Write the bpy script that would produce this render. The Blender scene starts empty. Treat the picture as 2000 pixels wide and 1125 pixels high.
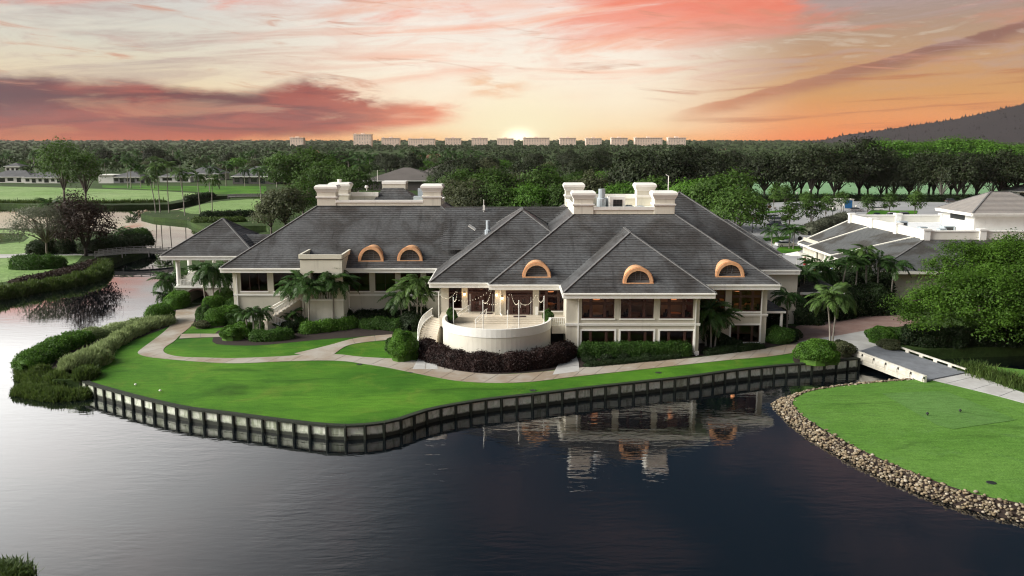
import bpy, math, random
import numpy as np
from mathutils import Vector, Matrix
from mathutils.geometry import tessellate_polygon

random.seed(7)
RNG = np.random.default_rng(11)
scene = bpy.context.scene
C = scene.collection

# ------------------------------------------------------------------ camera
FPX, HC = 1650.0, 25.2                 # focal length in photo pixels (2000 wide), camera height over the water
PITCH = math.atan(284.5 / FPX)
cam_data = bpy.data.cameras.new('camera')
cam = bpy.data.objects.new('camera', cam_data)
C.objects.link(cam)
cam.location = (0, 0, HC)
cam.rotation_euler = (math.pi / 2 - PITCH, 0, 0)
cam_data.sensor_width = 36
cam_data.lens = 36 * FPX / 2000
cam_data.clip_start = 0.5
cam_data.clip_end = 30000
scene.camera = cam

# ------------------------------------------------------------------ render settings
scene.render.engine = 'CYCLES'
scene.view_settings.view_transform = 'Standard'
scene.view_settings.look = 'None'
scene.view_settings.gamma = 1
scene.view_settings.exposure = 0.55
scene.view_settings.use_curve_mapping = False
scene.cycles.use_denoising = True
try:
    scene.cycles.denoiser = 'OPENIMAGEDENOISE'
    scene.cycles.denoising_input_passes = 'RGB_ALBEDO_NORMAL'
    scene.cycles.denoising_prefilter = 'ACCURATE'
except Exception:
    pass
scene.cycles.filter_width = 1.15
scene.cycles.max_bounces = 7
scene.cycles.diffuse_bounces = 3
scene.cycles.glossy_bounces = 3
scene.cycles.transmission_bounces = 4
scene.cycles.transparent_max_bounces = 8
scene.cycles.volume_bounces = 0
scene.cycles.use_adaptive_sampling = True
scene.cycles.adaptive_threshold = 0.02
scene.cycles.sample_clamp_indirect = 6
scene.cycles.caustics_reflective = False
scene.cycles.caustics_refractive = False

# ------------------------------------------------------------------ node helpers
def lin(c):
    return tuple((x / 12.92 if x <= 0.04045 else ((x + 0.055) / 1.055) ** 2.4) for x in (v / 255.0 for v in c[:3])) + (1.0,)

class S:
    """a shader socket that understands arithmetic"""
    nt = None
    def __init__(s, sock): s.s = sock
    def __add__(a, b): return mth('ADD', a, b)
    def __radd__(a, b): return mth('ADD', b, a)
    def __sub__(a, b): return mth('SUBTRACT', a, b)
    def __rsub__(a, b): return mth('SUBTRACT', b, a)
    def __mul__(a, b): return mth('MULTIPLY', a, b)
    def __rmul__(a, b): return mth('MULTIPLY', b, a)
    def __truediv__(a, b): return mth('DIVIDE', a, b)

def put(sock, v):
    if isinstance(v, S): S.nt.links.new(v.s, sock)
    else: sock.default_value = v

def node(t, **kw):
    n = S.nt.nodes.new(t)
    for k, v in kw.items(): setattr(n, k, v)
    return n

def mth(op, a, b=None, c=None, clamp=False):
    n = node('ShaderNodeMath', operation=op, use_clamp=clamp)
    put(n.inputs[0], a)
    if b is not None: put(n.inputs[1], b)
    if c is not None: put(n.inputs[2], c)
    return S(n.outputs[0])

def smooth(x, lo, hi):
    n = node('ShaderNodeMapRange', interpolation_type='SMOOTHSTEP')
    put(n.inputs['Value'], x)
    put(n.inputs['From Min'], lo); put(n.inputs['From Max'], hi)
    return S(n.outputs[0])

def vec(x, y, z):
    n = node('ShaderNodeCombineXYZ')
    for i, v in enumerate((x, y, z)): put(n.inputs[i], v)
    return S(n.outputs[0])

def noise(v, scale=1.0, detail=4.0, rough=0.55, dist=0.0, col=False):
    n = node('ShaderNodeTexNoise')
    if v is not None: put(n.inputs['Vector'], v)
    n.inputs['Scale'].default_value = scale
    n.inputs['Detail'].default_value = detail
    n.inputs['Roughness'].default_value = rough
    n.inputs['Distortion'].default_value = dist
    return S(n.outputs['Color' if col else 'Fac'])

def mix(f, a, b, blend='MIX'):
    n = node('ShaderNodeMix', data_type='RGBA', blend_type=blend)
    put(n.inputs[0], f); put(n.inputs[6], a); put(n.inputs[7], b)
    return S(n.outputs[2])

def scalev(v, sx, sy, sz):
    n = node('ShaderNodeMapping')
    put(n.inputs['Vector'], v)
    n.inputs['Scale'].default_value = (sx, sy, sz)
    return S(n.outputs[0])

def ramp(f, stops):
    n = node('ShaderNodeValToRGB')
    put(n.inputs[0], f)
    e = n.color_ramp.elements
    while len(e) < len(stops): e.new(0.5)
    for el, (p, c) in zip(e, stops): el.position = p; el.color = c
    return S(n.outputs[0])

# ------------------------------------------------------------------ world: sunset sky
SUN_AZ, SUN_EL = math.radians(-102), math.radians(32)     # where the soft key light comes from
world = bpy.data.worlds.new('World')
scene.world = world
world.use_nodes = True
S.nt = world.node_tree
S.nt.nodes.clear()
def build_sky():
    tc = node('ShaderNodeTexCoord')
    sep = node('ShaderNodeSeparateXYZ')
    S.nt.links.new(tc.outputs['Generated'], sep.inputs[0])
    x, y, z = (S(sep.outputs[i]) for i in range(3))
    a0 = mth('ARCTAN2', x, y) * (180 / math.pi)          # azimuth, degrees, 0 = the clubhouse
    e0 = mth('ARCSINE', z) * (180 / math.pi)             # elevation
    base = vec(a0, e0 * 3.0, 0.0)
    wa = noise(base, 0.10, 5, 0.6, 0.0)
    wb = noise(scalev(base, 1, 1.3, 1), 0.33, 5, 0.62, 0.4)
    e = e0 + (wa - 0.5) * 1.5 + (wb - 0.5) * 0.9          # ragged copies of the coordinates
    a = a0 + (wb - 0.5) * 6.0
    es = mth('MAXIMUM', e0, 0.0)
    # clear sky: three gradients, blended by azimuth
    g = lambda *st: ramp(es / 40.0, [(p / 40.0, lin(c)) for p, c in st])
    centre = g((0, (255, 190, 122)), (1.0, (255, 228, 184)), (2.5, (255, 238, 208)), (5, (252, 240, 222)), (9.5, (238, 228, 222)), (17, (206, 208, 214)), (40, (120, 136, 156)))
    left = g((0, (240, 146, 84)), (1.2, (234, 172, 116)), (3.5, (232, 212, 176)), (6, (216, 212, 196)), (9.5, (208, 206, 204)), (14, (226, 222, 218)), (22, (190, 196, 204)), (40, (118, 134, 154)))
    right = g((0, (246, 134, 78)), (1.2, (238, 150, 86)), (3.0, (212, 156, 98)), (6, (186, 152, 122)), (9.5, (150, 138, 138)), (17, (138, 144, 156)), (40, (92, 108, 130)))
    wl = smooth(a0, -4.0, -24.0)
    wr = smooth(a0, 7.0, 20.0)
    sky = mix(wr, mix(wl, centre, left), right)
    # glow where the sun has just gone down
    r2 = mth('SQRT', (a0 - 0.5) * (a0 - 0.5) * 0.35 + (e0 - 0.3) * (e0 - 0.3))
    sky = mix(smooth(r2, 4.2, 0.3) * 0.75, sky, lin((255, 246, 206)))
    sky = mix(smooth(r2, 0.95, 0.05) * 0.9, sky, (1.7, 1.55, 1.1, 1))
    # mauve bank low in the left
    t = mth('MULTIPLY', a + 31.0, 1 / 28.0)
    tt = mth('MAXIMUM', mth('MINIMUM', t, 1.2), -0.5)
    plume = smooth(mth('ABSOLUTE', a - (-13.2)), 4.4, 0.0) * 1.0
    top = 4.15 - 1.5 * tt + plume
    bot = tt * mth('ABSOLUTE', tt) * 2.0 - 0.35
    body = smooth(top - e, -0.15, 0.75) * smooth(e - bot, -0.5, 0.45) * smooth(t, 1.03, 0.9)
    gaps = smooth(noise(vec(a0 * 0.13, e0 * 0.8, 3.3), 1.0, 5, 0.6, 0.6), 0.66, 0.52)
    body = body * (0.76 + 0.24 * gaps)
    inner = noise(vec(a0 * 0.16, e0 * 1.3, 1.7), 1.0, 5, 0.6, 0.5)
    mauve = mix(smooth(inner, 0.34, 0.66), lin((160, 72, 66)), lin((98, 48, 60)))
    mauve = mix(smooth(t, 0.62, 1.0), mauve, lin((244, 142, 104)))
    mauve = mix(smooth(t, 0.25, -0.05) * smooth(e0, 0.6, 2.6), mauve, lin((88, 58, 74)))
    mauve = mix(smooth(e0, 1.3, 0.0) * 0.6, mauve, lin((206, 104, 68)))
    sky = mix(body * 0.96, sky, mauve)
    # long slanting streak on the right
    line = 2.35 + (a0 - 12.5) * 0.245
    d = e0 - line + (wb - 0.5) * 0.7
    wdt = smooth(a0, 8.0, 27.0)
    streak = smooth(d, 0.12, -0.05) * smooth(d, -1.25, -0.25) * smooth(a0, 9.5, 14.0)
    sky = mix(streak * 0.85, sky, mix(wdt, lin((218, 146, 104)), lin((142, 100, 92))))
    bars = smooth(noise(vec(a0 * 0.07 + e0 * 0.02, (e0 - a0 * 0.04) * 1.7, 8.1), 1.0, 5, 0.55, 0.3), 0.5, 0.66)
    sky = mix(bars * wr * smooth(e0, 7.0, 3.0) * 0.7, sky, lin((176, 98, 70)))
    # thin veil of cloud over everything
    nv = noise(vec((a0 + e0 * 2.0) * 0.05, (e0 - a0 * 0.10) * 0.5, 2.0), 1.0, 6, 0.62, 0.9)
    sky = mix(smooth(nv, 0.46, 0.66) * smooth(e0, 2.0, 5.0) * 0.70, sky, mix(mth('MAXIMUM', wl, wr), lin((250, 180, 148)), lin((178, 158, 154))))
    fl = noise(vec((a0 + e0 * 1.4) * 0.17, (e0 - a0 * 0.07) * 0.95, 21.0), 1.0, 7, 0.66, 1.2)
    sky = mix(smooth(fl, 0.50, 0.66) * smooth(e0, 2.6, 5.5) * 0.42, sky, mix(mth('MAXIMUM', wl, wr), lin((246, 204, 184)), lin((190, 162, 156))))
    sky = mix(smooth(fl, 0.46, 0.34) * smooth(e0, 3.0, 6.0) * 0.30, sky, mix(mth('MAXIMUM', wl, wr), lin((255, 246, 232)), lin((226, 216, 200))))
    # coral wisps, high up
    wisp = noise(vec((a0 + e0 * 2.2) * 0.075, (e0 - a0 * 0.17) * 0.42, 5.0), 1.0, 6, 0.6, 1.1)
    hi = smooth(e0, 4.8, 8.6)
    spot = smooth(mth('ABSOLUTE', a0 - 11.5), 12.0, 2.0) * smooth(e0, 4.2, 7.6) * 0.40 + smooth(mth('ABSOLUTE', a0 + 31.0), 8.0, 2.0) * smooth(e0, 7.2, 8.8) * 0.18
    coral = smooth(wisp + spot, 0.50, 0.82) * hi * smooth(e0, 11.0, 9.3)
    sky = mix(coral * 0.85, sky, mix(wb, lin((250, 150, 118)), lin((234, 104, 82))))
    # small brown-pink scraps
    scr = smooth(noise(vec((a0 + e0 * 3) * 0.16, (e0 + a0 * 0.05) * 1.1, 11.0), 1.0, 6, 0.62, 0.9), 0.57, 0.72)
    sky = mix(scr * smooth(e0, 1.5, 3.5) * smooth(e0, 14.0, 8.0) * 0.7, sky, lin((206, 146, 120)))
    warm = smooth(mth('SQRT', (a0 + 1.2) * (a0 + 1.2) * 0.25 + (e - 3.8) * (e - 3.8) * 1.6), 1.6, 0.3)
    sky = mix(warm * smooth(wb, 0.38, 0.62) * 0.6, sky, lin((240, 172, 120)))
    # upper sky: dusk blue overhead, a bright glow added out of view on the key-light side to whiten the lake
    nish = node('ShaderNodeTexSky', sky_type='NISHITA')
    nish.sun_disc = False
    nish.sun_elevation = SUN_EL
    nish.sun_rotation = SUN_AZ
    nish.dust_density = 3.0
    up = mix(0.55, mix(1.0, S(nish.outputs[0]), (0.012, 0.012, 0.012, 1), 'MULTIPLY'), (0.026, 0.054, 0.092, 1))
    cl = smooth(noise(vec(x / (z + 0.25), y / (z + 0.25), 0.0), 2.2, 6, 0.58, 0.3), 0.46, 0.70)
    up = mix(cl * 0.22 * smooth(e0, 70.0, 25.0), up, lin((206, 158, 148)))
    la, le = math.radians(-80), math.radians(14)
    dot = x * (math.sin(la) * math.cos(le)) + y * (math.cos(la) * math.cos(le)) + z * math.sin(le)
    up = mix(smooth(y, -0.15, -0.9) * 0.9, up, (0.40, 0.44, 0.50, 1))  # pale sky added behind the camera to light the walls facing it
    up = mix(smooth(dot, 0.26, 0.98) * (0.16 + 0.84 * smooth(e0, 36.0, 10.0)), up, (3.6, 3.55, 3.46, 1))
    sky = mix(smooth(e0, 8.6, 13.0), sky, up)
    bg = node('ShaderNodeBackground')
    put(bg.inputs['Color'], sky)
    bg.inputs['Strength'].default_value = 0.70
    out = node('ShaderNodeOutputWorld')
    S.nt.links.new(bg.outputs[0], out.inputs['Surface'])
build_sky()
world.cycles.sampling_method = 'MANUAL'
world.cycles.sample_map_resolution = 256

# ------------------------------------------------------------------ sun
sun_data = bpy.data.lights.new('sun', 'SUN')
sun = bpy.data.objects.new('sun', sun_data)
C.objects.link(sun)
sun_data.energy = 4.1
sun_data.angle = math.radians(36)
sun_data.color = (1.0, 0.955, 0.89)
_d = Vector((math.sin(SUN_AZ) * math.cos(SUN_EL), math.cos(SUN_AZ) * math.cos(SUN_EL), math.sin(SUN_EL)))
sun.rotation_euler = _d.to_track_quat('Z', 'Y').to_euler()

# ------------------------------------------------------------------ geometry helpers
CP, SP = math.cos(PITCH), math.sin(PITCH)
GZ = 1.2                                # level of the lawns over the water
def ray(px, py):
    dx, dy = (px - 1000) / FPX, (562.5 - py) / FPX
    return Vector((dx, CP + dy * SP, -SP + dy * CP))
def G(px, py, z=GZ):                    # photo pixel -> point on the level z
    r = ray(px, py); t = (z - HC) / r.z
    return Vector((r.x * t, r.y * t, z))
def W(px, py, Y):                       # photo pixel -> point on the upright plane at distance Y
    r = ray(px, py); t = Y / r.y
    return Vector((r.x * t, Y, HC + r.z * t))
def GL(pts, z=GZ): return [G(x, y, z) for x, y in pts]

def tag(o, label=None, cat=None, group=None, kind=None):
    if label: o['label'] = label
    if cat: o['category'] = cat
    if group: o['group'] = group
    if kind: o['kind'] = kind
    return o
def empty(name, loc, label=None, cat=None, group=None, rz=0.0):
    o = bpy.data.objects.new(name, None)
    o.empty_display_size = 0.5
    C.objects.link(o)
    o.location = loc; o.rotation_euler = (0, 0, rz)
    return tag(o, label, cat, group)
def link(name, mesh, parent=None, loc=None):
    o = bpy.data.objects.new(name, mesh)
    C.objects.link(o)
    if parent is not None: o.parent = parent
    if loc is not None: o.location = loc
    return o
def copy_tree(o, parent=None):
    c = o.copy(); C.objects.link(c); c.parent = parent
    for ch in o.children: copy_tree(ch, c)
    return c
def np_mesh(name, V, Q, mats, mi=None, smooth_=False):
    """V (n,3), Q (m,k) faces of one size"""
    me = bpy.data.meshes.new(name)
    V = np.asarray(V, np.float32); Q = np.asarray(Q, np.int32)
    m, k = Q.shape
    me.vertices.add(len(V)); me.vertices.foreach_set('co', V.ravel())
    me.loops.add(m * k); me.loops.foreach_set('vertex_index', Q.ravel())
    me.polygons.add(m)
    me.polygons.foreach_set('loop_start', np.arange(0, m * k, k, dtype=np.int32))
    if mi is not None: me.polygons.foreach_set('material_index', np.asarray(mi, np.int32))
    if smooth_: me.polygons.foreach_set('use_smooth', np.ones(m, bool))
    for mt in (mats if isinstance(mats, (list, tuple)) else [mats]): me.materials.append(mt)
    me.update(calc_edges=True); me.validate()
    return me

class MB:
    """collects faces in world coordinates, relative to an origin"""
    def __init__(s, origin=(0, 0, 0)):
        s.o = Vector(origin); s.v = []; s.f = []; s.m = []; s.cur = 0
    def face(s, pts):
        n = len(s.v)
        s.v += [tuple(Vector(p) - s.o) for p in pts]
        s.f.append(tuple(range(n, n + len(pts)))); s.m.append(s.cur)
        return s
    def box(s, x0, x1, y0, y1, z0, z1):
        if x0 > x1: x0, x1 = x1, x0
        if y0 > y1: y0, y1 = y1, y0
        if z0 > z1: z0, z1 = z1, z0
        p = [(x0, y0, z0), (x1, y0, z0), (x1, y1, z0), (x0, y1, z0), (x0, y0, z1), (x1, y0, z1), (x1, y1, z1), (x0, y1, z1)]
        return s.hexa(p)
    def hexa(s, p):
        n = len(s.v); s.v += [tuple(Vector(q) - s.o) for q in p]
        for q in ((0, 3, 2, 1), (4, 5, 6, 7), (0, 1, 5, 4), (1, 2, 6, 5), (2, 3, 7, 6), (3, 0, 4, 7)):
            s.f.append(tuple(n + i for i in q)); s.m.append(s.cur)
        return s
    def bar(s, a, b, w, h, up=(0, 0, 1)):
        a, b = Vector(a), Vector(b); d = (b - a)
        if d.length < 1e-6: return s
        d.normalize(); u = Vector(up)
        if abs(d.dot(u)) > 0.98: u = Vector((0, 1, 0))
        r = d.cross(u).normalized(); u = r.cross(d).normalized()
        r *= w / 2; u *= h / 2
        return s.hexa([a - r - u, a + r - u, b + r - u, b - r - u, a - r + u, a + r + u, b + r + u, b - r + u])
    def tube(s, pts, rad, n=8, cap=True):
        pts = [Vector(p) for p in pts]
        rad = rad if isinstance(rad, (list, tuple)) else [rad] * len(pts)
        rings = []
        for i, p in enumerate(pts):
            d = (pts[min(i + 1, len(pts) - 1)] - pts[max(i - 1, 0)]).normalized()
            u = Vector((1, 0, 0)) if abs(d.x) < 0.9 else Vector((0, 1, 0))
            r = d.cross(u).normalized(); u = r.cross(d).normalized()
            base = len(s.v)
            for k in range(n):
                t = 2 * math.pi * k / n
                s.v.append(tuple(p + (r * math.cos(t) + u * math.sin(t)) * rad[i] - s.o))
            rings.append(base)
        for a, b in zip(rings, rings[1:]):
            for k in range(n):
                s.f.append((a + k, a + (k + 1) % n, b + (k + 1) % n, b + k)); s.m.append(s.cur)
        if cap:
            s.f.append(tuple(rings[0] + k for k in reversed(range(n)))); s.m.append(s.cur)
            s.f.append(tuple(rings[-1] + k for k in range(n))); s.m.append(s.cur)
        return s
    def lathe(s, c, prof, n=12):
        """prof: (radius, z) from bottom to top round the upright axis through c"""
        return s.tube([(c[0], c[1], c[2] + z) for r, z in prof], [max(r, 1e-3) for r, z in prof], n)
    def poly(s, pts, z=None):               # flat outline, any shape, facing up
        pts = [Vector(p) if z is None else Vector((p[0], p[1], z)) for p in pts]
        tris = tessellate_polygon([pts])
        n = len(s.v); s.v += [tuple(p - s.o) for p in pts]
        for t in tris:
            a, b, c = (pts[i] for i in t)
            if (b - a).cross(c - a).z < 0: t = (t[0], t[2], t[1])
            s.f.append(tuple(n + i for i in t)); s.m.append(s.cur)
        return s
    def slab(s, pts, z0, z1, skirt=0.0):    # outline extruded downwards, its foot spread by skirt
        s.poly(pts, z1)
        pts = [Vector((p[0], p[1], 0)) for p in pts]
        area = sum(a.x * b.y - b.x * a.y for a, b in zip(pts, pts[1:] + pts[:1]))
        if area < 0: pts.reverse()
        out = []
        for i, p in enumerate(pts):
            d = (pts[(i + 1) % len(pts)] - pts[i - 1]).normalized()
            out.append(p + Vector((d.y, -d.x, 0)) * skirt)
        for i in range(len(pts)):
            j = (i + 1) % len(pts)
            s.face([(out[i].x, out[i].y, z0), (out[j].x, out[j].y, z0), (pts[j].x, pts[j].y, z1), (pts[i].x, pts[i].y, z1)])
        return s
    def build(s, name, mats, parent=None, smooth_=False):
        me = bpy.data.meshes.new(name)
        me.from_pydata(s.v, [], s.f)
        for mt in (mats if isinstance(mats, (list, tuple)) else [mats]): me.materials.append(mt)
        if any(s.m): me.polygons.foreach_set('material_index', s.m)
        if smooth_: me.polygons.foreach_set('use_smooth', [True] * len(s.f))
        me.update()
        o = link(name, me, parent)
        if parent is None: o.location = s.o
        return o

def curve(pts, step=1.0, closed=False):
    """Catmull-Rom through the points, resampled"""
    P = [Vector(p) for p in pts]; out = []
    n = len(P)
    for i in range(n if closed else n - 1):
        g = (lambda k: P[k % n]) if closed else (lambda k: P[min(max(k, 0), n - 1)])
        p0, p1, p2, p3 = g(i - 1), g(i), g(i + 1), g(i + 2)
        m = max(1, int((p2 - p1).length / step))
        for k in range(m):
            t = k / m
            out.append(0.5 * ((2 * p1) + (p2 - p0) * t + (2 * p0 - 5 * p1 + 4 * p2 - p3) * t * t + (3 * p1 - p0 - 3 * p2 + p3) * t ** 3))
    if not closed: out.append(P[-1].copy())
    return out
def even(pts, step):
    """points every step metres along a polyline"""
    P = [Vector(p) for p in pts]
    L = [0.0]
    for a, b in zip(P, P[1:]): L.append(L[-1] + (b - a).length)
    n = max(1, round(L[-1] / step)); out = []; j = 0
    for k in range(n + 1):
        s_ = L[-1] * k / n
        while j < len(P) - 2 and L[j + 1] < s_: j += 1
        f = (s_ - L[j]) / max(L[j + 1] - L[j], 1e-9)
        out.append(P[j].lerp(P[j + 1], min(max(f, 0), 1)))
    return out

# ------------------------------------------------------------------ materials
MATS = {}
def material(name, build):
    m = bpy.data.materials.new(name); m.use_nodes = True
    S.nt = m.node_tree; S.nt.nodes.clear()
    out = node('ShaderNodeOutputMaterial')
    sh = build()
    S.nt.links.new(sh, out.inputs['Surface'])
    MATS[name] = m
    return m
def pbr(col, rough=0.7, bump=None, bstr=0.3, bdist=0.02, metal=0.0, spec=0.5, **kw):
    p = node('ShaderNodeBsdfPrincipled')
    put(p.inputs['Base Color'], col); put(p.inputs['Roughness'], rough)
    p.inputs['Metallic'].default_value = metal
    p.inputs['Specular IOR Level'].default_value = spec
    if bump is not None:
        b = node('ShaderNodeBump'); b.inputs['Strength'].default_value = bstr; b.inputs['Distance'].default_value = bdist
        put(b.inputs['Height'], bump)
        S.nt.links.new(b.outputs[0], p.inputs['Normal'])
    for k, v in kw.items(): put(p.inputs[k.replace('_', ' ')], v)
    return p.outputs[0]
def wpos(): return S(node('ShaderNodeNewGeometry').outputs['Position'])
def opos(): return S(node('ShaderNodeTexCoord').outputs['Object'])
def orand(): return S(node('ShaderNodeObjectInfo').outputs['Random'])
def irand(): return S(node('ShaderNodeNewGeometry').outputs['Random Per Island'])
def c4(c): return tuple(c) + (1.0,) if len(c) == 3 else c

def plain(name, c1, c2=None, scale=1.5, rough=0.7, bscale=30, bstr=0.15, spec=0.4, metal=0.0, streak=0.0, rnd=0.0):
    """painted or mineral surface: two tones in soft patches, fine grain, optional rain streaks"""
    c2 = c2 or tuple(x * 0.82 for x in c1)
    def b():
        p = wpos()
        f = smooth(noise(p, scale, 6, 0.62), 0.3, 0.7)
        col = mix(f, c4(c1), c4(c2))
        if streak:
            st = smooth(noise(scalev(p, 2.2, 2.2, 0.22), 1.0, 5, 0.65), 0.52, 0.78)
            col = mix(st * streak, col, c4(tuple(x * 0.45 for x in c2)))
        if rnd:
            col = mix(orand() * rnd, col, c4(tuple(x * 0.6 for x in c2)))
        return pbr(col, rough, noise(p, bscale, 4, 0.6), bstr, 0.01, metal, spec)
    return material(name, b)

def leafmat(name, dark, light, rough=0.62, trans=0.3, var=0.5, clump=0.35):
    """leaves: each card its own tone, tones gathered in clumps, light let through"""
    def b():
        r = irand(); o = orand()
        n = noise(wpos(), clump, 3, 0.6)
        f = mth('ADD', r * var + (n - 0.5) * 1.5, (o - 0.5) * 0.35 + 0.5 - var * 0.5, clamp=True)
        col = mix(f, c4(tuple(v * 0.62 for v in dark)), c4(light))
        pr = node('ShaderNodeBsdfPrincipled')
        put(pr.inputs['Base Color'], col); pr.inputs['Roughness'].default_value = rough
        pr.inputs['Specular IOR Level'].default_value = 0.25
        tr = node('ShaderNodeBsdfTranslucent')
        put(tr.inputs['Color'], mix(0.5, col, c4(tuple(min(1, x * 1.3) for x in light))))
        ms = node('ShaderNodeMixShader'); ms.inputs[0].default_value = trans
        S.nt.links.new(pr.outputs[0], ms.inputs[1]); S.nt.links.new(tr.outputs[0], ms.inputs[2])
        return ms.outputs[0]
    return material(name, b)
# ================================================================== setting: materials
def grass(name, c1, c2, c3, big=0.06, fine=9.0, vary=1.0):
    def b():
        p = wpos()
        f = smooth(noise(p, big, 5, 0.6, 0.5), 0.34, 0.66)
        g = noise(scalev(p, 1.0, 0.6, 1.0), fine, 4, 0.75)
        g2 = noise(scalev(p, 0.5, 1.6, 1.0), big * 14, 5, 0.7, 0.6)
        col = mix(f, c4(c1), c4(c2))
        col = mix(smooth(noise(p, big * 3.3, 5, 0.65, 0.8), 0.50, 0.78) * 0.75, col, c4(c3))
        col = mix(smooth(noise(scalev(p, 0.35, 1.0, 1.0), big * 2.0, 4, 0.6, 1.5), 0.56, 0.74) * 0.75 * vary, col, c4(tuple(v * 0.48 for v in c2)))
        col = mix(smooth(g2, 0.35, 0.7) * 0.8 * vary, col, mix(1.0, col, (0.66, 0.70, 0.62, 1), 'MULTIPLY'))
        col = mix(smooth(g, 0.3, 0.75), mix(1.0, col, (0.64, 0.66, 0.62, 1), 'MULTIPLY'), mix(1.0, col, (1.25, 1.2, 1.15, 1), 'MULTIPLY'))
        return pbr(col, 0.85, g, 0.6, 0.05, spec=0.15)
    return material(name, b)
m_lawn = grass('lawn_grass', (0.100, 0.258, 0.020), (0.038, 0.142, 0.009), (0.165, 0.245, 0.034))
m_lawn2 = grass('tee_grass', (0.135, 0.285, 0.055), (0.105, 0.245, 0.040), (0.125, 0.245, 0.075), 0.09)
m_tee = grass('tee_box_grass', (0.130, 0.268, 0.072), (0.110, 0.245, 0.055), (0.12, 0.235, 0.075), 0.12)
m_fair = grass('fairway_grass', (0.30, 0.42, 0.19), (0.22, 0.36, 0.12), (0.17, 0.30, 0.07), 0.02, 2.0)
m_range = grass('range_grass', (0.25, 0.42, 0.25), (0.20, 0.37, 0.20), (0.17, 0.32, 0.13), 0.02, 2.0)
m_rough = grass('rough_grass', (0.052, 0.095, 0.022), (0.036, 0.066, 0.018), (0.070, 0.085, 0.030), 0.05, 3.0)
m_mulch = plain('mulch', (0.030, 0.019, 0.014), (0.018, 0.012, 0.010), 3.0, 0.95, 14, 0.8)
def _conc():
    p = wpos()
    f = smooth(noise(p, 0.16, 5, 0.6), 0.36, 0.62)
    col = mix(f, (0.40, 0.37, 0.32, 1), (0.28, 0.215, 0.15, 1))
    col = mix(smooth(noise(p, 0.9, 6, 0.65), 0.5, 0.8) * 0.55, col, (0.48, 0.47, 0.43, 1))
    col = mix(orand() * 0.22, col, (0.24, 0.21, 0.17, 1))
    return pbr(col, 0.8, noise(p, 22, 4, 0.6), 0.2, 0.01)
m_conc = material('path_concrete', _conc)
m_apron = plain('apron_concrete', (0.50, 0.50, 0.48), (0.40, 0.39, 0.37), 0.5, 0.8)
m_asph = plain('asphalt', (0.20, 0.205, 0.21), (0.155, 0.16, 0.165), 0.25, 0.9, 40, 0.3)
m_lot = plain('parking_asphalt', (0.34, 0.345, 0.345), (0.27, 0.275, 0.28), 0.06, 0.9, 8, 0.1)
m_deck = plain('bridge_deck', (0.20, 0.215, 0.235), (0.15, 0.16, 0.175), 0.8, 0.85, 20, 0.3)
m_bwhite = plain('weathered_white_concrete', (0.66, 0.64, 0.57), (0.50, 0.47, 0.39), 0.9, 0.75, 25, 0.3, streak=0.5)
def _pavers():
    p = wpos()
    bt = node('ShaderNodeTexBrick')
    put(bt.inputs['Vector'], p)
    bt.inputs['Scale'].default_value = 2.4; bt.inputs['Mortar Size'].default_value = 0.03
    bt.inputs['Color1'].default_value = (0.32, 0.19, 0.16, 1); bt.inputs['Color2'].default_value = (0.25, 0.155, 0.13, 1)
    bt.inputs['Mortar'].default_value = (0.16, 0.11, 0.09, 1)
    col = mix(smooth(noise(p, 0.5, 5), 0.35, 0.7) * 0.5, S(bt.outputs['Color']), (0.36, 0.27, 0.235, 1))
    return pbr(col, 0.8, S(bt.outputs['Fac']), 0.2, 0.01)
m_pave = material('pink_pavers', _pavers)
def _seawall():
    p = wpos(); o = orand()
    sep = node('ShaderNodeSeparateXYZ'); S.nt.links.new(p.s, sep.inputs[0]); z = S(sep.outputs[2])
    n = noise(scalev(p, 2.6, 2.6, 0.5), 1.0, 5, 0.65); n2 = noise(p, 2.2, 5, 0.6)
    col = mix(smooth(n2, 0.35, 0.7), (0.74, 0.76, 0.66, 1), (0.54, 0.60, 0.46, 1))
    col = mix(smooth(n + o * 0.12, 0.53, 0.74) * 0.75, col, (0.10, 0.13, 0.055, 1))
    col = mix(o * 0.45, col, (0.26, 0.29, 0.20, 1))
    line = z + (n - 0.5) * 0.35 + (o - 0.5) * 0.10
    col = mix(smooth(line, 0.46, 0.26), col, (0.020, 0.024, 0.014, 1))
    return pbr(col, 0.75, n2, 0.3, 0.02)
m_sea = material('stained_seawall_panel', _seawall)
m_tim = plain('dark_wet_timber', (0.022, 0.028, 0.016), (0.012, 0.016, 0.010), 3, 0.8, 18, 0.5)
def _rock():
    p = wpos()
    v = mth('FRACT', orand() * 7.31 + irand() * 5.17)
    col = ramp(v, [(0.0, (0.070, 0.050, 0.032, 1)), (0.25, (0.20, 0.145, 0.085, 1)), (0.5, (0.31, 0.25, 0.165, 1)), (0.75, (0.12, 0.095, 0.065, 1)), (1.0, (0.42, 0.37, 0.285, 1))])
    col = mix(smooth(noise(p, 4, 4), 0.45, 0.75) * 0.6, col, (0.12, 0.11, 0.05, 1))
    return pbr(col, 0.85, noise(p, 12, 4), 0.4, 0.03)
m_rock = material('shore_rock', _rock)
m_wood = plain('grey_bridge_wood', (0.27, 0.26, 0.245), (0.19, 0.18, 0.165), 2, 0.8, 20, 0.3)
m_white = plain('white_paint', (0.80, 0.79, 0.74), (0.74, 0.725, 0.67), 0.8, 0.55, 30, 0.06, streak=0.12)
m_dark = plain('dark_metal', (0.025, 0.03, 0.03), (0.018, 0.02, 0.02), 2, 0.5)
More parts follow.
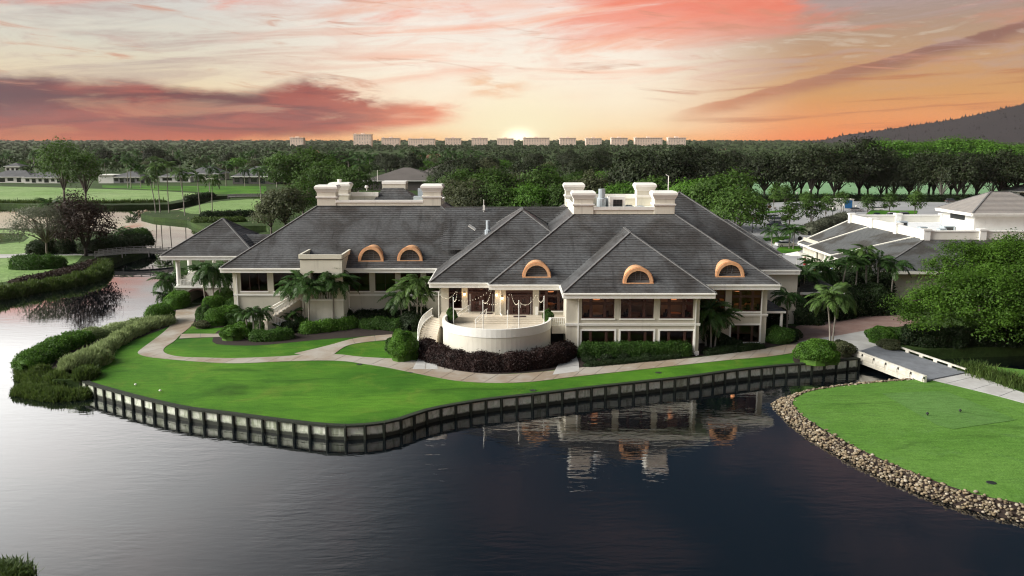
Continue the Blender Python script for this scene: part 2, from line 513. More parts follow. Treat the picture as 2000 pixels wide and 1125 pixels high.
def _water():
    p = wpos()
    sep = node('ShaderNodeSeparateXYZ'); S.nt.links.new(p.s, sep.inputs[0])
    zone = noise(p, 0.035, 3, 0.5, 0.6)
    calm = smooth(S(sep.outputs[0]), -45.0, 8.0)
    r1 = noise(scalev(p, 0.30, 1.0, 1), 1.0, 2, 0.5, 0.6)
    r2 = noise(scalev(p, 0.75, 2.1, 1), 1.0, 2, 0.5, 0.4)
    r3 = noise(scalev(p, 1.0, 2.6, 1), 4.0, 2, 0.5, 0.3)
    h = (r1 * 1.1 + r2 * 0.75 + r3 * 0.05) * (0.20 + smooth(zone, 0.40, 0.66) * 0.9) * (0.40 + calm * 0.6) * (0.05 + smooth(S(sep.outputs[1]), 170.0, 70.0))
    b = node('ShaderNodeBump'); b.inputs['Strength'].default_value = 0.30; b.inputs['Distance'].default_value = 0.08
    put(b.inputs['Height'], h)
    df = node('ShaderNodeBsdfDiffuse'); df.inputs[0].default_value = (0.003, 0.005, 0.007, 1)
    gl = node('ShaderNodeBsdfGlossy'); gl.inputs['Roughness'].default_value = 0.006; gl.inputs[0].default_value = (1, 1, 1, 1)
    fr = node('ShaderNodeLayerWeight'); fr.inputs['Blend'].default_value = 0.5
    for n_ in (gl, fr): S.nt.links.new(b.outputs[0], n_.inputs['Normal'])
    ms = node('ShaderNodeMixShader'); put(ms.inputs[0], 0.045 + 0.955 * mth('POWER', S(fr.outputs['Facing']), 3.0))
    S.nt.links.new(df.outputs[0], ms.inputs[1]); S.nt.links.new(gl.outputs[0], ms.inputs[2])
    return ms.outputs[0]
m_water = material('lake_water', _water)

def sheet(name, pts, z, mat, kind='structure', parent=None):
    mb = MB((0, 0, z)); mb.poly(pts, z)
    o = mb.build(name, mat, parent)
    if parent is None: o['kind'] = kind
    return o

# ================================================================== water and land
mb = MB(); mb.face([(-900, 5, 0), (900, 5, 0), (900, 1200, 0), (-900, 1200, 0)])
tag(mb.build('lake', m_water), kind='structure')

SEAWALL = [(164, 742), (178, 749), (245, 768), (300, 782), (370, 797), (450, 807), (525, 817), (590, 825), (640, 830), (685, 831.5), (725, 829), (775, 820), (825, 803), (870, 793), (950, 780), (1050, 769), (1150, 757), (1250, 746), (1350, 735), (1420, 725), (1500, 716), (1560, 711), (1620, 706), (1674, 700)]
sea = curve(GL(SEAWALL), 1.0)
LEFT_SHORE = [(520, 441), (526, 452), (475, 459), (430, 464), (380, 476), (345, 490), (338, 505), (345, 520), (352, 535), (348, 552), (330, 566), (322, 580), (316, 600), (290, 622), (230, 640), (170, 655), (110, 675), (62, 700), (45, 716), (70, 728), (105, 742)]
L3 = [(-400, 402), (0, 398), (100, 401), (220, 401), (330, 399), (365, 393), (410, 387), (420, 383), (450, 382), (452, 388), (412, 392), (395, 398), (345, 410), (285, 413), (275, 418), (300, 424), (365, 430), (382, 438), (405, 444), (460, 441)]
RIGHT_SHORE = [(1690, 684), (1712, 674), (1770, 684), (1830, 682), (2000, 676), (2300, 664)]
ground = sea + GL(RIGHT_SHORE) + [Vector((900, 60, GZ)), Vector((7000, 7000, GZ)), Vector((-7000, 7000, GZ)), Vector((-900, 300, GZ))] + GL(L3) + GL(LEFT_SHORE)
mb = MB(); mb.slab(ground, -0.7, GZ, 0.02)
tag(mb.build('ground', m_rough), kind='structure')

def far_z(y): return GZ + max(0.0, y - 1250.0) * 0.0066       # the plain rises gently towards the horizon
mb = MB()
ys = [1150, 1250, 2000, 3000, 4000, 5000, 6000, 6990]
for a, b in zip(ys, ys[1:]):
    mb.face([(-6900, a, far_z(a) + .02 - (1 if a == 1150 else 0)), (6900, a, far_z(a) + .02 - (1 if a == 1150 else 0)), (6900, b, far_z(b) + .02), (-6900, b, far_z(b) + .02)])
tag(mb.build('far_ground', m_rough), kind='structure')
# left bank with the big trees
L2 = [(-500, 615), (0, 567), (60, 556), (150, 541), (195, 527), (208, 508), (250, 492), (286, 482), (270, 468), (235, 458), (200, 452), (150, 449), (100, 447), (25, 446), (-400, 444), (-400, 456), (0, 457), (43, 459), (52, 464), (43, 469), (0, 474), (-500, 486)]
mb = MB(); mb.slab(GL(L2), -0.7, GZ, 0.5)
tag(mb.build('ground_left_bank', m_rough), kind='structure')
sheet('lawn_left_bank', GL([(-450, 560), (0, 552), (40, 545), (100, 528), (150, 512), (170, 490), (120, 470), (60, 452), (25, 449), (-300, 448), (-300, 455), (0, 455), (46, 457), (57, 464), (46, 472), (0, 477), (-450, 489)], GZ + .02), GZ + 0.02, m_fair)
# island with the tee
IZ = 0.75
ROCK_IN = [(1815, 739), (1700, 748), (1620, 757), (1572, 767), (1550, 779), (1553, 798), (1592, 829), (1682, 879), (1800, 930), (1900, 964), (2000, 985), (2250, 1040)]
ROCK_OUT = [(1812, 741), (1700, 751), (1610, 763), (1545, 775), (1515, 788), (1520, 804), (1562, 842), (1642, 892), (1742, 941), (1850, 984), (2000, 1022), (2260, 1088)]
isl = curve(GL(ROCK_IN, IZ), 1.5) + GL([(2900, 1100), (2900, 800), (2300, 745), (2000, 722), (1900, 712), (1875, 722)], IZ)
mb = MB(); mb.slab(isl, -0.7, IZ, 1.0)
tag(mb.build('ground_island', m_lawn2), kind='structure')
sheet('tee_box', GL([(1722, 768), (1845, 763), (1968, 812), (1985, 820), (1860, 838), (1830, 830)], IZ + .03), IZ + 0.03, m_tee)

# lawns
lawn = sea[1:-9] + GL([(1562, 709), (1556, 690), (1470, 690), (1350, 700), (1130, 720), (900, 722), (790, 690), (770, 650), (700, 638), (580, 648), (430, 640), (400, 628), (372, 632), (340, 634), (285, 655), (245, 672), (215, 690), (190, 706), (176, 722)])
sheet('lawn', lawn, GZ + 0.012, m_lawn)
sheet('fairway', GL([(-400, 398), (0, 393), (100, 396), (200, 396), (330, 394), (362, 388), (405, 383), (380, 377), (300, 372), (200, 369), (100, 366), (0, 364), (-400, 362)], GZ + .03), GZ + 0.03, m_fair)
sheet('putting_green', GL([(350, 411), (395, 399), (430, 393), (480, 389.5), (530, 388), (535, 396), (525, 408), (490, 416), (420, 419), (370, 417)], GZ + .03), GZ + 0.03, m_fair)
sheet('lawn_beyond_water', GL([(420, 379), (520, 379), (520, 364), (200, 362), (200, 366), (380, 374)], GZ + .025), GZ + 0.025, m_lawn)
sheet('range_field', GL([(1330, 350), (1330, 391), (1580, 391), (2100, 390), (2200, 362), (1800, 353), (1540, 353)], GZ + .03), GZ + 0.03, m_range)
sheet('meadow', GL([(540, 309), (800, 309), (800, 304), (540, 304)], GZ + .03), GZ + 0.03, m_fair)
sheet('parking_lot', GL([(1400, 404), (1440, 398), (1620, 392), (2000, 397), (2100, 480), (1900, 500), (1560, 520), (1420, 520), (1380, 470)], GZ + .035), GZ + 0.035, m_lot)
sheet('grass_island', GL([(1515, 490), (1522, 482), (1560, 481), (1568, 487), (1555, 493), (1520, 495)], GZ + .05), GZ + 0.13, m_lawn)
for i, pts in enumerate([[(1478, 415), (1540, 410), (1545, 413), (1480, 419)], [(1600, 432), (1625, 428), (1630, 432), (1603, 437)], [(1490, 466), (1540, 462), (1545, 466), (1495, 471)], [(1690, 420), (1790, 418), (1792, 412), (1700, 412)]]):
    mb = MB(); mb.slab(GL(pts), GZ, GZ + 0.16); tag(mb.build('planting_strip', m_lawn), kind='structure')
# painted bays in the car park
mb = MB()
for row, (xa, xb, ya, yb) in enumerate([(1465, 1600, 446, 452), (1470, 1600, 470, 480), (1470, 1560, 421, 425)]):
    for k in range(10):
        x = xa + (xb - xa) * k / 9
        p, q = G(x, ya, GZ), G(x + 14, yb, GZ)
        mb.bar((p.x, p.y, GZ + .045), (q.x, q.y, GZ + .045), 0.14, 0.006)
tag(mb.build('parking_markings', m_white), kind='structure')

# beds of mulch
BEDS = [[(415, 668), (430, 645), (480, 655), (560, 650), (600, 642), (700, 634), (790, 640), (795, 655), (740, 655), (690, 659), (620, 664), (560, 670), (500, 675), (440, 674)],
        [(845, 712), (850, 690), (870, 690), (960, 700), (1085, 690), (1095, 705), (1085, 722), (1000, 730), (925, 729)],
        [(1121, 690), (1130, 718), (1250, 708), (1400, 692), (1560, 667), (1560, 640), (1500, 640), (1300, 680)],
        [(1560, 712), (1552, 690), (1575, 680), (1650, 680), (1668, 695), (1650, 704)],
        [(380, 598), (376, 630), (430, 640), (470, 620), (440, 590)],
        [(176, 738), (168, 728), (190, 703), (250, 668), (330, 637), (340, 612), (352, 600), (330, 600), (300, 625), (200, 655), (110, 690), (90, 730)]]
for b in BEDS:
    sheet('mulch_bed', curve(GL(b), 1.0, True), GZ + 0.022, m_mulch)

# ================================================================== paths, slab by slab
def path(name, edges, z, step=2.4, mat=m_conc, gz=GZ):
    """edges: pairs of photo points across the path"""
    A = curve([G(*a, gz) for a, b in edges], 0.6); B = curve([G(*b, gz) for a, b in edges], 0.6)
    mid = [(A[int(i * (len(A) - 1) / 60)] + B[int(i * (len(B) - 1) / 60)]) / 2 for i in range(61)]
    L = sum((a - b).length for a, b in zip(mid, mid[1:]))
    n = max(2, int(L / step))
    A, B = even(A, sum((a - b).length for a, b in zip(A, A[1:])) / (4 * n)), even(B, sum((a - b).length for a, b in zip(B, B[1:])) / (4 * n))
    root = None
    mb = MB(); mb.slab(A + B[::-1], gz - .05, z); root = tag(mb.build(name, m_asph), kind='structure')
    for k in range(n):
        a = A[4 * k:4 * k + 5]; b = B[4 * k:4 * k + 5]
        if len(a) < 2 or len(b) < 2: continue
        g = 0.032 / step
        f = lambda p: [p[0].lerp(p[1], 4 * g)] + list(p[1:-1]) + [p[-1].lerp(p[-2], 4 * g)]
        a, b = f(a), f(b)
        s = MB(); s.slab(a + b[::-1], z - 0.01, z + 0.02 + random.uniform(0, 0.004))
        s.build('slab', mat, root)
path('path', [((344, 606), (395, 596)), ((341, 622), (384, 612)), ((332, 637), (376, 634)), ((316, 652), (353, 654)), ((295, 668), (340, 667)), ((276, 682), (323, 678)), ((269, 690), (319, 686)), ((285, 696.5), (328, 692.5)), ((320, 701), (355, 697.5)), ((390, 707), (400, 699)), ((462, 710), (462, 700)), ((550, 706.5), (550, 696.5)), ((625, 704.5), (615, 692)), ((675, 706), (664, 693)), ((710, 711), (705, 697.5)), ((755, 718), (757, 700.5)), ((800, 727), (800, 703)), ((850, 737), (850, 714)), ((900, 745), (895, 725)), ((970, 748.5), (965, 731.5)), ((1040, 746), (1040, 728.5)), ((1125, 736), (1125, 719.5)), ((1250, 722.5), (1250, 707)), ((1350, 711.5), (1350, 700)), ((1430, 703), (1430, 690)), ((1500, 697), (1500, 680.5)), ((1560, 688), (1562, 668))], GZ + 0.03)
path('path', [((640, 703), (575, 691)), ((655, 690), (640, 675.5)), ((680, 675), (690, 662)), ((720, 668), (735, 656)), ((775, 663), (778, 653))], GZ + 0.036)
path('path', [((350, 662), (354, 653)), ((385, 660), (390, 652.5)), ((432, 658.5), (432, 652.5)), ((470, 656), (468, 650))], GZ + 0.042)
path('path', [((817, 700), (805, 722)), ((850, 698), (856, 722))], GZ + 0.046, 1.2, m_apron)
path('path', [((1079, 733), (1131, 726)), ((1090, 712), (1130, 708)), ((1094, 698), (1124, 693)), ((1090, 684), (1118, 682)), ((1086, 672), (1116, 671))], GZ + 0.041, 2.4, m_apron)
sheet('drive', curve(GL([(1556, 637), (1600, 632), (1660, 618), (1720, 612), (1785, 616), (1790, 632), (1695, 646), (1640, 656), (1562, 668)]), 1.5, True), GZ + 0.025, m_pave)
sheet('drive_apron', GL([(1558, 668), (1600, 661), (1640, 655), (1695, 645), (1702, 660), (1722, 672), (1700, 682), (1670, 690), (1655, 680), (1610, 682), (1560, 689)]), GZ + 0.033, m_apron)
path('path', [((1800, 738), (1870, 723)), ((1880, 757), (1925, 741)), ((1960, 777), (1985, 763)), ((2060, 805), (2080, 792))], IZ + 0.03, 2.6, m_apron, IZ)
path('path', [((-60, 505), (-60, 497)), ((15, 504), (20, 497)), ((60, 500), (75, 494)), ((160, 499), (165, 495)), ((195, 499), (198, 495))], GZ + 0.04, 3.0, m_apron)

# ================================================================== sea wall: cap, posts and panels
root = empty('seawall', sea[0], 'stained white panel seawall with dark timber posts along the curved lawn', 'seawall')
o0 = sea[0]
pos = even(sea, 1.58)
mb = MB(o0)
for a, b in zip(pos, pos[1:]):
    e_ = (b - a).normalized(); e_ = Vector((e_.y, -e_.x, 0)) * .16; mb.bar(a + e_ + Vector((0, 0, 0.05)), b + e_ + Vector((0, 0, 0.05)), 0.56, 0.17)
mb.build('cap_beam', m_tim, root)
for i, (a, b) in enumerate(zip(pos, pos[1:])):
    d = (b - a).normalized(); nrm = Vector((d.y, -d.x, 0))
    zt = GZ - 0.03
    p = MB(o0)
    q0, q1 = a + nrm * 0.20, b + nrm * 0.20
    t = nrm * 0.06
    zm = 0.52 + random.uniform(-.02, .02)
    p.hexa([(q0 - t).xy.to_3d() + Vector((0, 0, -0.6)), (q0 + t).xy.to_3d() + Vector((0, 0, -0.6)), (q1 + t).xy.to_3d() + Vector((0, 0, -0.6)), (q1 - t).xy.to_3d() + Vector((0, 0, -0.6)),
            (q0 - t).xy.to_3d() + Vector((0, 0, zt)), (q0 + t).xy.to_3d() + Vector((0, 0, zt)), (q1 + t).xy.to_3d() + Vector((0, 0, zt)), (q1 - t).xy.to_3d() + Vector((0, 0, zt))])
    p.bar(Vector((q0.x, q0.y, zm)) + nrm * .07, Vector((q1.x, q1.y, zm)) + nrm * .07, 0.05, 0.05)
    p.build('panel', m_sea, root)
for i, a in enumerate(pos):
    b = pos[min(i + 1, len(pos) - 1)]; c = pos[max(i - 1, 0)]
    d = (b - c).normalized(); nrm = Vector((d.y, -d.x, 0))
    q = a + nrm * 0.34
    p = MB(o0); p.tube([(q.x, q.y, -0.9), (q.x, q.y, GZ + 0.0), (q.x, q.y, GZ + 0.10)], [0.15, 0.145, 0.12], 7)
    p.build('post', m_tim, root)

# ================================================================== rock revetment of the island
def rock_mesh(seed):
    r = random.Random(seed)
    import bmesh
    bm = bmesh.new(); bmesh.ops.create_icosphere(bm, subdivisions=1, radius=1)
    sx, sy, sz = r.uniform(.8, 1.3), r.uniform(.7, 1.05), r.uniform(.5, .8)
    for v in bm.verts:
        k = r.uniform(.72, 1.12); v.co = Vector((v.co.x * sx * k, v.co.y * sy * k, v.co.z * sz * k))
    me = bpy.data.meshes.new('rock'); bm.to_mesh(me); bm.free(); me.materials.append(m_rock)
    return me
ROCKS = [rock_mesh(i) for i in range(7)]
rin, rout = even(curve(GL(ROCK_IN, IZ), .5), 0.5), curve(GL(ROCK_OUT, 0.0), .5)
rout = even(rout, sum((a - b).length for a, b in zip(rout, rout[1:])) / (len(rin) - 1))
rk = []
for a, b in zip(rin, rout):
    w = (a - b).length
    for k in range(max(3, int(w / 0.065))):
        t = random.random()
        p = a.lerp(b, t * 1.04); p.x += random.uniform(-.25, .25); p.y += random.uniform(-.25, .25)
        p.z = IZ * (1 - t) + 0.0 * t + random.uniform(-.06, .14)
        rk.append((p, random.uniform(.08, .19) * (1.0 if w > 1 else .7)))
rk = [r for r in rk if r[0].x < 42]
rk.sort(key=lambda r: r[0].y - r[1] * 8)
mb = MB()
for a, b, c, d in zip(rin, rout, rout[1:], rin[1:]):
    k_ = Vector((0, 0, .03)); mb.face([a + k_, Vector((b.x, b.y, -.08)), Vector((c.x, c.y, -.08)), d + k_])
tag(mb.build('ground_shore', m_mulch), kind='structure')
root = empty('rock_revetment', rin[6], 'bank of tan and brown shore rocks round the tee island', 'rocks')
for p, s_ in rk[:300]:
    o = link('rock', random.choice(ROCKS), root, p - root.location)
    o.scale = (s_,) * 3; o.rotation_euler = (random.uniform(-.5, .5), random.uniform(-.5, .5), random.uniform(0, 6.28))
def merged(meshes, items, name, mat, parent=None, origin=(0, 0, 0)):
    data = []
    for me in meshes:
        v = np.empty(len(me.vertices) * 3, np.float32); me.vertices.foreach_get('co', v)
        f = np.array([p.vertices[:] for p in me.polygons], np.int32)
        data.append((v.reshape(-1, 3), f))
    VV, FF, n = [], [], 0
    for p, s_ in items:
        v, f = data[random.randrange(len(data))]
        t = random.uniform(0, 6.28); c, s = math.cos(t), math.sin(t)
        w = v * s_
        w = np.stack([w[:, 0] * c - w[:, 1] * s, w[:, 0] * s + w[:, 1] * c, w[:, 2]], 1) + np.array(p - Vector(origin), np.float32)
        VV.append(w); FF.append(f + n); n += len(v)
    me = np_mesh(name, np.concatenate(VV), np.concatenate(FF), mat)
    o = link(name, me, parent)
    if parent is None: o.location = origin
    return o
tag(merged(ROCKS, rk[300:], 'rocks', m_rock, root, rin[6]), kind='stuff')

# ================================================================== white bridge to the island
DZ = 1.5
A, B, Cc, D = G(1664, 690, DZ - .1), G(1806, 743, .92), G(1722, 671.5, DZ - .1), G(1886, 727, .92)
root = empty('road_bridge', A, 'low bridge with panelled white parapets carrying a grey deck to the island', 'bridge')
mb = MB(A); dn = Vector((0, 0, -.45)); mb.hexa([A + dn, B + dn, D + dn, Cc + dn, A, B, D, Cc]); mb.build('deck', m_deck, root)
mb = MB(A); mb.bar(A + Vector((0, 0, -.55)), B + Vector((0, 0, -.55)), 0.5, 0.35); mb.bar(Cc + Vector((0, 0, -.55)), D + Vector((0, 0, -.55)), 0.5, 0.35); mb.build('girder', m_bwhite, root)
nside = (A - Cc).normalized()
rails = even([A, B], 1.75)
for a, b in zip(rails, rails[1:]):
    p = MB(A); u = Vector((0, 0, 1)); e = (b - a).normalized() * 0.09
    p.bar(a + e + u * 0.02 + nside * .12, b - e + u * 0.02 + nside * .12, 0.10, 0.92)
    p.bar(a + e * 2 + u * 0.05 + nside * .2, b - e * 2 + u * 0.05 + nside * .2, 0.06, 0.46)
    p.build('parapet_panel', m_bwhite, root)
for a in rails:
    p = MB(A); p.box(a.x - .13, a.x + .13, a.y - .17, a.y + .09, a.z - .6, a.z + .56); p.build('post', m_bwhite, root)
    p = MB(A); q = a + nside * .25; p.box(q.x - .05, q.x + .05, q.y - .05, q.y + .05, a.z + .2, a.z + .42); p.build('bracket', m_dark, root)
mb = MB(A); mb.bar(A + nside * .1 + Vector((0, 0, .52)), B + nside * .1 + Vector((0, 0, .52)), .26, .09); mb.build('top_rail', m_bwhite, root)
far = even([Cc, D], 2.0)
for a, b in zip(far, far[1:]):
    p = MB(A); e = (b - a).normalized() * 0.25
    p.bar(a + Vector((0, 0, .34)), b + Vector((0, 0, .34)), .22, .16); p.bar(a - e + Vector((0, 0, .12)), a + e + Vector((0, 0, .12)), .2, .26)
    p.build('kerb_rail', m_bwhite, root)

# wooden footbridge across the pond
def footbridge(p, q, w, label, arch=0.5, step=1.7, zb=1.55, white=False):
    root = empty('footbridge', (p.x, p.y, 0.9), label, 'bridge')
    o = root.location
    pp = even([p, q], step); n = len(pp) - 1
    zz = lambda i: zb + arch * math.sin(math.pi * i / n)
    deck = MB(o); rail = MB(o)
    d = (q - p).normalized(); nr = Vector((d.y, -d.x, 0)) * w / 2
    for i in range(n):
        a, b = pp[i].xy.to_3d() + Vector((0, 0, zz(i))), pp[i + 1].xy.to_3d() + Vector((0, 0, zz(i + 1)))
        deck.bar(a, b, w, .22)
        for s in (-1, 1):
            f = MB(o)
            for h in (.35, .62):
                f.bar(a + nr * s + Vector((0, 0, h)), b + nr * s + Vector((0, 0, h)), .07, .2)
            f.build('rail_board', m_wood, root)
            rail.bar(a + nr * s + Vector((0, 0, 1.0)), b + nr * s + Vector((0, 0, 1.0)), .26, .08)
            f = MB(o); f.bar(a + nr * s * 1.03 + Vector((0, 0, -.9 if i % 3 == 0 else -.1)), a + nr * s * 1.03 + Vector((0, 0, 1.1)), .16, .16); f.build('post', m_wood, root)
    deck.build('deck', m_wood, root); rail.build('handrail', m_wood, root)
footbridge(G(190, 502), G(345, 498), 3.0, 'grey wooden footbridge over the pond beside the open pavilion')
footbridge(G(446, 386), G(520, 385), 4.0, 'small distant timber bridge beyond the putting green', 0.2, 3.0)
# rocks under the near end of the footbridge and along the left bank
for pts, lab, nn in [([(150, 540), (185, 530), (205, 515), (200, 505)], 'pale boulders heaped at the foot of the wooden footbridge', 60), ([(275, 416), (300, 422), (340, 427), (375, 432)], 'low rocky point under the tall leaning palms', 60)]:
    ln = curve(GL(pts, 0.3), .5); root = empty('boulders', ln[0], lab, 'rocks')
    for k in range(nn):
        p = random.choice(ln) + Vector((random.uniform(-1.3, 1.3), random.uniform(-1.5, 2.0), random.uniform(-.2, .8)))
        o = link('rock', random.choice(ROCKS), root, p - root.location); o.scale = (random.uniform(.35, .8),) * 3; o.rotation_euler.z = random.uniform(0, 6)
# ================================================================== clubhouse
m_stucco = plain('beige_stucco', (0.55, 0.52, 0.43), (0.50, 0.47, 0.385), 0.5, 0.85, 60, 0.2, streak=0.32)
m_stucco2 = plain('cream_stucco', (0.70, 0.67, 0.57), (0.64, 0.61, 0.51), 0.5, 0.8, 50, 0.12, streak=0.30)
m_trim = plain('cream_trim', (0.86, 0.85, 0.80), (0.81, 0.80, 0.74), 0.7, 0.6, 40, 0.05, streak=0.20)
m_brown = plain('brown_window_frame', (0.060, 0.024, 0.018), (0.045, 0.018, 0.014), 2, 0.45)
m_copper = plain('copper_orange', (0.74, 0.43, 0.235), (0.64, 0.34, 0.17), 2.5, 0.55, 30, 0.1, metal=0.0, streak=0.45)
m_louvre = plain('grey_louvre', (0.09, 0.085, 0.08), (0.07, 0.065, 0.06), 3, 0.6)
m_duct = plain('galvanised_duct', (0.42, 0.47, 0.50), (0.36, 0.41, 0.44), 1.5, 0.45, 20, 0.05)
m_room = plain('room_wall', (0.20, 0.085, 0.055), (0.16, 0.065, 0.045), 0.6, 0.8)
m_roomfloor = plain('room_floor', (0.14, 0.07, 0.045), (0.10, 0.05, 0.035), 0.8, 0.7)
m_cloth = plain('table_cloth', (0.72, 0.42, 0.26), (0.66, 0.36, 0.22), 1.0, 0.8)
m_curtain = plain('white_curtain', (0.62, 0.60, 0.58), (0.52, 0.50, 0.48), 2, 0.85)
m_floor = plain('terrace_stone', (0.62, 0.56, 0.46), (0.55, 0.49, 0.39), 0.4, 0.75, 12, 0.1)
m_mat = plain('door_mat', (0.05, 0.025, 0.022), (0.03, 0.016, 0.014), 4, 0.95)
def _rooftile():
    p = wpos(); o = opos()
    sep = node('ShaderNodeSeparateXYZ'); S.nt.links.new(p.s, sep.inputs[0])
    px_, py_, pz_ = (S(sep.outputs[i]) for i in range(3))
    tile = noise(scalev(p, 3.1, 3.1, 4.0), 1.0, 2, 0.5)
    patch = noise(scalev(p, 0.22, 0.22, 0.16), 1.0, 6, 0.65, 0.6)
    run = noise(scalev(p, 1.1, 0.10, 0.12), 1.0, 5, 0.65)
    col = mix(smooth(patch, 0.34, 0.66), (0.120, 0.124, 0.126, 1), (0.056, 0.053, 0.050, 1))
    col = mix(smooth(run, 0.52, 0.76) * 0.7, col, (0.022, 0.019, 0.017, 1))
    col = mix(smooth(noise(p, 0.35, 5, 0.6), 0.56, 0.76) * 0.35, col, (0.14, 0.15, 0.15, 1))
    col = mix(smooth(tile, 0.35, 0.65) * 0.55, col, mix(1.0, col, (0.55, 0.54, 0.54, 1), 'MULTIPLY'))
    return pbr(col, 0.42, tile, 0.35, 0.03, spec=0.6)
m_tile = material('slate_roof_tile', _rooftile)
m_ridge = plain('ridge_tile', (0.155, 0.155, 0.155), (0.11, 0.108, 0.105), 1.2, 0.8, 14, 0.3)
def _glass():
    p = wpos()
    lw = node('ShaderNodeFresnel'); lw.inputs[0].default_value = 1.5
    b = node('ShaderNodeBump'); b.inputs['Strength'].default_value = 0.05; b.inputs['Distance'].default_value = 0.05
    put(b.inputs['Height'], noise(p, 0.8, 2))
    gl = node('ShaderNodeBsdfGlossy'); gl.inputs['Roughness'].default_value = 0.03; S.nt.links.new(b.outputs[0], gl.inputs['Normal'])
    tr = node('ShaderNodeBsdfTransparent'); tr.inputs[0].default_value = (0.55, 0.52, 0.50, 1)
    ms = node('ShaderNodeMixShader')
    put(ms.inputs[0], S(lw.outputs[0]) * 0.6); S.nt.links.new(tr.outputs[0], ms.inputs[1]); S.nt.links.new(gl.outputs[0], ms.inputs[2])
    return ms.outputs[0]
m_glass = material('window_glass', _glass)
def _lamp(c, e):
    def b():
        em = node('ShaderNodeEmission'); em.inputs[0].default_value = c4(c); em.inputs[1].default_value = e
        return em.outputs[0]
    return b
m_bulb = material('lamp_glow', _lamp((1.0, 0.62, 0.28), 9.0))
m_spark = material('string_bulb_glow', _lamp((1.0, 0.86, 0.62), 1.0))
m_pend = material('pendant_glow', _lamp((1.0, 0.36, 0.14), 0.8))

EZ, TAN, UF = 8.65, 0.69, 4.75
CL = Vector((0, 100, GZ))
club = empty('clubhouse', CL, 'large cream clubhouse with grey tiled hip roofs, orange eyebrow dormers and terrace', 'clubhouse')
def cm(): return MB(CL)

def tiled(mb, A, B, n, kL, kR, run, slope, course=0.42, lift=0.05):
    """one roof slope laid in courses; A,B eave corners, n level direction up the slope, kL/kR how fast its ends close in"""
    A, B, n = Vector(A), Vector(B), Vector(n)
    d = (B - A).normalized(); L = (B - A).length
    N = max(1, int(run / (course * math.cos(math.atan(slope)))))
    nrm = Vector((0, 0, 1)) - n * slope; nrm.normalize()
    pt = lambda t, left: A + d * (min(kL * t, L) if left else L - kR * t) + n * t + Vector((0, 0, slope * t))
    for i in range(N):
        t0, t1 = run * i / N, run * (i + 1) / N
        a, b, c, e = pt(t0, True), pt(t0, False), pt(t1, False), pt(t1, True)
        j = nrm * (lift + random.uniform(-.006, .006))
        mb.face([a + j, b + j, c, e]); mb.face([a, b, b + j, a + j])
def hip_roof(name, x0, x1, y0, y1, ez=EZ, slope=TAN, zt=None, fascia=0.62, origin=CL, parent=club, open_back=False, tile=None, trim=None, label=None, overhang=1.2):
    w, dep = x1 - x0, y1 - y0
    run = (w / 2 if open_back else min(w, dep) / 2) if zt is None else (zt - ez) / slope
    mb = MB(origin); trim = trim or m_trim; tile = tile or m_tile
    kb = 0 if open_back else 1
    tiled(mb, (x0, y0, ez), (x1, y0, ez), (0, 1, 0), 1, 1, run, slope)
    tiled(mb, (x0, y1, ez), (x0, y0, ez), (1, 0, 0), kb, 1, run, slope)
    tiled(mb, (x1, y0, ez), (x1, y1, ez), (-1, 0, 0), 1, kb, run, slope)
    if not open_back: tiled(mb, (x1, y1, ez), (x0, y1, ez), (0, -1, 0), 1, 1, run, slope)
    o = mb.build(name, tile, parent)
    if label: o['label'] = label
    # hip and ridge caps
    caps = []; up = Vector((0, 0, .05)); R = run
    def cap(a, b, w_=.26): caps.append(MB(origin).bar(a, b, w_, .12))
    P = lambda x, y, t: Vector((x, y, ez + slope * t)) + up
    c0, c1 = P(x0 + R, y0 + R, R), P(x1 - R, y0 + R, R)
    cap(P(x0, y0, 0), c0); cap(P(x1, y0, 0), c1)
    if open_back: cap(c0, P(x0 + R, y1, R), .28)
    else:
        c2, c3 = P(x1 - R, y1 - R, R), P(x0 + R, y1 - R, R)
        cap(P(x1, y1, 0), c2); cap(P(x0, y1, 0), c3)
        if zt is None: cap(c0, c2, .28)
    [q.build('ridge_cap', m_ridge, o) for q in caps]
    # fascia, gutter and soffit
    f = MB(origin); zf = ez - 0.02
    yb = y1
    for a, b in (((x0, y0), (x1, y0)), ((x1, y0), (x1, yb)), ((x0, yb), (x0, y0))) + (() if open_back else (((x1, yb), (x0, yb)),)):
        a, b = Vector((a[0], a[1], zf - fascia / 2)), Vector((b[0], b[1], zf - fascia / 2))
        f.bar(a, b, .10, fascia)
        d = (b - a).normalized(); r = Vector((d.y, -d.x, 0)) * .12
        f.bar(a + r + Vector((0, 0, fascia / 2 - .10)), b + r + Vector((0, 0, fascia / 2 - .10)), .16, .16)
    f.build('fascia', trim, o)
    s = MB(origin); s.box(x0 + .05, x1 - .05, y0 + .05, y1 - .05, zf - fascia - .04, zf - fascia + .02); s.build('soffit', trim, o)
    return o

X = lambda px, Y, py=560: W(px, py, Y).x
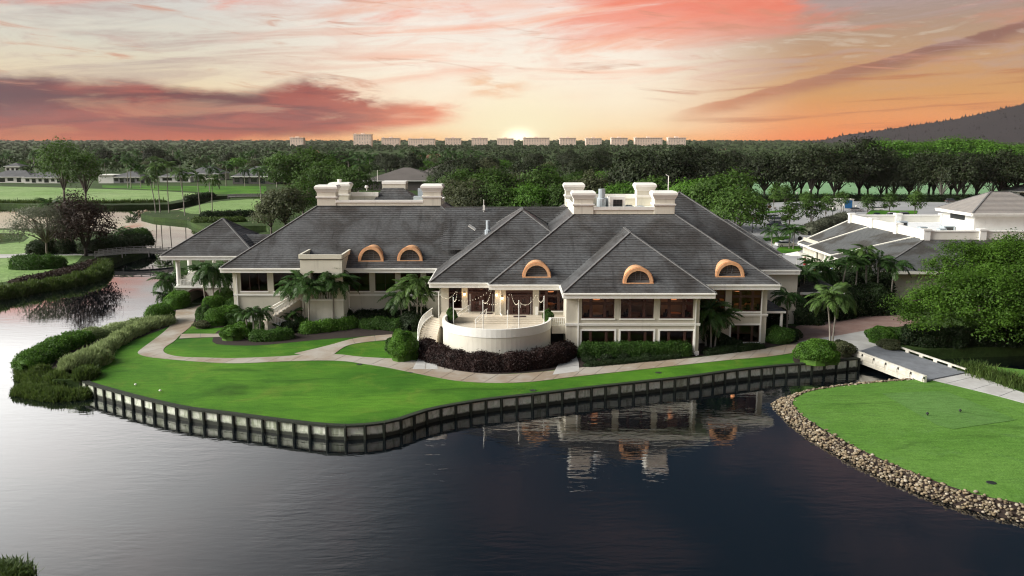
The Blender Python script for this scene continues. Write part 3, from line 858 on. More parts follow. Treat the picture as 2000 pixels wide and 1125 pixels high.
# ---- roofs
hip_roof('roof', -39.0, 0.5, 111.7, 141.0, zt=16.1)
hip_roof('roof', -9.9, 12.6, 99.9, 126.0)
hip_roof('roof', -2.7, 31.7, 98.5, 138.0, zt=15.98)
hip_roof('roof', 5.73, 22.7, 92.8, 108.5, open_back=True)
hip_roof('roof', 10.8, 38.0, 110.2, 137.4)
hip_roof('roof', 18.0, 40.5, 125.7, 138.9)
hip_roof('roof', -52.0, -37.8, 124.0, 138.2, tile=m_tile)
mb = cm()                                   # link roof between the two halves
tiled(mb, (-9.5, 113.5, 16.0 - TAN * 7.5), (12, 113.5, 16.0 - TAN * 7.5), (0, 1, 0), 0, 0, 7.5, TAN)
tiled(mb, (12, 128.5, 16.0 - TAN * 7.5), (-9.5, 128.5, 16.0 - TAN * 7.5), (0, -1, 0), 0, 0, 7.5, TAN)
o = mb.build('roof', m_tile, club); mb = cm(); mb.bar((-9.5, 121, 16.05), (8, 121, 16.05), .3, .12); mb.build('ridge_cap', m_ridge, o)
mb = cm()
tiled(mb, (-46, 127.2, 8.65), (-33, 127.2, 8.65), (0, 1, 0), 0, 0, 3.6, TAN); tiled(mb, (-33, 134.4, 8.65), (-46, 134.4, 8.65), (0, -1, 0), 0, 0, 3.6, TAN)
mb.build('roof', m_tile, club)

# ---- walls with real openings
def rect(px0, py0, px1, py1, Y):
    a, b = W(px0, py0, Y), W(px1, py1, Y)
    return (a.x, b.x, b.z, a.z)              # x0 x1 z0 z1
def wall_x(x0, x1, Y, z0, z1, holes=(), mat=None, reveal=0.28, name='wall', facing=-1):
    mb = cm()
    xs = sorted({x0, x1, *[h[0] for h in holes], *[h[1] for h in holes]}); zs = sorted({z0, z1, *[h[2] for h in holes], *[h[3] for h in holes]})
    for a, b in zip(xs, xs[1:]):
        for c, d in zip(zs, zs[1:]):
            mx, mz = (a + b) / 2, (c + d) / 2
            if any(h[0] < mx < h[1] and h[2] < mz < h[3] for h in holes): continue
            mb.face([(a, Y, c), (b, Y, c), (b, Y, d), (a, Y, d)])
    for a, b, c, d in holes:
        r = Y + reveal
        mb.face([(a, Y, c), (a, Y, d), (a, r, d), (a, r, c)]); mb.face([(b, Y, d), (b, Y, c), (b, r, c), (b, r, d)])
        mb.face([(a, Y, d), (b, Y, d), (b, r, d), (a, r, d)]); mb.face([(b, Y, c), (a, Y, c), (a, r, c), (b, r, c)])
    return mb.build(name, mat or m_stucco, club)
def wall_y(X_, y0, y1, z0, z1, mat=None, name='wall'):
    mb = cm(); mb.face([(X_, y0, z0), (X_, y1, z0), (X_, y1, z1), (X_, y0, z1)]); return mb.build(name, mat or m_stucco, club)
def window(r, Y, vert=(), horiz=(), fw=0.10, mw=0.12, sill=True, surround=False, mat=None, name='window', lab=None):
    """frame with mullions; a pane between each pair"""
    x0, x1, z0, z1 = r; yf = Y + 0.16; w, h = x1 - x0, z1 - z0
    mb = cm()
    mb.box(x0, x0 + fw, yf - .05, yf + .05, z0, z1); mb.box(x1 - fw, x1, yf - .05, yf + .05, z0, z1)
    mb.box(x0 + fw, x1 - fw, yf - .05, yf + .05, z0, z0 + fw); mb.box(x0 + fw, x1 - fw, yf - .05, yf + .05, z1 - fw, z1)
    xs = [x0 + fw] + [x0 + w * v for v in vert] + [x1 - fw]; zs = [z0 + fw] + [z0 + h * v for v in horiz] + [z1 - fw]
    for v in vert: mb.box(x0 + w * v - mw / 2, x0 + w * v + mw / 2, yf - .045, yf + .045, z0 + fw, z1 - fw)
    for v in horiz: mb.box(x0 + fw, x1 - fw, yf - .04, yf + .04, z0 + h * v - mw / 2, z0 + h * v + mw / 2)
    o = mb.build(name, mat or m_brown, club)
    if lab: o['label'] = lab
    for a, b in zip(xs, xs[1:]):
        for c, d in zip(zs, zs[1:]):
            p = cm(); p.face([(a, yf, c), (b, yf, c), (b, yf, d), (a, yf, d)]); p.build('pane', m_glass, o)
    if sill:
        s = cm(); s.box(x0 - .12, x1 + .12, Y - .12, Y + .20, z0 - .16, z0); s.build('sill', m_trim, o)
    if surround:
        s = cm(); t = .2
        s.box(x0 - t, x0, Y - .06, Y + .05, z0 - .16, z1 + t); s.box(x1, x1 + t, Y - .06, Y + .05, z0 - .16, z1 + t); s.box(x0, x1, Y - .06, Y + .05, z1, z1 + t)
        s.build('surround', m_trim, o)
    return o
def belt(x0, x1, Y, z, h=.28, out=.12):
    mb = cm(); mb.box(x0, x1, Y - out, Y - .003, z, z + h); mb.box(x0, x1, Y - out - .06, Y - out + .002, z + h * .55, z + h + .03); return mb.build('belt_course', m_trim, club)
def room(x0, x1, y0, y1, z0, z1, mat=m_room):
    mb = cm(); mb.box(x0, x1, y1, y1 + .1, z0, z1); mb.box(x0 - .1, x0, y0, y1, z0, z1); mb.box(x1, x1 + .1, y0, y1, z0, z1); mb.box(x0, x1, y0, y1, z1, z1 + .1)
    o = mb.build('room_wall', mat, club); mb = cm(); mb.box(x0, x1, y0, y1, z0 - .15, z0); mb.build('room_floor', m_roomfloor, club); return o
ZT = EZ - 0.66
# block with three bays (front)
YC, YD, YE, YB = 94.0, 99.7, 101.1, 113.0
cu = [rect(1137, 581, 1199.5, 622, YC), rect(1213, 581, 1276.5, 622, YC), rect(1290, 581, 1353.5, 622, YC)]
cl = [rect(1136, 646, 1199.5, 682, YC), rect(1212, 646, 1275.5, 682, YC), rect(1289, 646, 1352.5, 683, YC)]
xc0, xc1 = X(1106, YC, 620), X(1366, YC, 620)
wall_x(xc0, xc1, YC, GZ - .2, ZT, cu + cl); wall_y(xc0, YC, YD, GZ - .2, ZT); wall_y(xc1, YC, YD, GZ - .2, ZT)
for r in cu: window(r, YC, (.28, .71), (.70,), mw=.34)
for r in cl: window(r, YC, (.27, .75), (), mw=.30, surround=True, sill=False)
belt(xc0 - .1, xc1 + .1, YC, W(1200, 636, YC).z)
room(xc0 + .3, xc1 - .3, YC + .3, YC + 6, UF, ZT); room(xc0 + .3, xc1 - .3, YC + .3, YC + 5, GZ, UF - .4)
mb = cm(); mb.box(xc1 - .35, xc1 + .08, YC - .10, YC - .004, GZ - .2, GZ + .5); mb.build('corner_base', m_trim, club)
# main front, right of the bays
du = [rect(1369, 567, 1416, 608, YD), rect(1430, 567, 1486, 608, YD)]; dl = [rect(1428, 635, 1482, 668, YD)]
xd0, xd1 = X(967, YD, 600), X(1497, YD, 620)
door = [rect(988, 567, 1040.5, 615.5, YD)]; dw = [rect(1053, 567, 1107, 607, YD)]
wall_x(xd0, xd1, YD, GZ - .2, ZT, du + dl + door + dw); wall_y(xd1, YD, 138, GZ - .2, ZT); wall_y(xd0, YD, YE + 3, GZ, ZT)
for r in du: window(r, YD, (.30, .72), (.70,), mw=.30)
for r in dl: window(r, YD, (.27, .75), (), mw=.26, surround=True)
window(dw[0], YD, (.27, .70), (.72,), mw=.34)
belt(xc1 + .01, xd1 + .12, YD, W(1450, 617.5, YD).z)
room(xc1 + .2, xd1 - .3, YD + .3, YD + 8, UF, ZT); room(xc1 + .2, xd1 - .3, YD + .3, YD + 5, GZ, UF - .4); room(xd0 + .3, xc0 + 1.0, YD + .3, YD + 7, UF, ZT)
# front left of the terrace
ew = [rect(876, 561, 902, 602, YE)]; edoor = [rect(913, 561, 966, 609, YE)]
xe0, xe1 = X(862, YE, 600), xd0
wall_x(xe0, xe1, YE, GZ - .2, ZT, ew + edoor); wall_y(xe0, YE, YB, GZ - .2, ZT)
window(ew[0], YE, (), (.72,), mw=.12); room(xe0 + .2, xe1 - .1, YE + .3, YE + 6, UF, ZT)
# double doors with glazed leaves and side lights
def doors(r, Y):
    x0, x1, z0, z1 = r; w, h = x1 - x0, z1 - z0; yf = Y + .16
    mb = cm(); t = .16
    for v in (0, .14, .86, 1): mb.box(x0 + (w - t) * v, x0 + (w - t) * v + t, yf - .08, yf + .08, z0, z1)
    mb.box(x0 + t, x1 - t, yf - .07, yf + .07, z1 - .3, z1); mb.box(x0 + t, x1 - t, yf - .07, yf + .07, z0 + h * .74, z0 + h * .74 + .25)
    o = mb.build('entrance', m_brown, club)
    p = cm(); p.face([(x0 + t, yf + .03, z0 + h * .79), (x1 - t, yf + .03, z0 + h * .79), (x1 - t, yf + .03, z1 - .3), (x0 + t, yf + .03, z1 - .3)]); p.build('pane', m_glass, o)
    for s in (0, 1):
        a, b = x0 + w * (.17 if s == 0 else .505), x0 + w * (.495 if s == 0 else .83); dz = z0 + h * .73
        l = cm(); st = .30
        l.box(a, a + st, yf - .05, yf + .05, z0, dz); l.box(b - st, b, yf - .05, yf + .05, z0, dz)
        for zz in (z0, z0 + h * .33, dz - .25): l.box(a + st, b - st, yf - .049, yf + .049, zz, zz + .22)
        for k in (1, 2): xx = a + st + (b - a - 2 * st) * k / 3; l.box(xx - .02, xx + .02, yf - .03, yf + .03, z0 + .2, dz)
        for k in range(1, 7): zz = z0 + (dz - z0) * k / 7; l.box(a + st, b - st, yf - .028, yf + .028, zz - .02, zz + .02)
        d = l.build('door', m_brown, club)
        p = cm(); p.face([(a + st, yf, z0), (b - st, yf, z0), (b - st, yf, dz), (a + st, yf, dz)]); p.build('pane', m_glass, d)
        hd = cm(); xx = b - .12 if s == 0 else a + .12; hd.bar((xx, yf - .12, z0 + .9), (xx, yf - .12, z0 + 1.3), .04, .04); hd.build('handle', m_trim, d)
        q = cm(); xx = x0 + w * (.05 if s == 0 else .90); q.box(xx, xx + w * .075, yf + .12, yf + .16, z0, z0 + h * .72); q.build('curtain', m_curtain, o)
doors(door[0], YD); doors(edoor[0], YE)
# left wing
bw = [rect(a, 532, b, 568.5, YB) for a, b in ((469, 523), (533, 586), (682, 722), (732, 772.5), (782, 822), (832, 858))]
xb0, xb1 = X(458, YB, 570), X(870, YB, 570)
wall_x(xb0, xb1, YB, GZ - .2, ZT, bw); wall_y(xb0, YB, 138, GZ - .2, ZT)
for r in bw: window(r, YB, (.33, .67) if r[1] - r[0] > 3 else (.5,), (), mw=.07, fw=.08)
belt(xb0 - .1, xb1, YB, W(650, 578, YB).z)
room(xb0 + .3, xb1 - .3, YB + .3, YB + 9, UF, ZT)
mb = cm(); mb.box(xb0 - .12, xb0 + .25, YB - .08, YB - .004, GZ, ZT); mb.build('corner_board', m_stucco2, club)

# ---- tall bay with flat roof and balcony in front of the left wing
YT = 109.2
bx0, bx1 = X(586, YT, 520), X(668, YT, 520)
ztop = W(630, 507, YT).z; zp = W(630, 499.5, YT).z; zb = W(630, 586, YT).z
mb = cm(); mb.box(bx0, bx1, YT, YB + 2, zb + 3.6, ztop); mb.box(bx0, bx0 + 1.3, YT + .02, YB, GZ - .2, zb + 3.6); mb.box(bx1 - 1.4, bx1, YT + .02, YB, GZ - .2, zb + 3.6); mb.box(bx0 + 1.3, bx1 - 1.4, YT + .02, YT + .3, GZ - .2, zb); mb.box(bx0 + 1.3, bx1 - 1.4, YT + .3, YB, zb - .3, zb)
bay = mb.build('bay_wall', m_stucco2, club)
mb = cm()
for a, b in (((bx0, YT), (bx1, YT)), ((bx0, YT), (bx0, YB + 2)), ((bx1, YT), (bx1, YB + 2))):
    mb.bar((a[0], a[1], ztop + .38), (b[0], b[1], ztop + .38), .30, .56)
mb.build('parapet', m_stucco2, bay)
mb = cm(); mb.box(bx0 - .1, bx1 + .1, YT - .1, YB + 2.1, ztop, ztop + .1); mb.build('coping', m_louvre, bay)
mb = cm(); mb.box(bx0 - .1, bx1 + .1, YT - .12, YT - .002, zb - .1, zb + .12); mb.build('belt_course', m_trim, bay)
mb = cm(); mb.box(bx0 + 1.3, bx1 - 1.4, YB - .4, YB - .3, zb, zb + 3.6); mb.build('dark_screen', m_brown, bay)
def railing(p, q, h=1.0, gap=.16, parent=club, name='railing', mat=None, pick=.04, org=CL):
    p, q = Vector(p), Vector(q); n = max(2, int((q - p).length / gap)); u = Vector((0, 0, 1))
    mb = MB(org); mb.bar(p + u * h, q + u * h, .10, .09); mb.bar(p + u * .1, q + u * .1, .07, .07)
    mb.bar(p, p + u * (h + .05), .10, .10); mb.bar(q, q + u * (h + .05), .10, .10)
    r = mb.build(name, mat or m_trim, parent)
    if parent is not None:
        k_ = MB(org)
        for i in range(1, n): a = p.lerp(q, i / n); k_.bar(a + u * .1, a + u * h, pick, pick)
        k_.build('balusters', mat or m_trim, r)
    return r
railing((bx0 + 1.3, YT + .15, zb), (bx1 - 1.4, YT + .15, zb), 1.05, .2, pick=.07)

# outside stair from the bay down to the garden
sa, sb = G(556, 606, GZ + 1.6), G(585, 592, zb)
def stair(name, low, high, n, parent=club, mat=None, org=CL):
    """low/high: pairs of points (one side, other side); treads in between"""
    mb = MB(org)
    for i in range(n):
        f0, f1 = i / n, (i + 1) / n
        pts = []
        for f in (f0, f1):
            pts += [low[0].lerp(high[0], f), low[1].lerp(high[1], f)]
        z = low[0].z + (high[0].z - low[0].z) * f1
        a, b, c, d = (Vector((p.x, p.y, 0)) for p in (pts[0], pts[1], pts[3], pts[2]))
        mb.hexa([a + Vector((0, 0, low[0].z - .3)), b + Vector((0, 0, low[0].z - .3)), c + Vector((0, 0, low[0].z - .3)), d + Vector((0, 0, low[0].z - .3)), a + Vector((0, 0, z)), b + Vector((0, 0, z)), c + Vector((0, 0, z)), d + Vector((0, 0, z))])
    return mb.build(name, mat or m_floor, parent)
Ysa = 106.5
t0, t1 = Vector((bx0 - .2, YT + .4, zb)), Vector((bx0 - .2, YT + 2.4, zb))
l0 = Vector((W(526, 615, Ysa).x, Ysa - 1.0, 2.6)); l1 = Vector((W(548, 612, Ysa).x - 2.4, Ysa + 1.4, 2.6))
stair('stair', (l0, l1), (t0, t1), 9)
railing(l0 + Vector((0, 0, .1)), t0, 1.0, .22, pick=.07)
mb = cm(); mb.bar(l1 + Vector((0, 0, .5)), t1 + Vector((0, 0, .5)), .18, 1.1); mb.build('stair_wall', m_trim, club)
k0, k1 = G(500, 645, GZ), G(545, 645, GZ)
stair('stair', (k0, k1), (Vector((l1.x - .6, l1.y - .4, 2.6)), l0), 8)
railing(k1 + Vector((1.3, .2, .0)), l0 + Vector((.3, 0, 0)), 1.0, .22, pick=.07); railing(k0 + Vector((-1.6, .6, .0)), l1 + Vector((-1.0, -.3, .0)), 1.0, .22, pick=.07)

# ---- eyebrow dormers in copper
def dormer(px, pybase, wpx, hpx, Y0, eave_y, skirt=0.0):
    """sits on the slope that starts at eave_y"""
    r = ray(px, pybase)
    # meet the slope plane z = EZ + TAN*(y-eave_y)
    t = (EZ - TAN * eave_y - HC) / (r.z - TAN * r.y)
    c = Vector((r.x * t, r.y * t, HC + r.z * t)); sc = c.y * 1.0 / FPX
    w, h = wpx * sc / 2, hpx * sc
    mb = cm(); n = 18; d0, d1 = c.y - .30, c.y + 3.2; th = w * .19
    def arc(rw, rh, y): return [Vector((c.x - rw * math.cos(math.pi * k / n), y, c.z - .1 + rh * math.sin(math.pi * k / n))) for k in range(n + 1)]
    oa, ia, ob = arc(w, h, d0), arc(w - th, h - th * 1.1, d0), arc(w, h, d1)
    ib = arc(w - th, h - th * 1.1, d0 + .5)
    for k in range(n):
        mb.face([oa[k], ia[k], ia[k + 1], oa[k + 1]]); mb.face([oa[k], oa[k + 1], ob[k + 1], ob[k]]); mb.face([ia[k], ib[k], ib[k + 1], ia[k + 1]])
    oc, od = arc(w * 1.06, h * 1.05, d0 + .10), arc(w * 1.06, h * 1.05, d0 + .30)
    for k in range(n): mb.face([oc[k], oc[k + 1], od[k + 1], od[k]]); mb.face([oc[k], arc(w, h, d0 + .1)[k], arc(w, h, d0 + .1)[k + 1], oc[k + 1]])
    mb.box(c.x - w * 1.05, c.x + w * 1.05, d0 - .05, d0 + .25, c.z - .28, c.z - .10)
    o = mb.build('dormer', m_copper, club)
    l = cm(); l.face(ib); o2 = l.build('louvre', m_louvre, o)
    s = cm()
    for k in range(1, 6):
        zz = (h - th) * k / 6; ww = (w - th) * math.sqrt(max(0, 1 - (zz / (h - th)) ** 2))
        s.box(c.x - ww, c.x + ww, d0 + .40, d0 + .48, c.z - .1 + zz - .03, c.z - .1 + zz + .03)
    for v in (-.18, .18): s.box(c.x + v * w - .04, c.x + v * w + .04, d0 + .36, d0 + .49, c.z - .1, c.z - .1 + (h - th) * .96)
    s.build('louvre_slats', m_ridge, o)
    if skirt:
        k = cm(); k.hexa([(c.x - w, d0 - .3, c.z - .35), (c.x + w, d0 - .3, c.z - .35), (c.x + w, d0 + .3, c.z - .25), (c.x - w, d0 + .3, c.z - .25), (c.x - w, d0, c.z - .2), (c.x + w, d0, c.z - .2), (c.x + w, d0 + .3, c.z - .15), (c.x - w, d0 + .3, c.z - .15)]); k.build('dormer_apron', m_tile, o)
dormer(1048, 538, 54, 28, 0, 98.5); dormer(1425, 537, 55, 28, 0, 98.5); dormer(1246, 550, 58, 30, 0, 92.8)
dormer(725, 507, 48, 27, 0, 111.7, .6); dormer(801, 506.5, 48, 26, 0, 111.7, .6)

# ---- roof platforms with chimney-like corner towers
def tower(x0, x1, y0, y1, z0, z1, name='chimney_tower', cap_=True):
    mb = cm(); h = z1 - z0
    mb.box(x0, x1, y0, y1, z0 - .5, z0 + h * .78)
    o = mb.build(name, m_stucco2, club)
    t = cm()
    def ring(za, zb_, e0, e1):
        t.hexa([(x0 - e0, y0 - e0, za), (x1 + e0, y0 - e0, za), (x1 + e0, y1 + e0, za), (x0 - e0, y1 + e0, za), (x0 - e1, y0 - e1, zb_), (x1 + e1, y0 - e1, zb_), (x1 + e1, y1 + e1, zb_), (x0 - e1, y1 + e1, zb_)])
    ring(z0 + h * .36, z0 + h * .41, .05, .16); ring(z0 + h * .41, z0 + h * .47, .16, .16)
    ring(z0 + h * .66, z0 + h * .72, .05, .10); ring(z0 + h * .72, z0 + h * .84, .12, .30); ring(z0 + h * .84, z0 + h * .93, .32, .32); ring(z0 + h * .93, z0 + h, .30, .12)
    t.build('cornice', m_trim, o)
    return o
def parapet(x0, x1, y0, y1, z0, h, w=.35):
    mb = cm(); mb.box(x0, x1, y0, y1, z0 - .3, z0 + h * .72); o = mb.build('parapet', m_stucco2, club)
    t = cm(); t.box(x0 - .05, x1 + .05, y0 - .12, y1 + .12, z0 + h * .6, z0 + h); t.build('coping', m_trim, o); return o
zD = 15.98; s_ = 0.12
def platform(x0, x1, y0, y1, z): mb = cm(); mb.box(x0, x1, y0, y1, z - .4, z - .04); mb.build('flat_roof', m_stucco2, club); mb = cm(); mb.box(x0 - .02, x1 + .02, y0 - .05, y0 + .02, z - .12, z + .08); mb.build('flashing', m_dark, club)
platform(7.93, 21.07, 109.13, 127.4, zD)
for (xa, xb, ya, yb) in ((8.0, 10.5, 109.25, 111.6), (18.4, 21.0, 109.25, 111.6), (7.9, 10.4, 124.8, 127.2), (18.4, 20.9, 124.8, 127.2)): tower(xa, xb, ya, yb, zD, zD + (3.0 if ya < 120 else 3.3))
parapet(10.5, 18.4, 109.4, 109.75, zD, 1.0); parapet(8.05, 8.4, 111.6, 124.8, zD, 1.0); parapet(20.6, 20.95, 111.6, 124.8, zD, 1.0); parapet(10.4, 18.4, 126.6, 127.0, zD, 1.6)
zB = 16.1
platform(-28.3, -10.2, 122.4, 130.3, zB)
tower(-28.2, -25.5, 122.6, 124.7, zB, zB + 3.0); tower(-27.4, -24.7, 128.0, 130.2, zB, zB + 3.1); tower(-12.9, -10.3, 122.6, 125.6, zB, zB + 3.1)
parapet(-25.5, -12.9, 122.7, 123.05, zB, .85); parapet(-25.0, -20.6, 130.4, 130.75, zB, 1.55); parapet(-10.7, -10.35, 125.6, 130, zB, .85); parapet(-28.1, -27.75, 124.7, 128, zB, .85)
mb = cm(); mb.lathe((-26.2, 129.2, zB + 3.1), [(.3, 0), (.3, .3), (.36, .32), (.36, .45)], 10); mb.build('flue', m_trim, club)
# small hip-roofed plant room behind
mb = cm(); tiled(mb, (-21.5, 129.0, zB - .2), (-14.0, 129.0, zB - .2), (0, 1, 0), .45, .9, 3.2, .72); tiled(mb, (-14.0, 129, zB - .2), (-14.0, 137, zB - .2), (-1, 0, 0), 1, 1, 3.2, .72)
o = mb.build('roof', m_tile, club); parapet(-20.2, -16.6, 132.3, 135.5, zB + 2.1, 1.0)
# ducts and fans on the roofs
mb = cm(); mb.box(-14.8, -13.4, 127.2, 128.6, zB, zB + 1.1); mb.box(-14.3, -13.4, 128.8, 129.8, zB, zB + 2.2); mb.bar((-13.6, 128, zB + .9), (-11.2, 126.6, zB + .3), .5, .5); mb.build('air_duct', m_duct, club)
mb = cm(); mb.lathe((-19.2, 125, zB), [(.5, 0), (.5, .35), (.6, .4), (.1, .55)], 12); mb.lathe((-17.6, 125.2, zB), [(.5, 0), (.5, .35), (.6, .4), (.1, .55)], 12); mb.build('roof_fan', m_louvre, club)
mb = cm(); mb.box(11.6, 13.4, 114, 116, zD, zD + 1.8); mb.lathe((12.0, 113.4, zD + .2), [(.6, 0), (.6, 1.6), (.45, 1.7), (.45, 2.9)], 12); mb.build('air_duct', m_duct, club)
mb = cm(); mb.box(12.9, 15.0, 112.2, 114.6, zD, zD + 2.1); o = mb.build('air_handler', m_trim, club)
mb = cm(); mb.box(13.4, 14.6, 112.14, 112.19, zD + .75, zD + 1.75); mb.build('intake_grille', m_dark, o)
mb = cm()
for k in range(1, 3): mb.box(13.4 + .4 * k - .02, 13.4 + .4 * k + .02, 112.1, 112.13, zD + .75, zD + 1.75)
mb.box(13.4, 14.6, 112.1, 112.13, zD + 1.23, zD + 1.27); mb.build('grille_bars', m_louvre, o)
for x_, y_ in ((15.8, 114.5), (17.2, 113.2)):
    mb = cm(); mb.box(x_ - .6, x_ + .6, y_ - .5, y_ + .5, zD, zD + .75); mb.lathe((x_, y_, zD + .75), [(.45, 0), (.45, .12), (.3, .14)], 12); mb.build('condenser', m_duct, club)
mb = cm(); a = W(1305, 376, 118); mb.tube([(a.x, 118, zD), (a.x, 118, zD + 4.6), (a.x - .35, 118, zD + 4.8)], .07, 6); mb.build('vent_pipe', m_trim, club)
mb = cm(); a = W(945, 397, 120.2); mb.tube([(a.x, 120.2, 15.2), (a.x, 120.2, 17.2)], .05, 6); mb.box(a.x - .15, a.x + .15, 120.1, 120.3, 15.7, 16.4); mb.build('antenna_mast', m_trim, club)
a = W(953, 445, 112.5); mb = cm(); mb.lathe((a.x, 112.5, a.z - 1.2), [(.45, 0), (.45, .9), (.28, 1.0), (.28, 2.2)], 10); mb.build('flue', m_duct, club)
a = W(737, 335, 134); mb = cm(); mb.tube([(a.x, 134, zB + 3), (a.x, 134, a.z + .2)], .035, 5); mb.build('antenna_mast', m_trim, club)
a = W(716, 366, 130.5); mb = cm(); mb.lathe((a.x, 130.5, a.z - .5), [(.05, 0), (.05, .3), (.28, .45), (.3, .6), (.18, .8)], 10); mb.build('roof_light', m_trim, club)
a = W(922, 444, 113); mb = cm(); mb.bar((a.x - .45, 113, a.z + .3), (a.x + .45, 113, a.z - .3), .6, .14, (0, -.3, 1)); mb.build('skylight', m_trim, club)

# ---- downspouts
for px, Y, p0, p1 in ((1130, YC, 580, 688), (1360, YC, 580, 690), (1489, YD, 566, 670), (977, YD, 566, 612), (461, YB, 530, 600), (680, YB, 530, 600)):
    a, b = W(px, p0, Y - .12), W(px, p1, Y - .12)
    mb = cm(); mb.bar((a.x, Y - .9, ZT + .1), (a.x, Y - .12, ZT - .45), .13, .13); mb.bar((a.x, Y - .12, ZT - .4), (a.x, Y - .12, b.z), .13, .13)
    mb.bar((a.x, Y - .12, b.z), (a.x + .25, Y - .4, b.z - .25), .13, .13); mb.build('downspout', m_trim, club)

# ---- lamps on the front, lit
for px, py, Y in ((907, 575, YE), (970, 576.5, YE - 1.2), (981, 583, YD)):
    a = W(px, py, Y - .18)
    mb = cm(); mb.box(a.x - .08, a.x + .08, a.y + .06, a.y + .17, a.z - .1, a.z + .3); mb.lathe((a.x, a.y, a.z + .18), [(.12, 0), (.04, .12)], 8); o = mb.build('wall_lamp', m_dark, club)
    mb = cm(); mb.lathe((a.x, a.y, a.z - .15), [(.06, 0), (.10, .08), (.11, .3), (.08, .34)], 8); mb.build('lamp_glass', m_bulb, o)
    l = bpy.data.lights.new('lamp_light', 'POINT'); l.energy = 6; l.color = (1, .62, .3); l.shadow_soft_size = .15
    lo = bpy.data.objects.new('lamp_light', l); C.objects.link(lo); lo.parent = o; lo.location = Vector((a.x, a.y - .35, a.z)) - CL

# ---- dining rooms behind the glass
for px, py, Y, w in ((1075, 600, YD + 3, 1.6), (1100, 602, YD + 4, 1.4), (1388, 595, YD + 2.5, 1.5), (1405, 582, YD + 6, 1.3), (1445, 596, YD + 2.5, 1.5), (1466, 600, YD + 3, 1.5), (1165, 615, YC + 2.5, 1.6), (1240, 616, YC + 3.0, 1.5), (1318, 615, YC + 2.8, 1.6)):
    a = W(px, py, Y); t = empty('dining_table', (a.x, Y, UF), 'round dining table with cloth indoors, ' + dict([(1075, 'behind the window right of the lit doors'), (1100, 'deep behind the window beside the first bay'), (1388, 'in the narrow dining window, in front'), (1405, 'in the narrow dining window, far back'), (1445, 'behind the upper corner window, on its terrace side'), (1466, 'behind the upper corner window, at its outer pane'), (1165, 'white, behind the first upper bay window'), (1240, 'behind the middle upper bay window'), (1318, 'behind the third upper bay window')])[px], 'table', 'tables inside the dining rooms')
    mb = MB(t.location); mb.lathe((a.x, Y, UF + .02), [(w * .52, 0), (w * .5, .5), (w * .48, .72), (w * .47, .76)], 18); mb.build('cloth', m_cloth if px not in (1165,) else m_curtain, t)
    mb = MB(t.location)
    for k in range(4): c_, s2 = math.cos(k * 1.57 + .5), math.sin(k * 1.57 + .5); mb.box(a.x + c_ * w * .75 - .22, a.x + c_ * w * .75 + .22, Y + s2 * w * .75 - .22, Y + s2 * w * .75 + .22, UF + .42, UF + .5); mb.box(a.x + c_ * w * .92 - .2, a.x + c_ * w * .92 + .2, Y + s2 * w * .92 - .05, Y + s2 * w * .92 + .05, UF + .02, UF + 1.0)
    mb.build('chairs', m_brown, t)
for i, (px, Y) in enumerate(((1075, YD + 3.5), (1440, YD + 4), (1395, YD + 5), (1015, YD + 4), (940, YE + 4), (1165, YC + 4), (1315, YC + 4))):
    a = W(px, 575, Y); p = empty('pendant_lamp', (a.x, Y, ZT), f'glowing orange pendant lamp hanging indoors, {("above the table behind the terrace window", "in the upper corner dining window", "in the dining window beside the front bays", "behind the glazed terrace doors", "behind the shaded terrace doors", "in the first upper bay window", "in the third upper bay window")[i]}', 'lamp')
    mb = MB(p.location); mb.tube([(a.x, Y, ZT), (a.x, Y, ZT - .7)], .02, 5); mb.build('cord', m_dark, p)
    mb = MB(p.location); mb.lathe((a.x, Y, ZT - 1.05), [(.42, 0), (.42, .22), (.3, .34)], 14); mb.build('shade', m_pend, p)
    l = bpy.data.lights.new('pendant_light', 'POINT'); l.energy = 9; l.color = (1, .45, .2); l.shadow_soft_size = .3
    lo = bpy.data.objects.new('pendant_light', l); C.objects.link(lo); lo.parent = p; lo.location = (0, 0, -1.3)

# ---- terrace
TC, TR, TZ = Vector((-1.75, 96.0, 0)), 6.25, 4.15
ter = empty('terrace', (TC.x, TC.y, GZ), 'round cream terrace with white parapet in front of the lit doors', 'terrace')
TO = ter.location
arc = lambda r, z, a0=-200, a1=20, n=44: [Vector((TC.x + r * math.cos(math.radians(a0 + (a1 - a0) * k / n)), TC.y + r * math.sin(math.radians(a0 + (a1 - a0) * k / n)), z)) for k in range(n + 1)]
def band(r0, r1, z0, z1, mat, name):
    mb = MB(TO); A, B, A2, B2 = arc(r0, z0), arc(r0, z1), arc(r1, z0), arc(r1, z1)
    for k in range(len(A) - 1):
        mb.face([A[k], A[k + 1], B[k + 1], B[k]]); mb.face([A2[k + 1], A2[k], B2[k], B2[k + 1]]); mb.face([B[k], B[k + 1], B2[k + 1], B2[k]])
    return mb.build(name, mat, ter)
band(TR, TR - .3, GZ - .2, TZ + .05, m_stucco2, 'retaining_wall'); band(TR + .05, TR - .22, TZ + .05, TZ + 1.0, m_trim, 'parapet')
mb = MB(TO); mb.poly([Vector((p.x, p.y, TZ)) for p in arc(TR - .25, TZ)], TZ); mb.build('floor', m_floor, ter)
mb = MB(TO)
mb.box(xe0, xc0, 98.2, YE + .1, TZ - .5, UF - .02)
for k in range(3): mb.box(X(925, 97, 620), X(1062, 97, 620), 98.2 - .34 * (3 - k), 98.2 - .34 * (2 - k), TZ - .4, TZ + .15 * (k + 1) - .01)
mb.build('landing_steps', m_floor, ter)
for px, py in ((950, 612), (1015, 618)):
    a = G(px, py, UF); mb = MB(TO); mb.box(a.x - .75, a.x + .75, a.y - .35, a.y + .35, UF - .03, UF + .02); mb.build('door_mat', m_mat, ter)
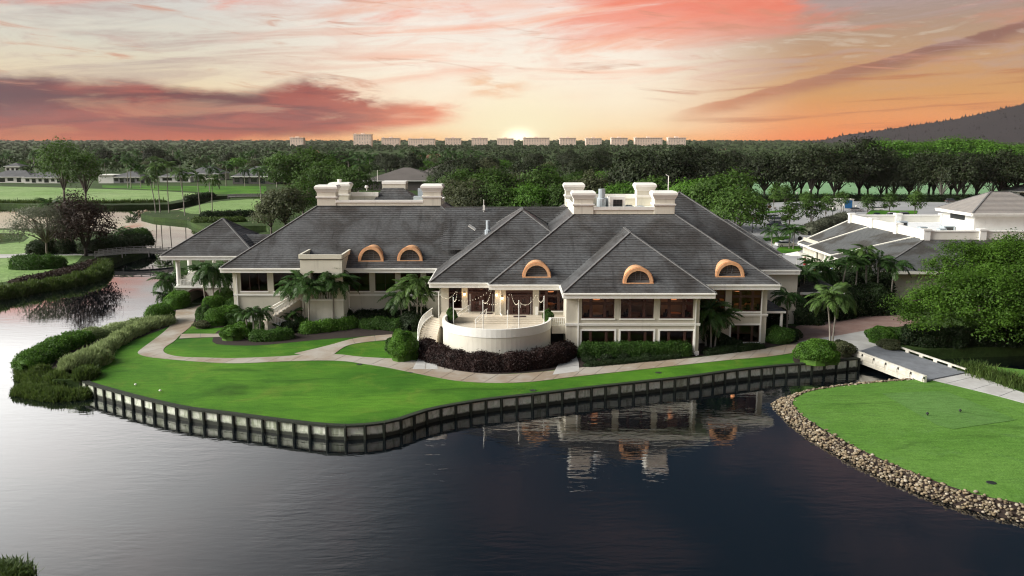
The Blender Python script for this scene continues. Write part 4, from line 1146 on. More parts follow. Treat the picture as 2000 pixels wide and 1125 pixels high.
def handrail(p, q, name='handrail'):
    p, q = Vector(p), Vector(q); u = Vector((0, 0, .95)); mb = MB(TO)
    mb.tube([p, p + u, q + u, q + u + (q - p).normalized() * .35 - Vector((0, 0, .1))], .045, 6); mb.tube([q, q + u], .045, 6); mb.tube([p + u * .5, q + u * .5], .035, 6); mb.build(name, m_trim, ter)
handrail(G(929, 640, TZ), G(950, 619, UF)); handrail(G(894, 627, TZ), G(916, 611, UF)); handrail(G(991, 641, TZ), G(991, 622, UF))
mb = MB(TO); a = G(1048, 625, TZ); mb.box(a.x - .15, a.x + .2, a.y, a.y + 1.6, TZ, TZ + 1.6); mb.build('screen_wall', m_trim, ter)
# bridge with railing over the dark passage, right of the terrace
yb_ = 95.4
xr0, xr1 = X(1078, yb_, 630), xc0 + .02
mb = MB(TO); mb.box(xr0, xr1, yb_, YD, UF - 1.35, UF - .45); mb.build('passage_beam', m_stucco2, ter)
railing((xr0, yb_ + .1, UF - .45), (xr1, yb_ + .1, UF - .45), .95, .22, ter, pick=.08, org=TO)
mb = MB(TO); mb.box(xr0 - .6, xr1, YD - .3, YD - .2, GZ, UF - 1.3); mb.build('passage_back', m_dark, ter)

# curved stair at the left of the terrace
inner = curve([G(852, 699, GZ), G(853, 672, 2.1), G(858, 645, 3.2), G(866, 624, TZ)], .1); outer = curve([G(820, 698, GZ), G(817, 668, 2.1), G(825, 640, 3.2), G(845, 619, TZ)], .1)
n = 18; inn = even(inner, sum((a - b).length for a, b in zip(inner, inner[1:])) / n); out_ = even(outer, sum((a - b).length for a, b in zip(outer, outer[1:])) / n)
stw = empty('curved_stair', out_[0], 'curved pale stair with white balustrade climbing to the terrace', 'stair')
SO = stw.location
for i in range(n):
    z = GZ + (TZ - GZ) * (i + 1) / n
    mb = MB(SO); q = [inn[i], out_[i], out_[i + 1], inn[i + 1]]
    q = [inn[i], out_[i], out_[i + 1] + (out_[i + 1] - out_[i]) * .2, inn[i + 1] + (inn[i + 1] - inn[i]) * .2]
    mb.hexa([Vector((p.x, p.y, GZ - .2)) for p in (q[1], q[0], q[3], q[2])] + [Vector((p.x, p.y, z)) for p in (q[1], q[0], q[3], q[2])]); mb.build('step', m_floor, stw)
mb = MB(SO)
for i in range(n):
    a, b = out_[i], out_[i + 1]; za, zb2 = GZ + (TZ - GZ) * i / n, GZ + (TZ - GZ) * (i + 1) / n
    mb.hexa([(a.x - .1, a.y, GZ - .2), (a.x + .1, a.y, GZ - .2), (b.x + .1, b.y, GZ - .2), (b.x - .1, b.y, GZ - .2), (a.x - .1, a.y, za + .25), (a.x + .1, a.y, za + .25), (b.x + .1, b.y, zb2 + .25), (b.x - .1, b.y, zb2 + .25)])
mb.build('stringer', m_trim, stw)
mb = MB(SO); rp = [Vector((p.x, p.y, GZ + (TZ - GZ) * i / n + 1.1)) for i, p in enumerate(out_)]; mb.tube([Vector((rp[0].x + .1, rp[0].y - .5, GZ)), Vector((rp[0].x + .1, rp[0].y - .5, GZ + 1.0))] + rp, .07, 6)
mb.build('handrail', m_trim, stw)
mb = MB(SO)
for i in range(n):
    for f in (.0, .33, .66):
        p = out_[i].lerp(out_[i + 1], f); z = GZ + (TZ - GZ) * (i + f) / n; mb.bar((p.x, p.y, z + .2), (p.x, p.y, z + 1.08), .07, .07)
mb.build('balusters', m_trim, stw)

# festoon poles and string lights
poles = []
for i, (px, pt, pb, zb2) in enumerate(((862, 572, 617, TZ + 1.0), (886, 582, 634, TZ + .9), (944.5, 588, 654, TZ + 1.0), (1013.5, 588, 657, TZ + 1.0), (1062.5, 579.5, 646, TZ + .95))):
    b = G(px, pb, TZ)
    if i in (2, 3, 4): b = Vector((b.x, TC.y - math.sqrt(max(0, (TR - .45) ** 2 - (b.x - TC.x) ** 2)), TZ))
    if i == 0: b = Vector((xe0 - .25, YE - .6, TZ))
    tz = W(px, pt, b.y).z
    o = empty('festoon_pole', (b.x, b.y, b.z), f'thin white light pole, {("at the head of the curved stair", "inside the terrace beside the first potted shrub", "on the parapet before the shaded doors", "on the parapet before the lit doors", "beside the second potted shrub")[i]}', 'pole', 'white poles round the terrace')
    mb = MB(o.location); mb.tube([(b.x, b.y, b.z), (b.x, b.y, tz)], .06, 6); mb.build('shaft', m_white, o)
    mb = MB(o.location); mb.lathe((b.x, b.y, tz), [(.08, 0), (.05, .1)], 6); mb.build('finial', m_white, o)
    poles.append(Vector((b.x, b.y, tz)))
hooks = [W(868, 562, YE - .1), W(893, 565, YE - .1), W(960, 562, YE - .1), W(998, 570, YD - .1), W(1048, 572, YD - .1)]
for i, (p, q) in enumerate([(poles[0], hooks[1]), (hooks[1], poles[1]), (poles[1], hooks[2]), (hooks[2], poles[2]), (poles[2], hooks[3]), (hooks[3], poles[3]), (poles[3], hooks[4]), (hooks[4], poles[4])]):
    o = empty('string_lights', p, f'sagging string of small warm bulbs, {("from the stair pole to the wall", "from the wall to the second pole", "from the second pole to the shaded doors", "from the shaded doors to the third pole", "from the third pole to the lit doors", "from the lit doors to the fourth pole", "from the fourth pole to the window pier", "from the window pier to the last pole")[i]}', 'string lights', 'strings of bulbs over the terrace')
    pts = [p.lerp(q, k / 14) - Vector((0, 0, .8 * (1 - (2 * k / 14 - 1) ** 2))) for k in range(15)]
    mb = MB(p); mb.tube(pts, .006, 4); mb.build('wire', m_dark, o)
    for k in range(1, 14):
        mb = MB(p); c_ = pts[k] - Vector((0, 0, .08)); mb.lathe(c_, [(.01, -.05), (.034, -.015), (.03, .02), (.012, .05)], 6); mb.build('bulb', m_spark, o)

# ---- open pavilion at the left end
YP = 125.8
px0, px1 = X(345, YP, 570), X(470, YP, 570)
zfl = W(400, 559, YP).z
mb = cm(); r = rect(366, 566, 405, 592, YP)
# lower storey with an arched cart tunnel
xs0, xs1, zc = r[0], r[1], r[3] - .9
mb.face([(px0, YP, GZ - .2), (xs0, YP, GZ - .2), (xs0, YP, zfl), (px0, YP, zfl)]); mb.face([(xs1, YP, GZ - .2), (px1, YP, GZ - .2), (px1, YP, zfl), (xs1, YP, zfl)])
na = 12; ar = [Vector(((xs0 + xs1) / 2 - (xs1 - xs0) / 2 * math.cos(math.pi * k / na), YP, zc + (r[3] - zc) * math.sin(math.pi * k / na))) for k in range(na + 1)]
for a, b in zip(ar, ar[1:]):
    mb.face([a, b, (b.x, YP, zfl), (a.x, YP, zfl)]); mb.face([a, (a.x, YP + 9, a.z), (b.x, YP + 9, b.z), b])
mb.face([(xs0, YP, GZ), (xs0, YP, zc), (xs0, YP + 9, zc), (xs0, YP + 9, GZ)]); mb.face([(xs1, YP, zc), (xs1, YP, GZ), (xs1, YP + 9, GZ), (xs1, YP + 9, zc)])
mb.face([(px0, YP, GZ - .2), (px0, YP, zfl), (px0, YP + 10, zfl), (px0, YP + 10, GZ - .2)])
mb.build('pavilion_base', m_stucco, club)
mb = cm(); mb.box(xs0, xs1, YP + 9, YP + 9.1, GZ, zc + 1); mb.build('tunnel_end', m_dark, club)
mb = cm()
for a, b in zip(ar, ar[1:]): mb.bar(a + Vector((0, -.04, .1)), b + Vector((0, -.04, .1)), .08, .22)
mb.box(xs0 - .22, xs0, YP - .08, YP - .003, GZ, zc + .1); mb.box(xs1, xs1 + .22, YP - .08, YP - .003, GZ, zc + .1); mb.build('arch_surround', m_brown, club)
mb = cm(); mb.box(px0 - .2, px1, YP - .2, YP + 10.5, zfl - .25, zfl); mb.build('pavilion_deck', m_trim, club)
belt(px0 - .1, px1, YP, W(400, 587, YP).z - .6, .2)
for px, Y in ((351, YP + .3), (397, YP + .3), (443, YP + .3), (372, YP + 9.6), (420, YP + 9.6)):
    a = X(px, Y, 540) if px != 351 else px0 + .35
    mb = cm(); mb.lathe((a, Y, zfl), [(.42, 0), (.42, .25), (.34, .3), (.32, ZT - zfl - .5), (.42, ZT - zfl - .4), (.44, ZT - zfl)], 14); mb.build('column', m_trim, club)
railing((px0 + .7, YP, zfl), (X(397, YP, 540) - .4, YP, zfl), 1.05, .2, pick=.07); railing((X(397, YP, 540) + .4, YP, zfl), (px1, YP, zfl), 1.05, .2, pick=.07); railing((px0, YP + .4, zfl), (px0, YP + 9.4, zfl), 1.05, .25, pick=.07)
# ================================================================== plants
m_bark = plain('grey_bark', (0.16, 0.135, 0.11), (0.10, 0.082, 0.066), 3, 0.9, 20, 0.7)
m_barkd = plain('dark_bark', (0.06, 0.05, 0.042), (0.036, 0.03, 0.026), 3, 0.9, 20, 0.7)
m_ptrunk = plain('palm_trunk', (0.30, 0.275, 0.235), (0.215, 0.19, 0.16), 2.2, 0.9, 16, 0.6)
L_hedge = leafmat('hedge_leaf', (0.022, 0.055, 0.010), (0.072, 0.165, 0.024), clump=0.8)
L_bright = leafmat('bright_leaf', (0.040, 0.105, 0.012), (0.120, 0.265, 0.030), clump=0.7)
L_dark = leafmat('dark_leaf', (0.012, 0.024, 0.008), (0.030, 0.058, 0.016), clump=0.6)
L_purple = leafmat('purple_leaf', (0.016, 0.009, 0.008), (0.052, 0.026, 0.022), trans=.15, clump=0.9)
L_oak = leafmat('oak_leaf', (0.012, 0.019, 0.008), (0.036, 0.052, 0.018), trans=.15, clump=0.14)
L_round = leafmat('broad_leaf', (0.030, 0.070, 0.012), (0.085, 0.165, 0.026), clump=0.12)
L_olive = leafmat('olive_leaf', (0.052, 0.068, 0.030), (0.115, 0.130, 0.060), clump=0.2)
L_red = leafmat('red_brown_leaf', (0.020, 0.012, 0.009), (0.058, 0.036, 0.024), trans=.15, clump=0.3)
L_grey = leafmat('grey_green_leaf', (0.10, 0.115, 0.075), (0.19, 0.205, 0.14), clump=0.4)
L_big = leafmat('poinciana_leaf', (0.014, 0.038, 0.006), (0.092, 0.195, 0.018), trans=.35, clump=0.22)
L_palm = leafmat('palm_leaf', (0.024, 0.062, 0.016), (0.070, 0.145, 0.034), rough=.45, trans=.25, clump=0.5)
L_palmb = leafmat('palm_leaf_light', (0.045, 0.095, 0.022), (0.115, 0.195, 0.050), rough=.45, trans=.25, clump=0.5)
L_grass = leafmat('tall_grass', (0.14, 0.21, 0.06), (0.36, 0.44, 0.20), clump=0.5)
L_reed = leafmat('reed', (0.045, 0.090, 0.018), (0.105, 0.160, 0.034), clump=0.5)
L_far = leafmat('far_leaf', (0.022, 0.042, 0.016), (0.070, 0.110, 0.038), trans=.15, clump=0.03)

def unit(a): return a / np.maximum(np.linalg.norm(a, axis=-1, keepdims=True), 1e-9)
def cards(P, N, L, asp=0.55, rng=RNG, T=None):
    """one diamond leaf per point: centre P, facing N, length L"""
    n = len(P); L = np.broadcast_to(np.asarray(L, float), (n,))[:, None]
    t = unit(np.cross(N, rng.normal(size=(n, 3)))) if T is None else T; b = unit(np.cross(N, t))
    bow = N * L * 0.10
    V = np.stack([P - t * L / 2 - bow, P + b * L * asp / 2, P + t * L / 2 - bow, P - b * L * asp / 2], 1).reshape(-1, 3)
    return V, np.arange(4 * n).reshape(-1, 4)
def crown_cards(rx, ry, rz, cz, nclump, per, leaf, seed, lump=0.28, shell=0.55, up=0.5, flat=0.0, cr=0.16):
    """clumps spread through a lumpy ellipsoid, leaves gathered round each"""
    g = np.random.default_rng(seed)
    d = unit(g.normal(size=(nclump, 3))); d[:, 2] = np.where(d[:, 2] < -0.55, -d[:, 2], d[:, 2])
    ph = g.uniform(0, 6.28, (6, 3)); k = g.normal(size=(6, 3)) * 2.4
    bump = sum(np.sin(d @ k[i] + ph[i, 0]) for i in range(6)) / 6
    r = (shell + (1 - shell) * g.random(nclump) ** 0.5) * (1 + lump * bump * 1.6)
    c = d * r[:, None] * np.array([rx, ry, rz]); c[:, 2] = np.where(c[:, 2] < 0, c[:, 2] * (1 - flat), c[:, 2]) + cz
    R = cr * (rx + ry + rz) / 3 * g.uniform(.6, 1.4, nclump)
    off = g.normal(size=(nclump, per, 3)) * R[:, None, None] * np.array([1, 1, .5])
    P = (c[:, None] + off).reshape(-1, 3)
    out = np.repeat(d, per, 0)
    N = unit(out * 0.45 + unit(off.reshape(-1, 3)) * 0.5 + np.array([0, 0, up]) + g.normal(size=P.shape) * .38)
    V, Q = cards(P, N, leaf * g.uniform(.6, 1.35, len(P)), .6, g)
    return V, Q, c
def limbs(mb, base, fork, tips, r0, r1=.05, n=7, rng=random):
    """trunk to the fork, then bowed limbs to the tips"""
    base, fork = Vector(base), Vector(fork)
    mid = base.lerp(fork, .5) + Vector((rng.uniform(-.1, .1), rng.uniform(-.1, .1), 0)) * fork.length * .3
    mb.tube([base - Vector((0, 0, .3)), base + Vector((0, 0, .15)), mid, fork], [r0 * 1.35, r0, r0 * .86, r0 * .75], n)
    for t in tips:
        t = Vector(t); m = fork.lerp(t, .5) + Vector((rng.uniform(-.1, .1), rng.uniform(-.1, .1), .12)) * (t - fork).length
        mb.tube([fork - Vector((0, 0, r0 * .5)), fork.lerp(m, .5) + Vector((0, 0, .05)), m, t], [r0 * .6, r0 * .46, r0 * .3, r1], 5, False)
def tree_proto(name, H, rx, rz, cz, fork, leafm, barkm, seed, nclump=110, per=22, leaf=.6, ntips=7, r0=.35, **kw):
    """tree standing on the origin (kept as the first of its copies)"""
    root = bpy.data.objects.new(name, None); root.empty_display_size = .5
    V, Q, c = crown_cards(rx, rx, rz, cz, nclump, per, leaf, seed, **kw)
    rr = random.Random(seed); tips = rr.sample([tuple(x) for x in c], min(ntips, len(c)))
    mb = MB(); limbs(mb, (0, 0, 0), (rr.uniform(-.3, .3), rr.uniform(-.3, .3), fork), tips, r0, rng=rr)
    me = bpy.data.meshes.new('trunk'); me.from_pydata(mb.v, [], mb.f); me.materials.append(barkm); me.polygons.foreach_set('use_smooth', [True] * len(mb.f))
    root['tr'] = me.name; cm_ = np_mesh('crown', V, Q, leafm); root['cr'] = cm_.name
    return (name, me, cm_)
def plant(proto, loc, s=1.0, label=None, group=None, cat='tree', rz=None, sz=1.0, name=None):
    nm, tm, cmesh = proto
    r = empty(name or nm, loc, label, cat, group, random.uniform(0, 6.28) if rz is None else rz)
    r.scale = (s, s, s * sz)
    if tm is not None: link('trunk', tm, r)
    link('crown', cmesh, r)
    return r

# ---- palms
def frond_mesh(seed, L=2.6, droop=.9, pairs=20, leaf=.62, mat=None, wid=.085):
    g = np.random.default_rng(seed); V = []; Q = []
    t = np.linspace(0, 1, 9)
    ax = np.stack([L * (t - .12 * t ** 2), np.zeros_like(t), L * (.34 * t - droop * .62 * t ** 2.2)], 1)
    for i in range(8):
        w = .035 * (1 - i / 9); n = len(V)
        V += [ax[i] + [0, -w, 0], ax[i] + [0, w, 0], ax[i + 1] + [0, w * .8, 0], ax[i + 1] + [0, -w * .8, 0]]; Q.append([n, n + 1, n + 2, n + 3])
    for k in range(pairs):
        f = .12 + .86 * k / (pairs - 1); i = min(int(f * 8), 7); p = ax[i] + (ax[i + 1] - ax[i]) * (f * 8 - i)
        d = unit(ax[i + 1] - ax[i]); ll = leaf * math.sin(math.pi * (.16 + .78 * f)) * g.uniform(.85, 1.15)
        for s in (-1, 1):
            o = unit(d * .65 + np.array([0, s, 0]) * .8 + np.array([0, 0, g.uniform(-.1, .25)]))
            e = p + o * ll + np.array([0, 0, -.42 * ll]); m = p + o * ll * .5
            w = d * wid; n = len(V)
            V += [p, m - w, e, m + w]; Q.append([n, n + 1, n + 2, n + 3])
    return np.array(V), np.array(Q)
FR = {}
def fronds_of(kind):
    if kind not in FR:
        L, mat, dr, pr = {'foxtail': (2.5, L_palm, 1.15, 24), 'light': (2.5, L_palmb, 1.1, 22), 'pygmy': (1.5, L_palm, 1.1, 22), 'coco': (3.6, L_palmb, 1.05, 22), 'royal': (3.2, L_palm, .95, 20)}[kind]
        FR[kind] = [np_mesh('frond', *frond_mesh(i * 7 + len(kind), L * (1 - .06 * i), dr * (.85 + .15 * i), pr, .27 * L, wid=.034 * L), mat) for i in range(3)]
    return FR[kind]
def palm(loc, H, kind='foxtail', n=15, lean=(0, 0), r=.11, label=None, group=None, seed=0, s=1.0, joined=False):
    rr = random.Random(seed * 13 + 5); loc = Vector(loc)
    root = empty('palm_tree', loc, label, 'palm', group)
    top = Vector((lean[0], lean[1], H))
    pts = [Vector((lean[0] * f ** 2, lean[1] * f ** 2, H * f)) for f in (0, .12, .3, .5, .7, .88, 1)]
    mb = MB(); mb.tube([pts[0] - Vector((0, 0, .3))] + pts, [r * 1.6] + [r * q for q in (1.5, 1.15, 1.05, 1, .95, .9, .75)], 7)
    o = mb.build('trunk', m_ptrunk, root, True)
    cs = MB(); cs.tube([top - Vector((0, 0, .75)), top - Vector((0, 0, .3)), top + Vector((0, 0, .12))], [r * .95, r * 1.05, r * .45], 7); cs.build('crownshaft', FR and L_palmb, root, True)
    fm = fronds_of(kind); data = []
    for k in range(n):
        a = k * 2.399 + rr.uniform(-.2, .2); pitch = rr.uniform(-.75, .95) * (1 - .25 * k / n) ; sc = s * rr.uniform(.85, 1.1)
        M_ = Matrix.Translation(top) @ Matrix.Rotation(a, 4, 'Z') @ Matrix.Rotation(-pitch, 4, 'Y') @ Matrix.Rotation(rr.uniform(-.3, .3), 4, 'X') @ Matrix.Scale(sc, 4)
        me = fm[k % 3]
        if joined: data.append((me, M_))
        else:
            o = link('frond', me, root); o.matrix_local = M_
    if joined:
        VV, QQ, c = [], [], 0
        for me, M_ in data:
            v = np.empty(len(me.vertices) * 3, np.float32); me.vertices.foreach_get('co', v); v = v.reshape(-1, 3)
            A_ = np.array(M_)[:3]; VV.append(v @ A_[:, :3].T + A_[:, 3]); QQ.append(np.array([p.vertices[:] for p in me.polygons]) + c); c += len(v)
        link('crown', np_mesh('crown', np.concatenate(VV), np.concatenate(QQ), fm[0].materials[0]), root)
    return root
fronds_of('foxtail'); fronds_of('light')

# ---- hedges and bushes: a solid heart under a skin of leaves
def hedge(pts, width, height, mat, label, leaf=.20, dens=1.0, group=None, name='hedge', lump=.10, sq=3.5, cat='hedge', taper=True, z0=GZ, blade=False):
    """pts: line along the ground; section a rounded box"""
    P = even(curve([Vector((p[0], p[1], 0)) for p in pts], .4), .45); P = [Vector((p.x, p.y, z0)) for p in P]
    org = P[len(P) // 2].copy(); root = empty(name, org, label, cat, group)
    n, m = len(P), 12; g = np.random.default_rng(len(label) * 31 + n)
    if n < 3: P = [P[0], (P[0] + P[-1]) / 2, P[-1]]; n = 3
    ring = []
    L = sum((a - b).length for a, b in zip(P, P[1:]))
    for i, p in enumerate(P):
        d = (P[min(i + 1, n - 1)] - P[max(i - 1, 0)]).normalized(); r = Vector((d.y, -d.x, 0))
        e = min(i, n - 1 - i) * .45 / max(width * .5, .1); k = min(1, math.sqrt(max(0.05, 1 - (1 - min(e, 1)) ** 2))) if taper else 1
        hh = height * (1 + lump * math.sin(i * .9 + n) * .7 + g.uniform(-lump, lump) * .6)
        ww = width * (1 + g.uniform(-lump, lump) * .5)
        rw = []
        for j in range(m + 1):
            t = math.pi * j / m; cx, sz = math.cos(t), math.sin(t)
            q = (abs(cx) ** sq + abs(sz) ** sq) ** (-1 / sq)
            rw.append(p - org + r * (cx * q * ww / 2 * k) + Vector((0, 0, sz * q * hh * (k ** .5))))
        ring.append(rw)
    R = np.array([[tuple(v) for v in rw] for rw in ring])            # n, m+1, 3
    idx = np.arange(n * (m + 1)).reshape(n, m + 1)
    Q = np.stack([idx[:-1, :-1], idx[1:, :-1], idx[1:, 1:], idx[:-1, 1:]], -1).reshape(-1, 4)
    kk = g.normal(size=(5, 3)) * 1.5; pp = g.uniform(0, 6.28, 5); ds = sum(np.sin(R @ kk[i] + pp[i]) for i in range(5)) / 5
    cn0 = R.mean(1, keepdims=True); R = cn0 + (R - cn0) * (1 + lump * 1.5 * ds)[..., None]; R[..., 2] = np.maximum(R[..., 2], 0)
    core = R.copy(); cen = R.mean(1, keepdims=True); core = cen + (core - cen) * .9
    Vs = R.reshape(-1, 3)
    A_, B_, C_, D_ = (Vs[Q[:, i]] for i in range(4))
    fn = np.cross(B_ - A_, D_ - A_); ar = np.linalg.norm(fn, axis=1); fn = unit(fn)
    ctr = np.repeat(cen.reshape(n, 3)[:-1], m, 0); s_ = np.sign(((A_ + C_) / 2 - ctr * [1, 1, .5] * 1.0 - 0)[:, 2:3] * 0 + np.sum(((A_ + C_) / 2 - ctr) * fn, 1, keepdims=True)); fn = fn * np.where(s_ == 0, 1, s_)
    cnt = max(60, int(ar.sum() * dens * 2.6 / (leaf * leaf * .3)))
    cnt = min(cnt, 30000)
    f = g.choice(len(Q), cnt, p=ar / ar.sum()); u, v = g.random((2, cnt, 1))
    pos_ = (A_[f] * (1 - u) + B_[f] * u) * (1 - v) + (D_[f] * (1 - u) + C_[f] * u) * v + fn[f] * (g.normal(size=(cnt, 1)) * leaf * .55 + (g.random((cnt, 1)) < .05) * leaf * 1.6 * g.random((cnt, 1)))
    N_ = unit(fn[f] * .7 + g.normal(size=(cnt, 3)) * .55 + [0, 0, .3])
    if blade:
        T_ = unit(fn[f] * .55 + g.normal(size=(cnt, 3)) * .35 + [0, 0, .9]); V1, Q1 = cards(pos_, unit(np.cross(T_, g.normal(size=(cnt, 3)))), leaf * 2.6 * g.uniform(.6, 1.4, cnt), .16, g, T_)
    else: V1, Q1 = cards(pos_, N_, leaf * g.uniform(.6, 1.4, cnt), .6, g)
    link('branches', np_mesh('branches', core.reshape(-1, 3), Q, mat), root)
    link('foliage', np_mesh('foliage', V1, Q1, mat), root)
    return root
def bush(px, py, w, h, mat, label, leaf=.2, d=None, z=GZ, group=None, name='shrub', cat='shrub', dens=1.0, at=None):
    """rounded shrub; w,d,h in metres; stands at the photo point"""
    c = at or G(px, py, z); d = d or w; root = empty(name, c, label, cat, group); g = np.random.default_rng(int(px * 7 + py))
    area = 2.2 * math.pi * ((w + d) / 4) * (h * .8); cnt = int(min(14000, max(200, area * dens * 3.4 / (leaf * leaf * .3))))
    dd = unit(g.normal(size=(cnt, 3))); dd[:, 2] = np.where(dd[:, 2] < -.5, -dd[:, 2], dd[:, 2])
    k = g.normal(size=(7, 3)) * 3.0; ph = g.uniform(0, 6.28, 7); b = sum(np.sin(dd @ k[i] + ph[i]) for i in range(7)) / 7
    r = (1 + .42 * b) * (1 - .26 * g.random(cnt) ** 2)
    P = dd * r[:, None] * [w / 2, d / 2, h * .55]; P[:, 2] = np.maximum(P[:, 2] + h * .46, .02 + .05 * g.random(cnt))
    N_ = unit(dd * .7 + g.normal(size=P.shape) * .5 + [0, 0, .35])
    V, Q = cards(P, N_, leaf * g.uniform(.6, 1.4, cnt), .6, g)
    link('foliage', np_mesh('foliage', V, Q, mat), root)
    mb = MB(); n = 10; rows = []
    for i in range(5):
        ph_ = math.pi / 2 * i / 4
        rows.append([Vector((math.cos(2 * math.pi * j / n) * math.cos(ph_) * w * .40, math.sin(2 * math.pi * j / n) * math.cos(ph_) * d * .40, math.sin(ph_) * h * .80)) for j in range(n)])
    for a, b_ in zip(rows, rows[1:]):
        for j in range(n): mb.face([a[j], a[(j + 1) % n], b_[(j + 1) % n], b_[j]])
    mb.build('branches', mat, root)
    return root
def tuft(pts, nb, h, mat, label, name='grass_clump', cat='grass', spread=.5, z=GZ, wid=.05, group=None):
    """a drift of tall blades rising from points on the ground"""
    root = empty(name, pts[0], label, cat, group); g = np.random.default_rng(nb + len(label)); V = []; Q = []
    P = np.array([tuple(p) for p in pts]) - np.array(tuple(pts[0]))
    b = P[g.integers(0, len(P), nb)] + np.concatenate([g.normal(size=(nb, 2)) * spread, np.zeros((nb, 1))], 1)
    a = g.uniform(0, 6.28, nb); out = np.stack([np.cos(a), np.sin(a), np.zeros(nb)], 1); sd = np.stack([-np.sin(a), np.cos(a), np.zeros(nb)], 1)
    hh = (h * g.uniform(.6, 1.25, nb))[:, None]; lean = g.uniform(.15, .75, nb)[:, None]
    m = b + out * hh * lean * .35 + [0, 0, 1] * hh * .65; t = b + out * hh * lean + np.concatenate([np.zeros((nb, 2)), hh * g.uniform(.7, 1.0, (nb, 1))], 1)
    V = np.stack([b - sd * wid, b + sd * wid, m + sd * wid * .8, m - sd * wid * .8, m - sd * wid * .8, m + sd * wid * .8, t + sd * .008, t - sd * .008], 1).reshape(-1, 3)
    Q = np.arange(8 * nb).reshape(-1, 4)
    link('blades', np_mesh('blades', V, Q, mat), root)
    return root

# ================================================================== planting round the clubhouse
hedge([(TC.x + 8.15 * math.cos(math.radians(a)), TC.y + 8.15 * math.sin(math.radians(a))) for a in range(-178, -3, 8)], 2.5, 1.7, L_purple, 'dark purple hedge curving round the foot of the terrace', .2, lump=.14, sq=2.6)
hedge([G(1128, 697), G(1200, 697), G(1350, 694)], 1.5, 1.55, L_hedge, 'clipped dark green hedge under the front bay windows', .17, lump=.03, sq=6)
for i, (x, y, w) in enumerate([(1150, 706, 1.8), (1185, 703, 1.4), (1218, 702, 1.5), (1262, 699, 1.3)]):
    bush(x, y, w, .6, L_dark, ('low rounded shrub before the clipped hedge, next to the pale walk', 'second low shrub before the clipped hedge', 'third low shrub before the clipped hedge', 'low shrub before the clipped hedge nearest the downspout')[i], .15)
hedge([G(1140, 716), G(1250, 706), G(1330, 698)], 1.1, .35, L_dark, 'low dark ground cover along the walk under the bay windows', .14, name='ground_cover')
hedge([G(1372, 692), G(1430, 686), G(1490, 678)], 1.6, .5, L_dark, 'low dark ground cover before the corner window', .15, name='ground_cover')
bush(1405, 672, 2.6, 1.3, L_dark, 'dark shrub under the tall palms beside the corner window', .18)
bush(1384, 668, 2.2, 1.9, L_dark, 'dark shrub against the wall next to the third bay', .18)
bush(1432, 676, 2.0, .9, L_dark, 'small dark shrub below the lower corner window', .16)
bush(1521, 668, 3.6, 1.9, L_hedge, 'rounded dark hedge ball at the corner of the clubhouse', .18)
bush(1545, 662, 2.6, 1.3, L_dark, 'low dark shrub beside the pink paved drive', .18)
bush(1592, 708, 4.2, 2.5, L_bright, 'large clipped round bush at the end of the lawn', .17)
bush(1624, 710, 1.9, 1.6, L_bright, 'smaller bright bush hanging over the seawall', .16)
bush(1644, 694, 2.8, 1.7, L_olive, 'loose grey-green shrub at the bridge abutment', .17)
bush(1720, 668, 3.6, 1.9, L_bright, 'bright clipped hedge mound beside the bridge apron', .17)
bush(1755, 666, 3.6, 1.6, L_hedge, 'darker hedge mound behind the bright one by the bridge', .17)
bush(1738, 682, 2.6, 1.2, L_olive, 'small olive shrub at the far kerb of the bridge', .17)
bush(1778, 660, 3.2, 1.4, L_hedge, 'low hedge in the shade of the great tree', .18)
bush(786, 702, 3.0, 3.4, L_bright, 'tall bright green bush at the foot of the curved stair', .19, d=3.4)
bush(805, 700, 1.6, 1.5, L_bright, 'small bright shrub touching the curved stair rail', .16)
bush(770, 690, 2.0, 1.8, L_hedge, 'green bush between the oval lawn and the tall bush', .18)
hedge([G(690, 632), G(740, 627), G(800, 625)], 3.0, 1.5, L_dark, 'long dark hedge below the left wing windows', .2)
hedge([G(690, 612), G(760, 608), G(850, 606)], 2.2, 1.4, L_hedge, 'narrow hedge against the left wing wall', .2)
hedge([G(800, 648), G(812, 630), G(835, 618)], 3.0, 2.0, L_dark, 'deep green thicket behind the curved stair', .22)
hedge([G(702, 640), G(740, 641), G(790, 645)], 2.2, 1.25, L_hedge, 'mounded green hedge along the back of the lawn', .19, lump=.16)
hedge([G(586, 652), G(630, 646), G(700, 637)], 2.2, 1.25, L_bright, 'bright mounded hedge in front of the tall bay', .19, lump=.16)
hedge([G(600, 634), G(650, 630), G(690, 626)], 2.6, 1.5, L_dark, 'dark hedge at the foot of the balcony bay', .2)
hedge([G(487, 664), G(530, 664), G(572, 658)], 2.0, 1.15, L_hedge, 'low trimmed hedge on the dark mulch before the garden stair', .18, lump=.08)
bush(455, 662, 3.4, 1.6, L_bright, 'bright rounded shrub at the corner of the mulch bed', .18)
bush(478, 650, 2.4, 1.5, L_bright, 'bright shrub below the pygmy palms', .18)
for i, (x, y, w, h, m) in enumerate([(402, 632, 2.6, 2.6, L_hedge), (424, 634, 3.4, 2.2, L_bright), (446, 630, 3.4, 2.4, L_bright), (418, 612, 3.0, 2.6, L_bright), (440, 604, 3.2, 2.8, L_bright), (463, 612, 3.0, 2.2, L_hedge), (458, 634, 2.6, 1.6, L_hedge), (395, 640, 2.2, .9, L_olive)]):
    bush(x, y, w, h, m, ('squared dark shrub where the path leaves the cart tunnel', 'bright shrub in the garden left of the stair, front row', 'second bright shrub of the front row left of the garden stair', 'bright shrub beneath the cluster of palms by the pavilion', 'tall bright shrub against the left wing corner', 'green shrub under the first left wing window', 'low green shrub above the small lawn', 'pale ground cover at the edge of the small lawn')[i], .18)
bush(530, 622, 3.0, 1.4, L_hedge, 'dark green shrub beside the garden stair landing', .18); bush(505, 612, 3.0, 1.4, L_dark, 'dark shrub behind the garden stair', .18)
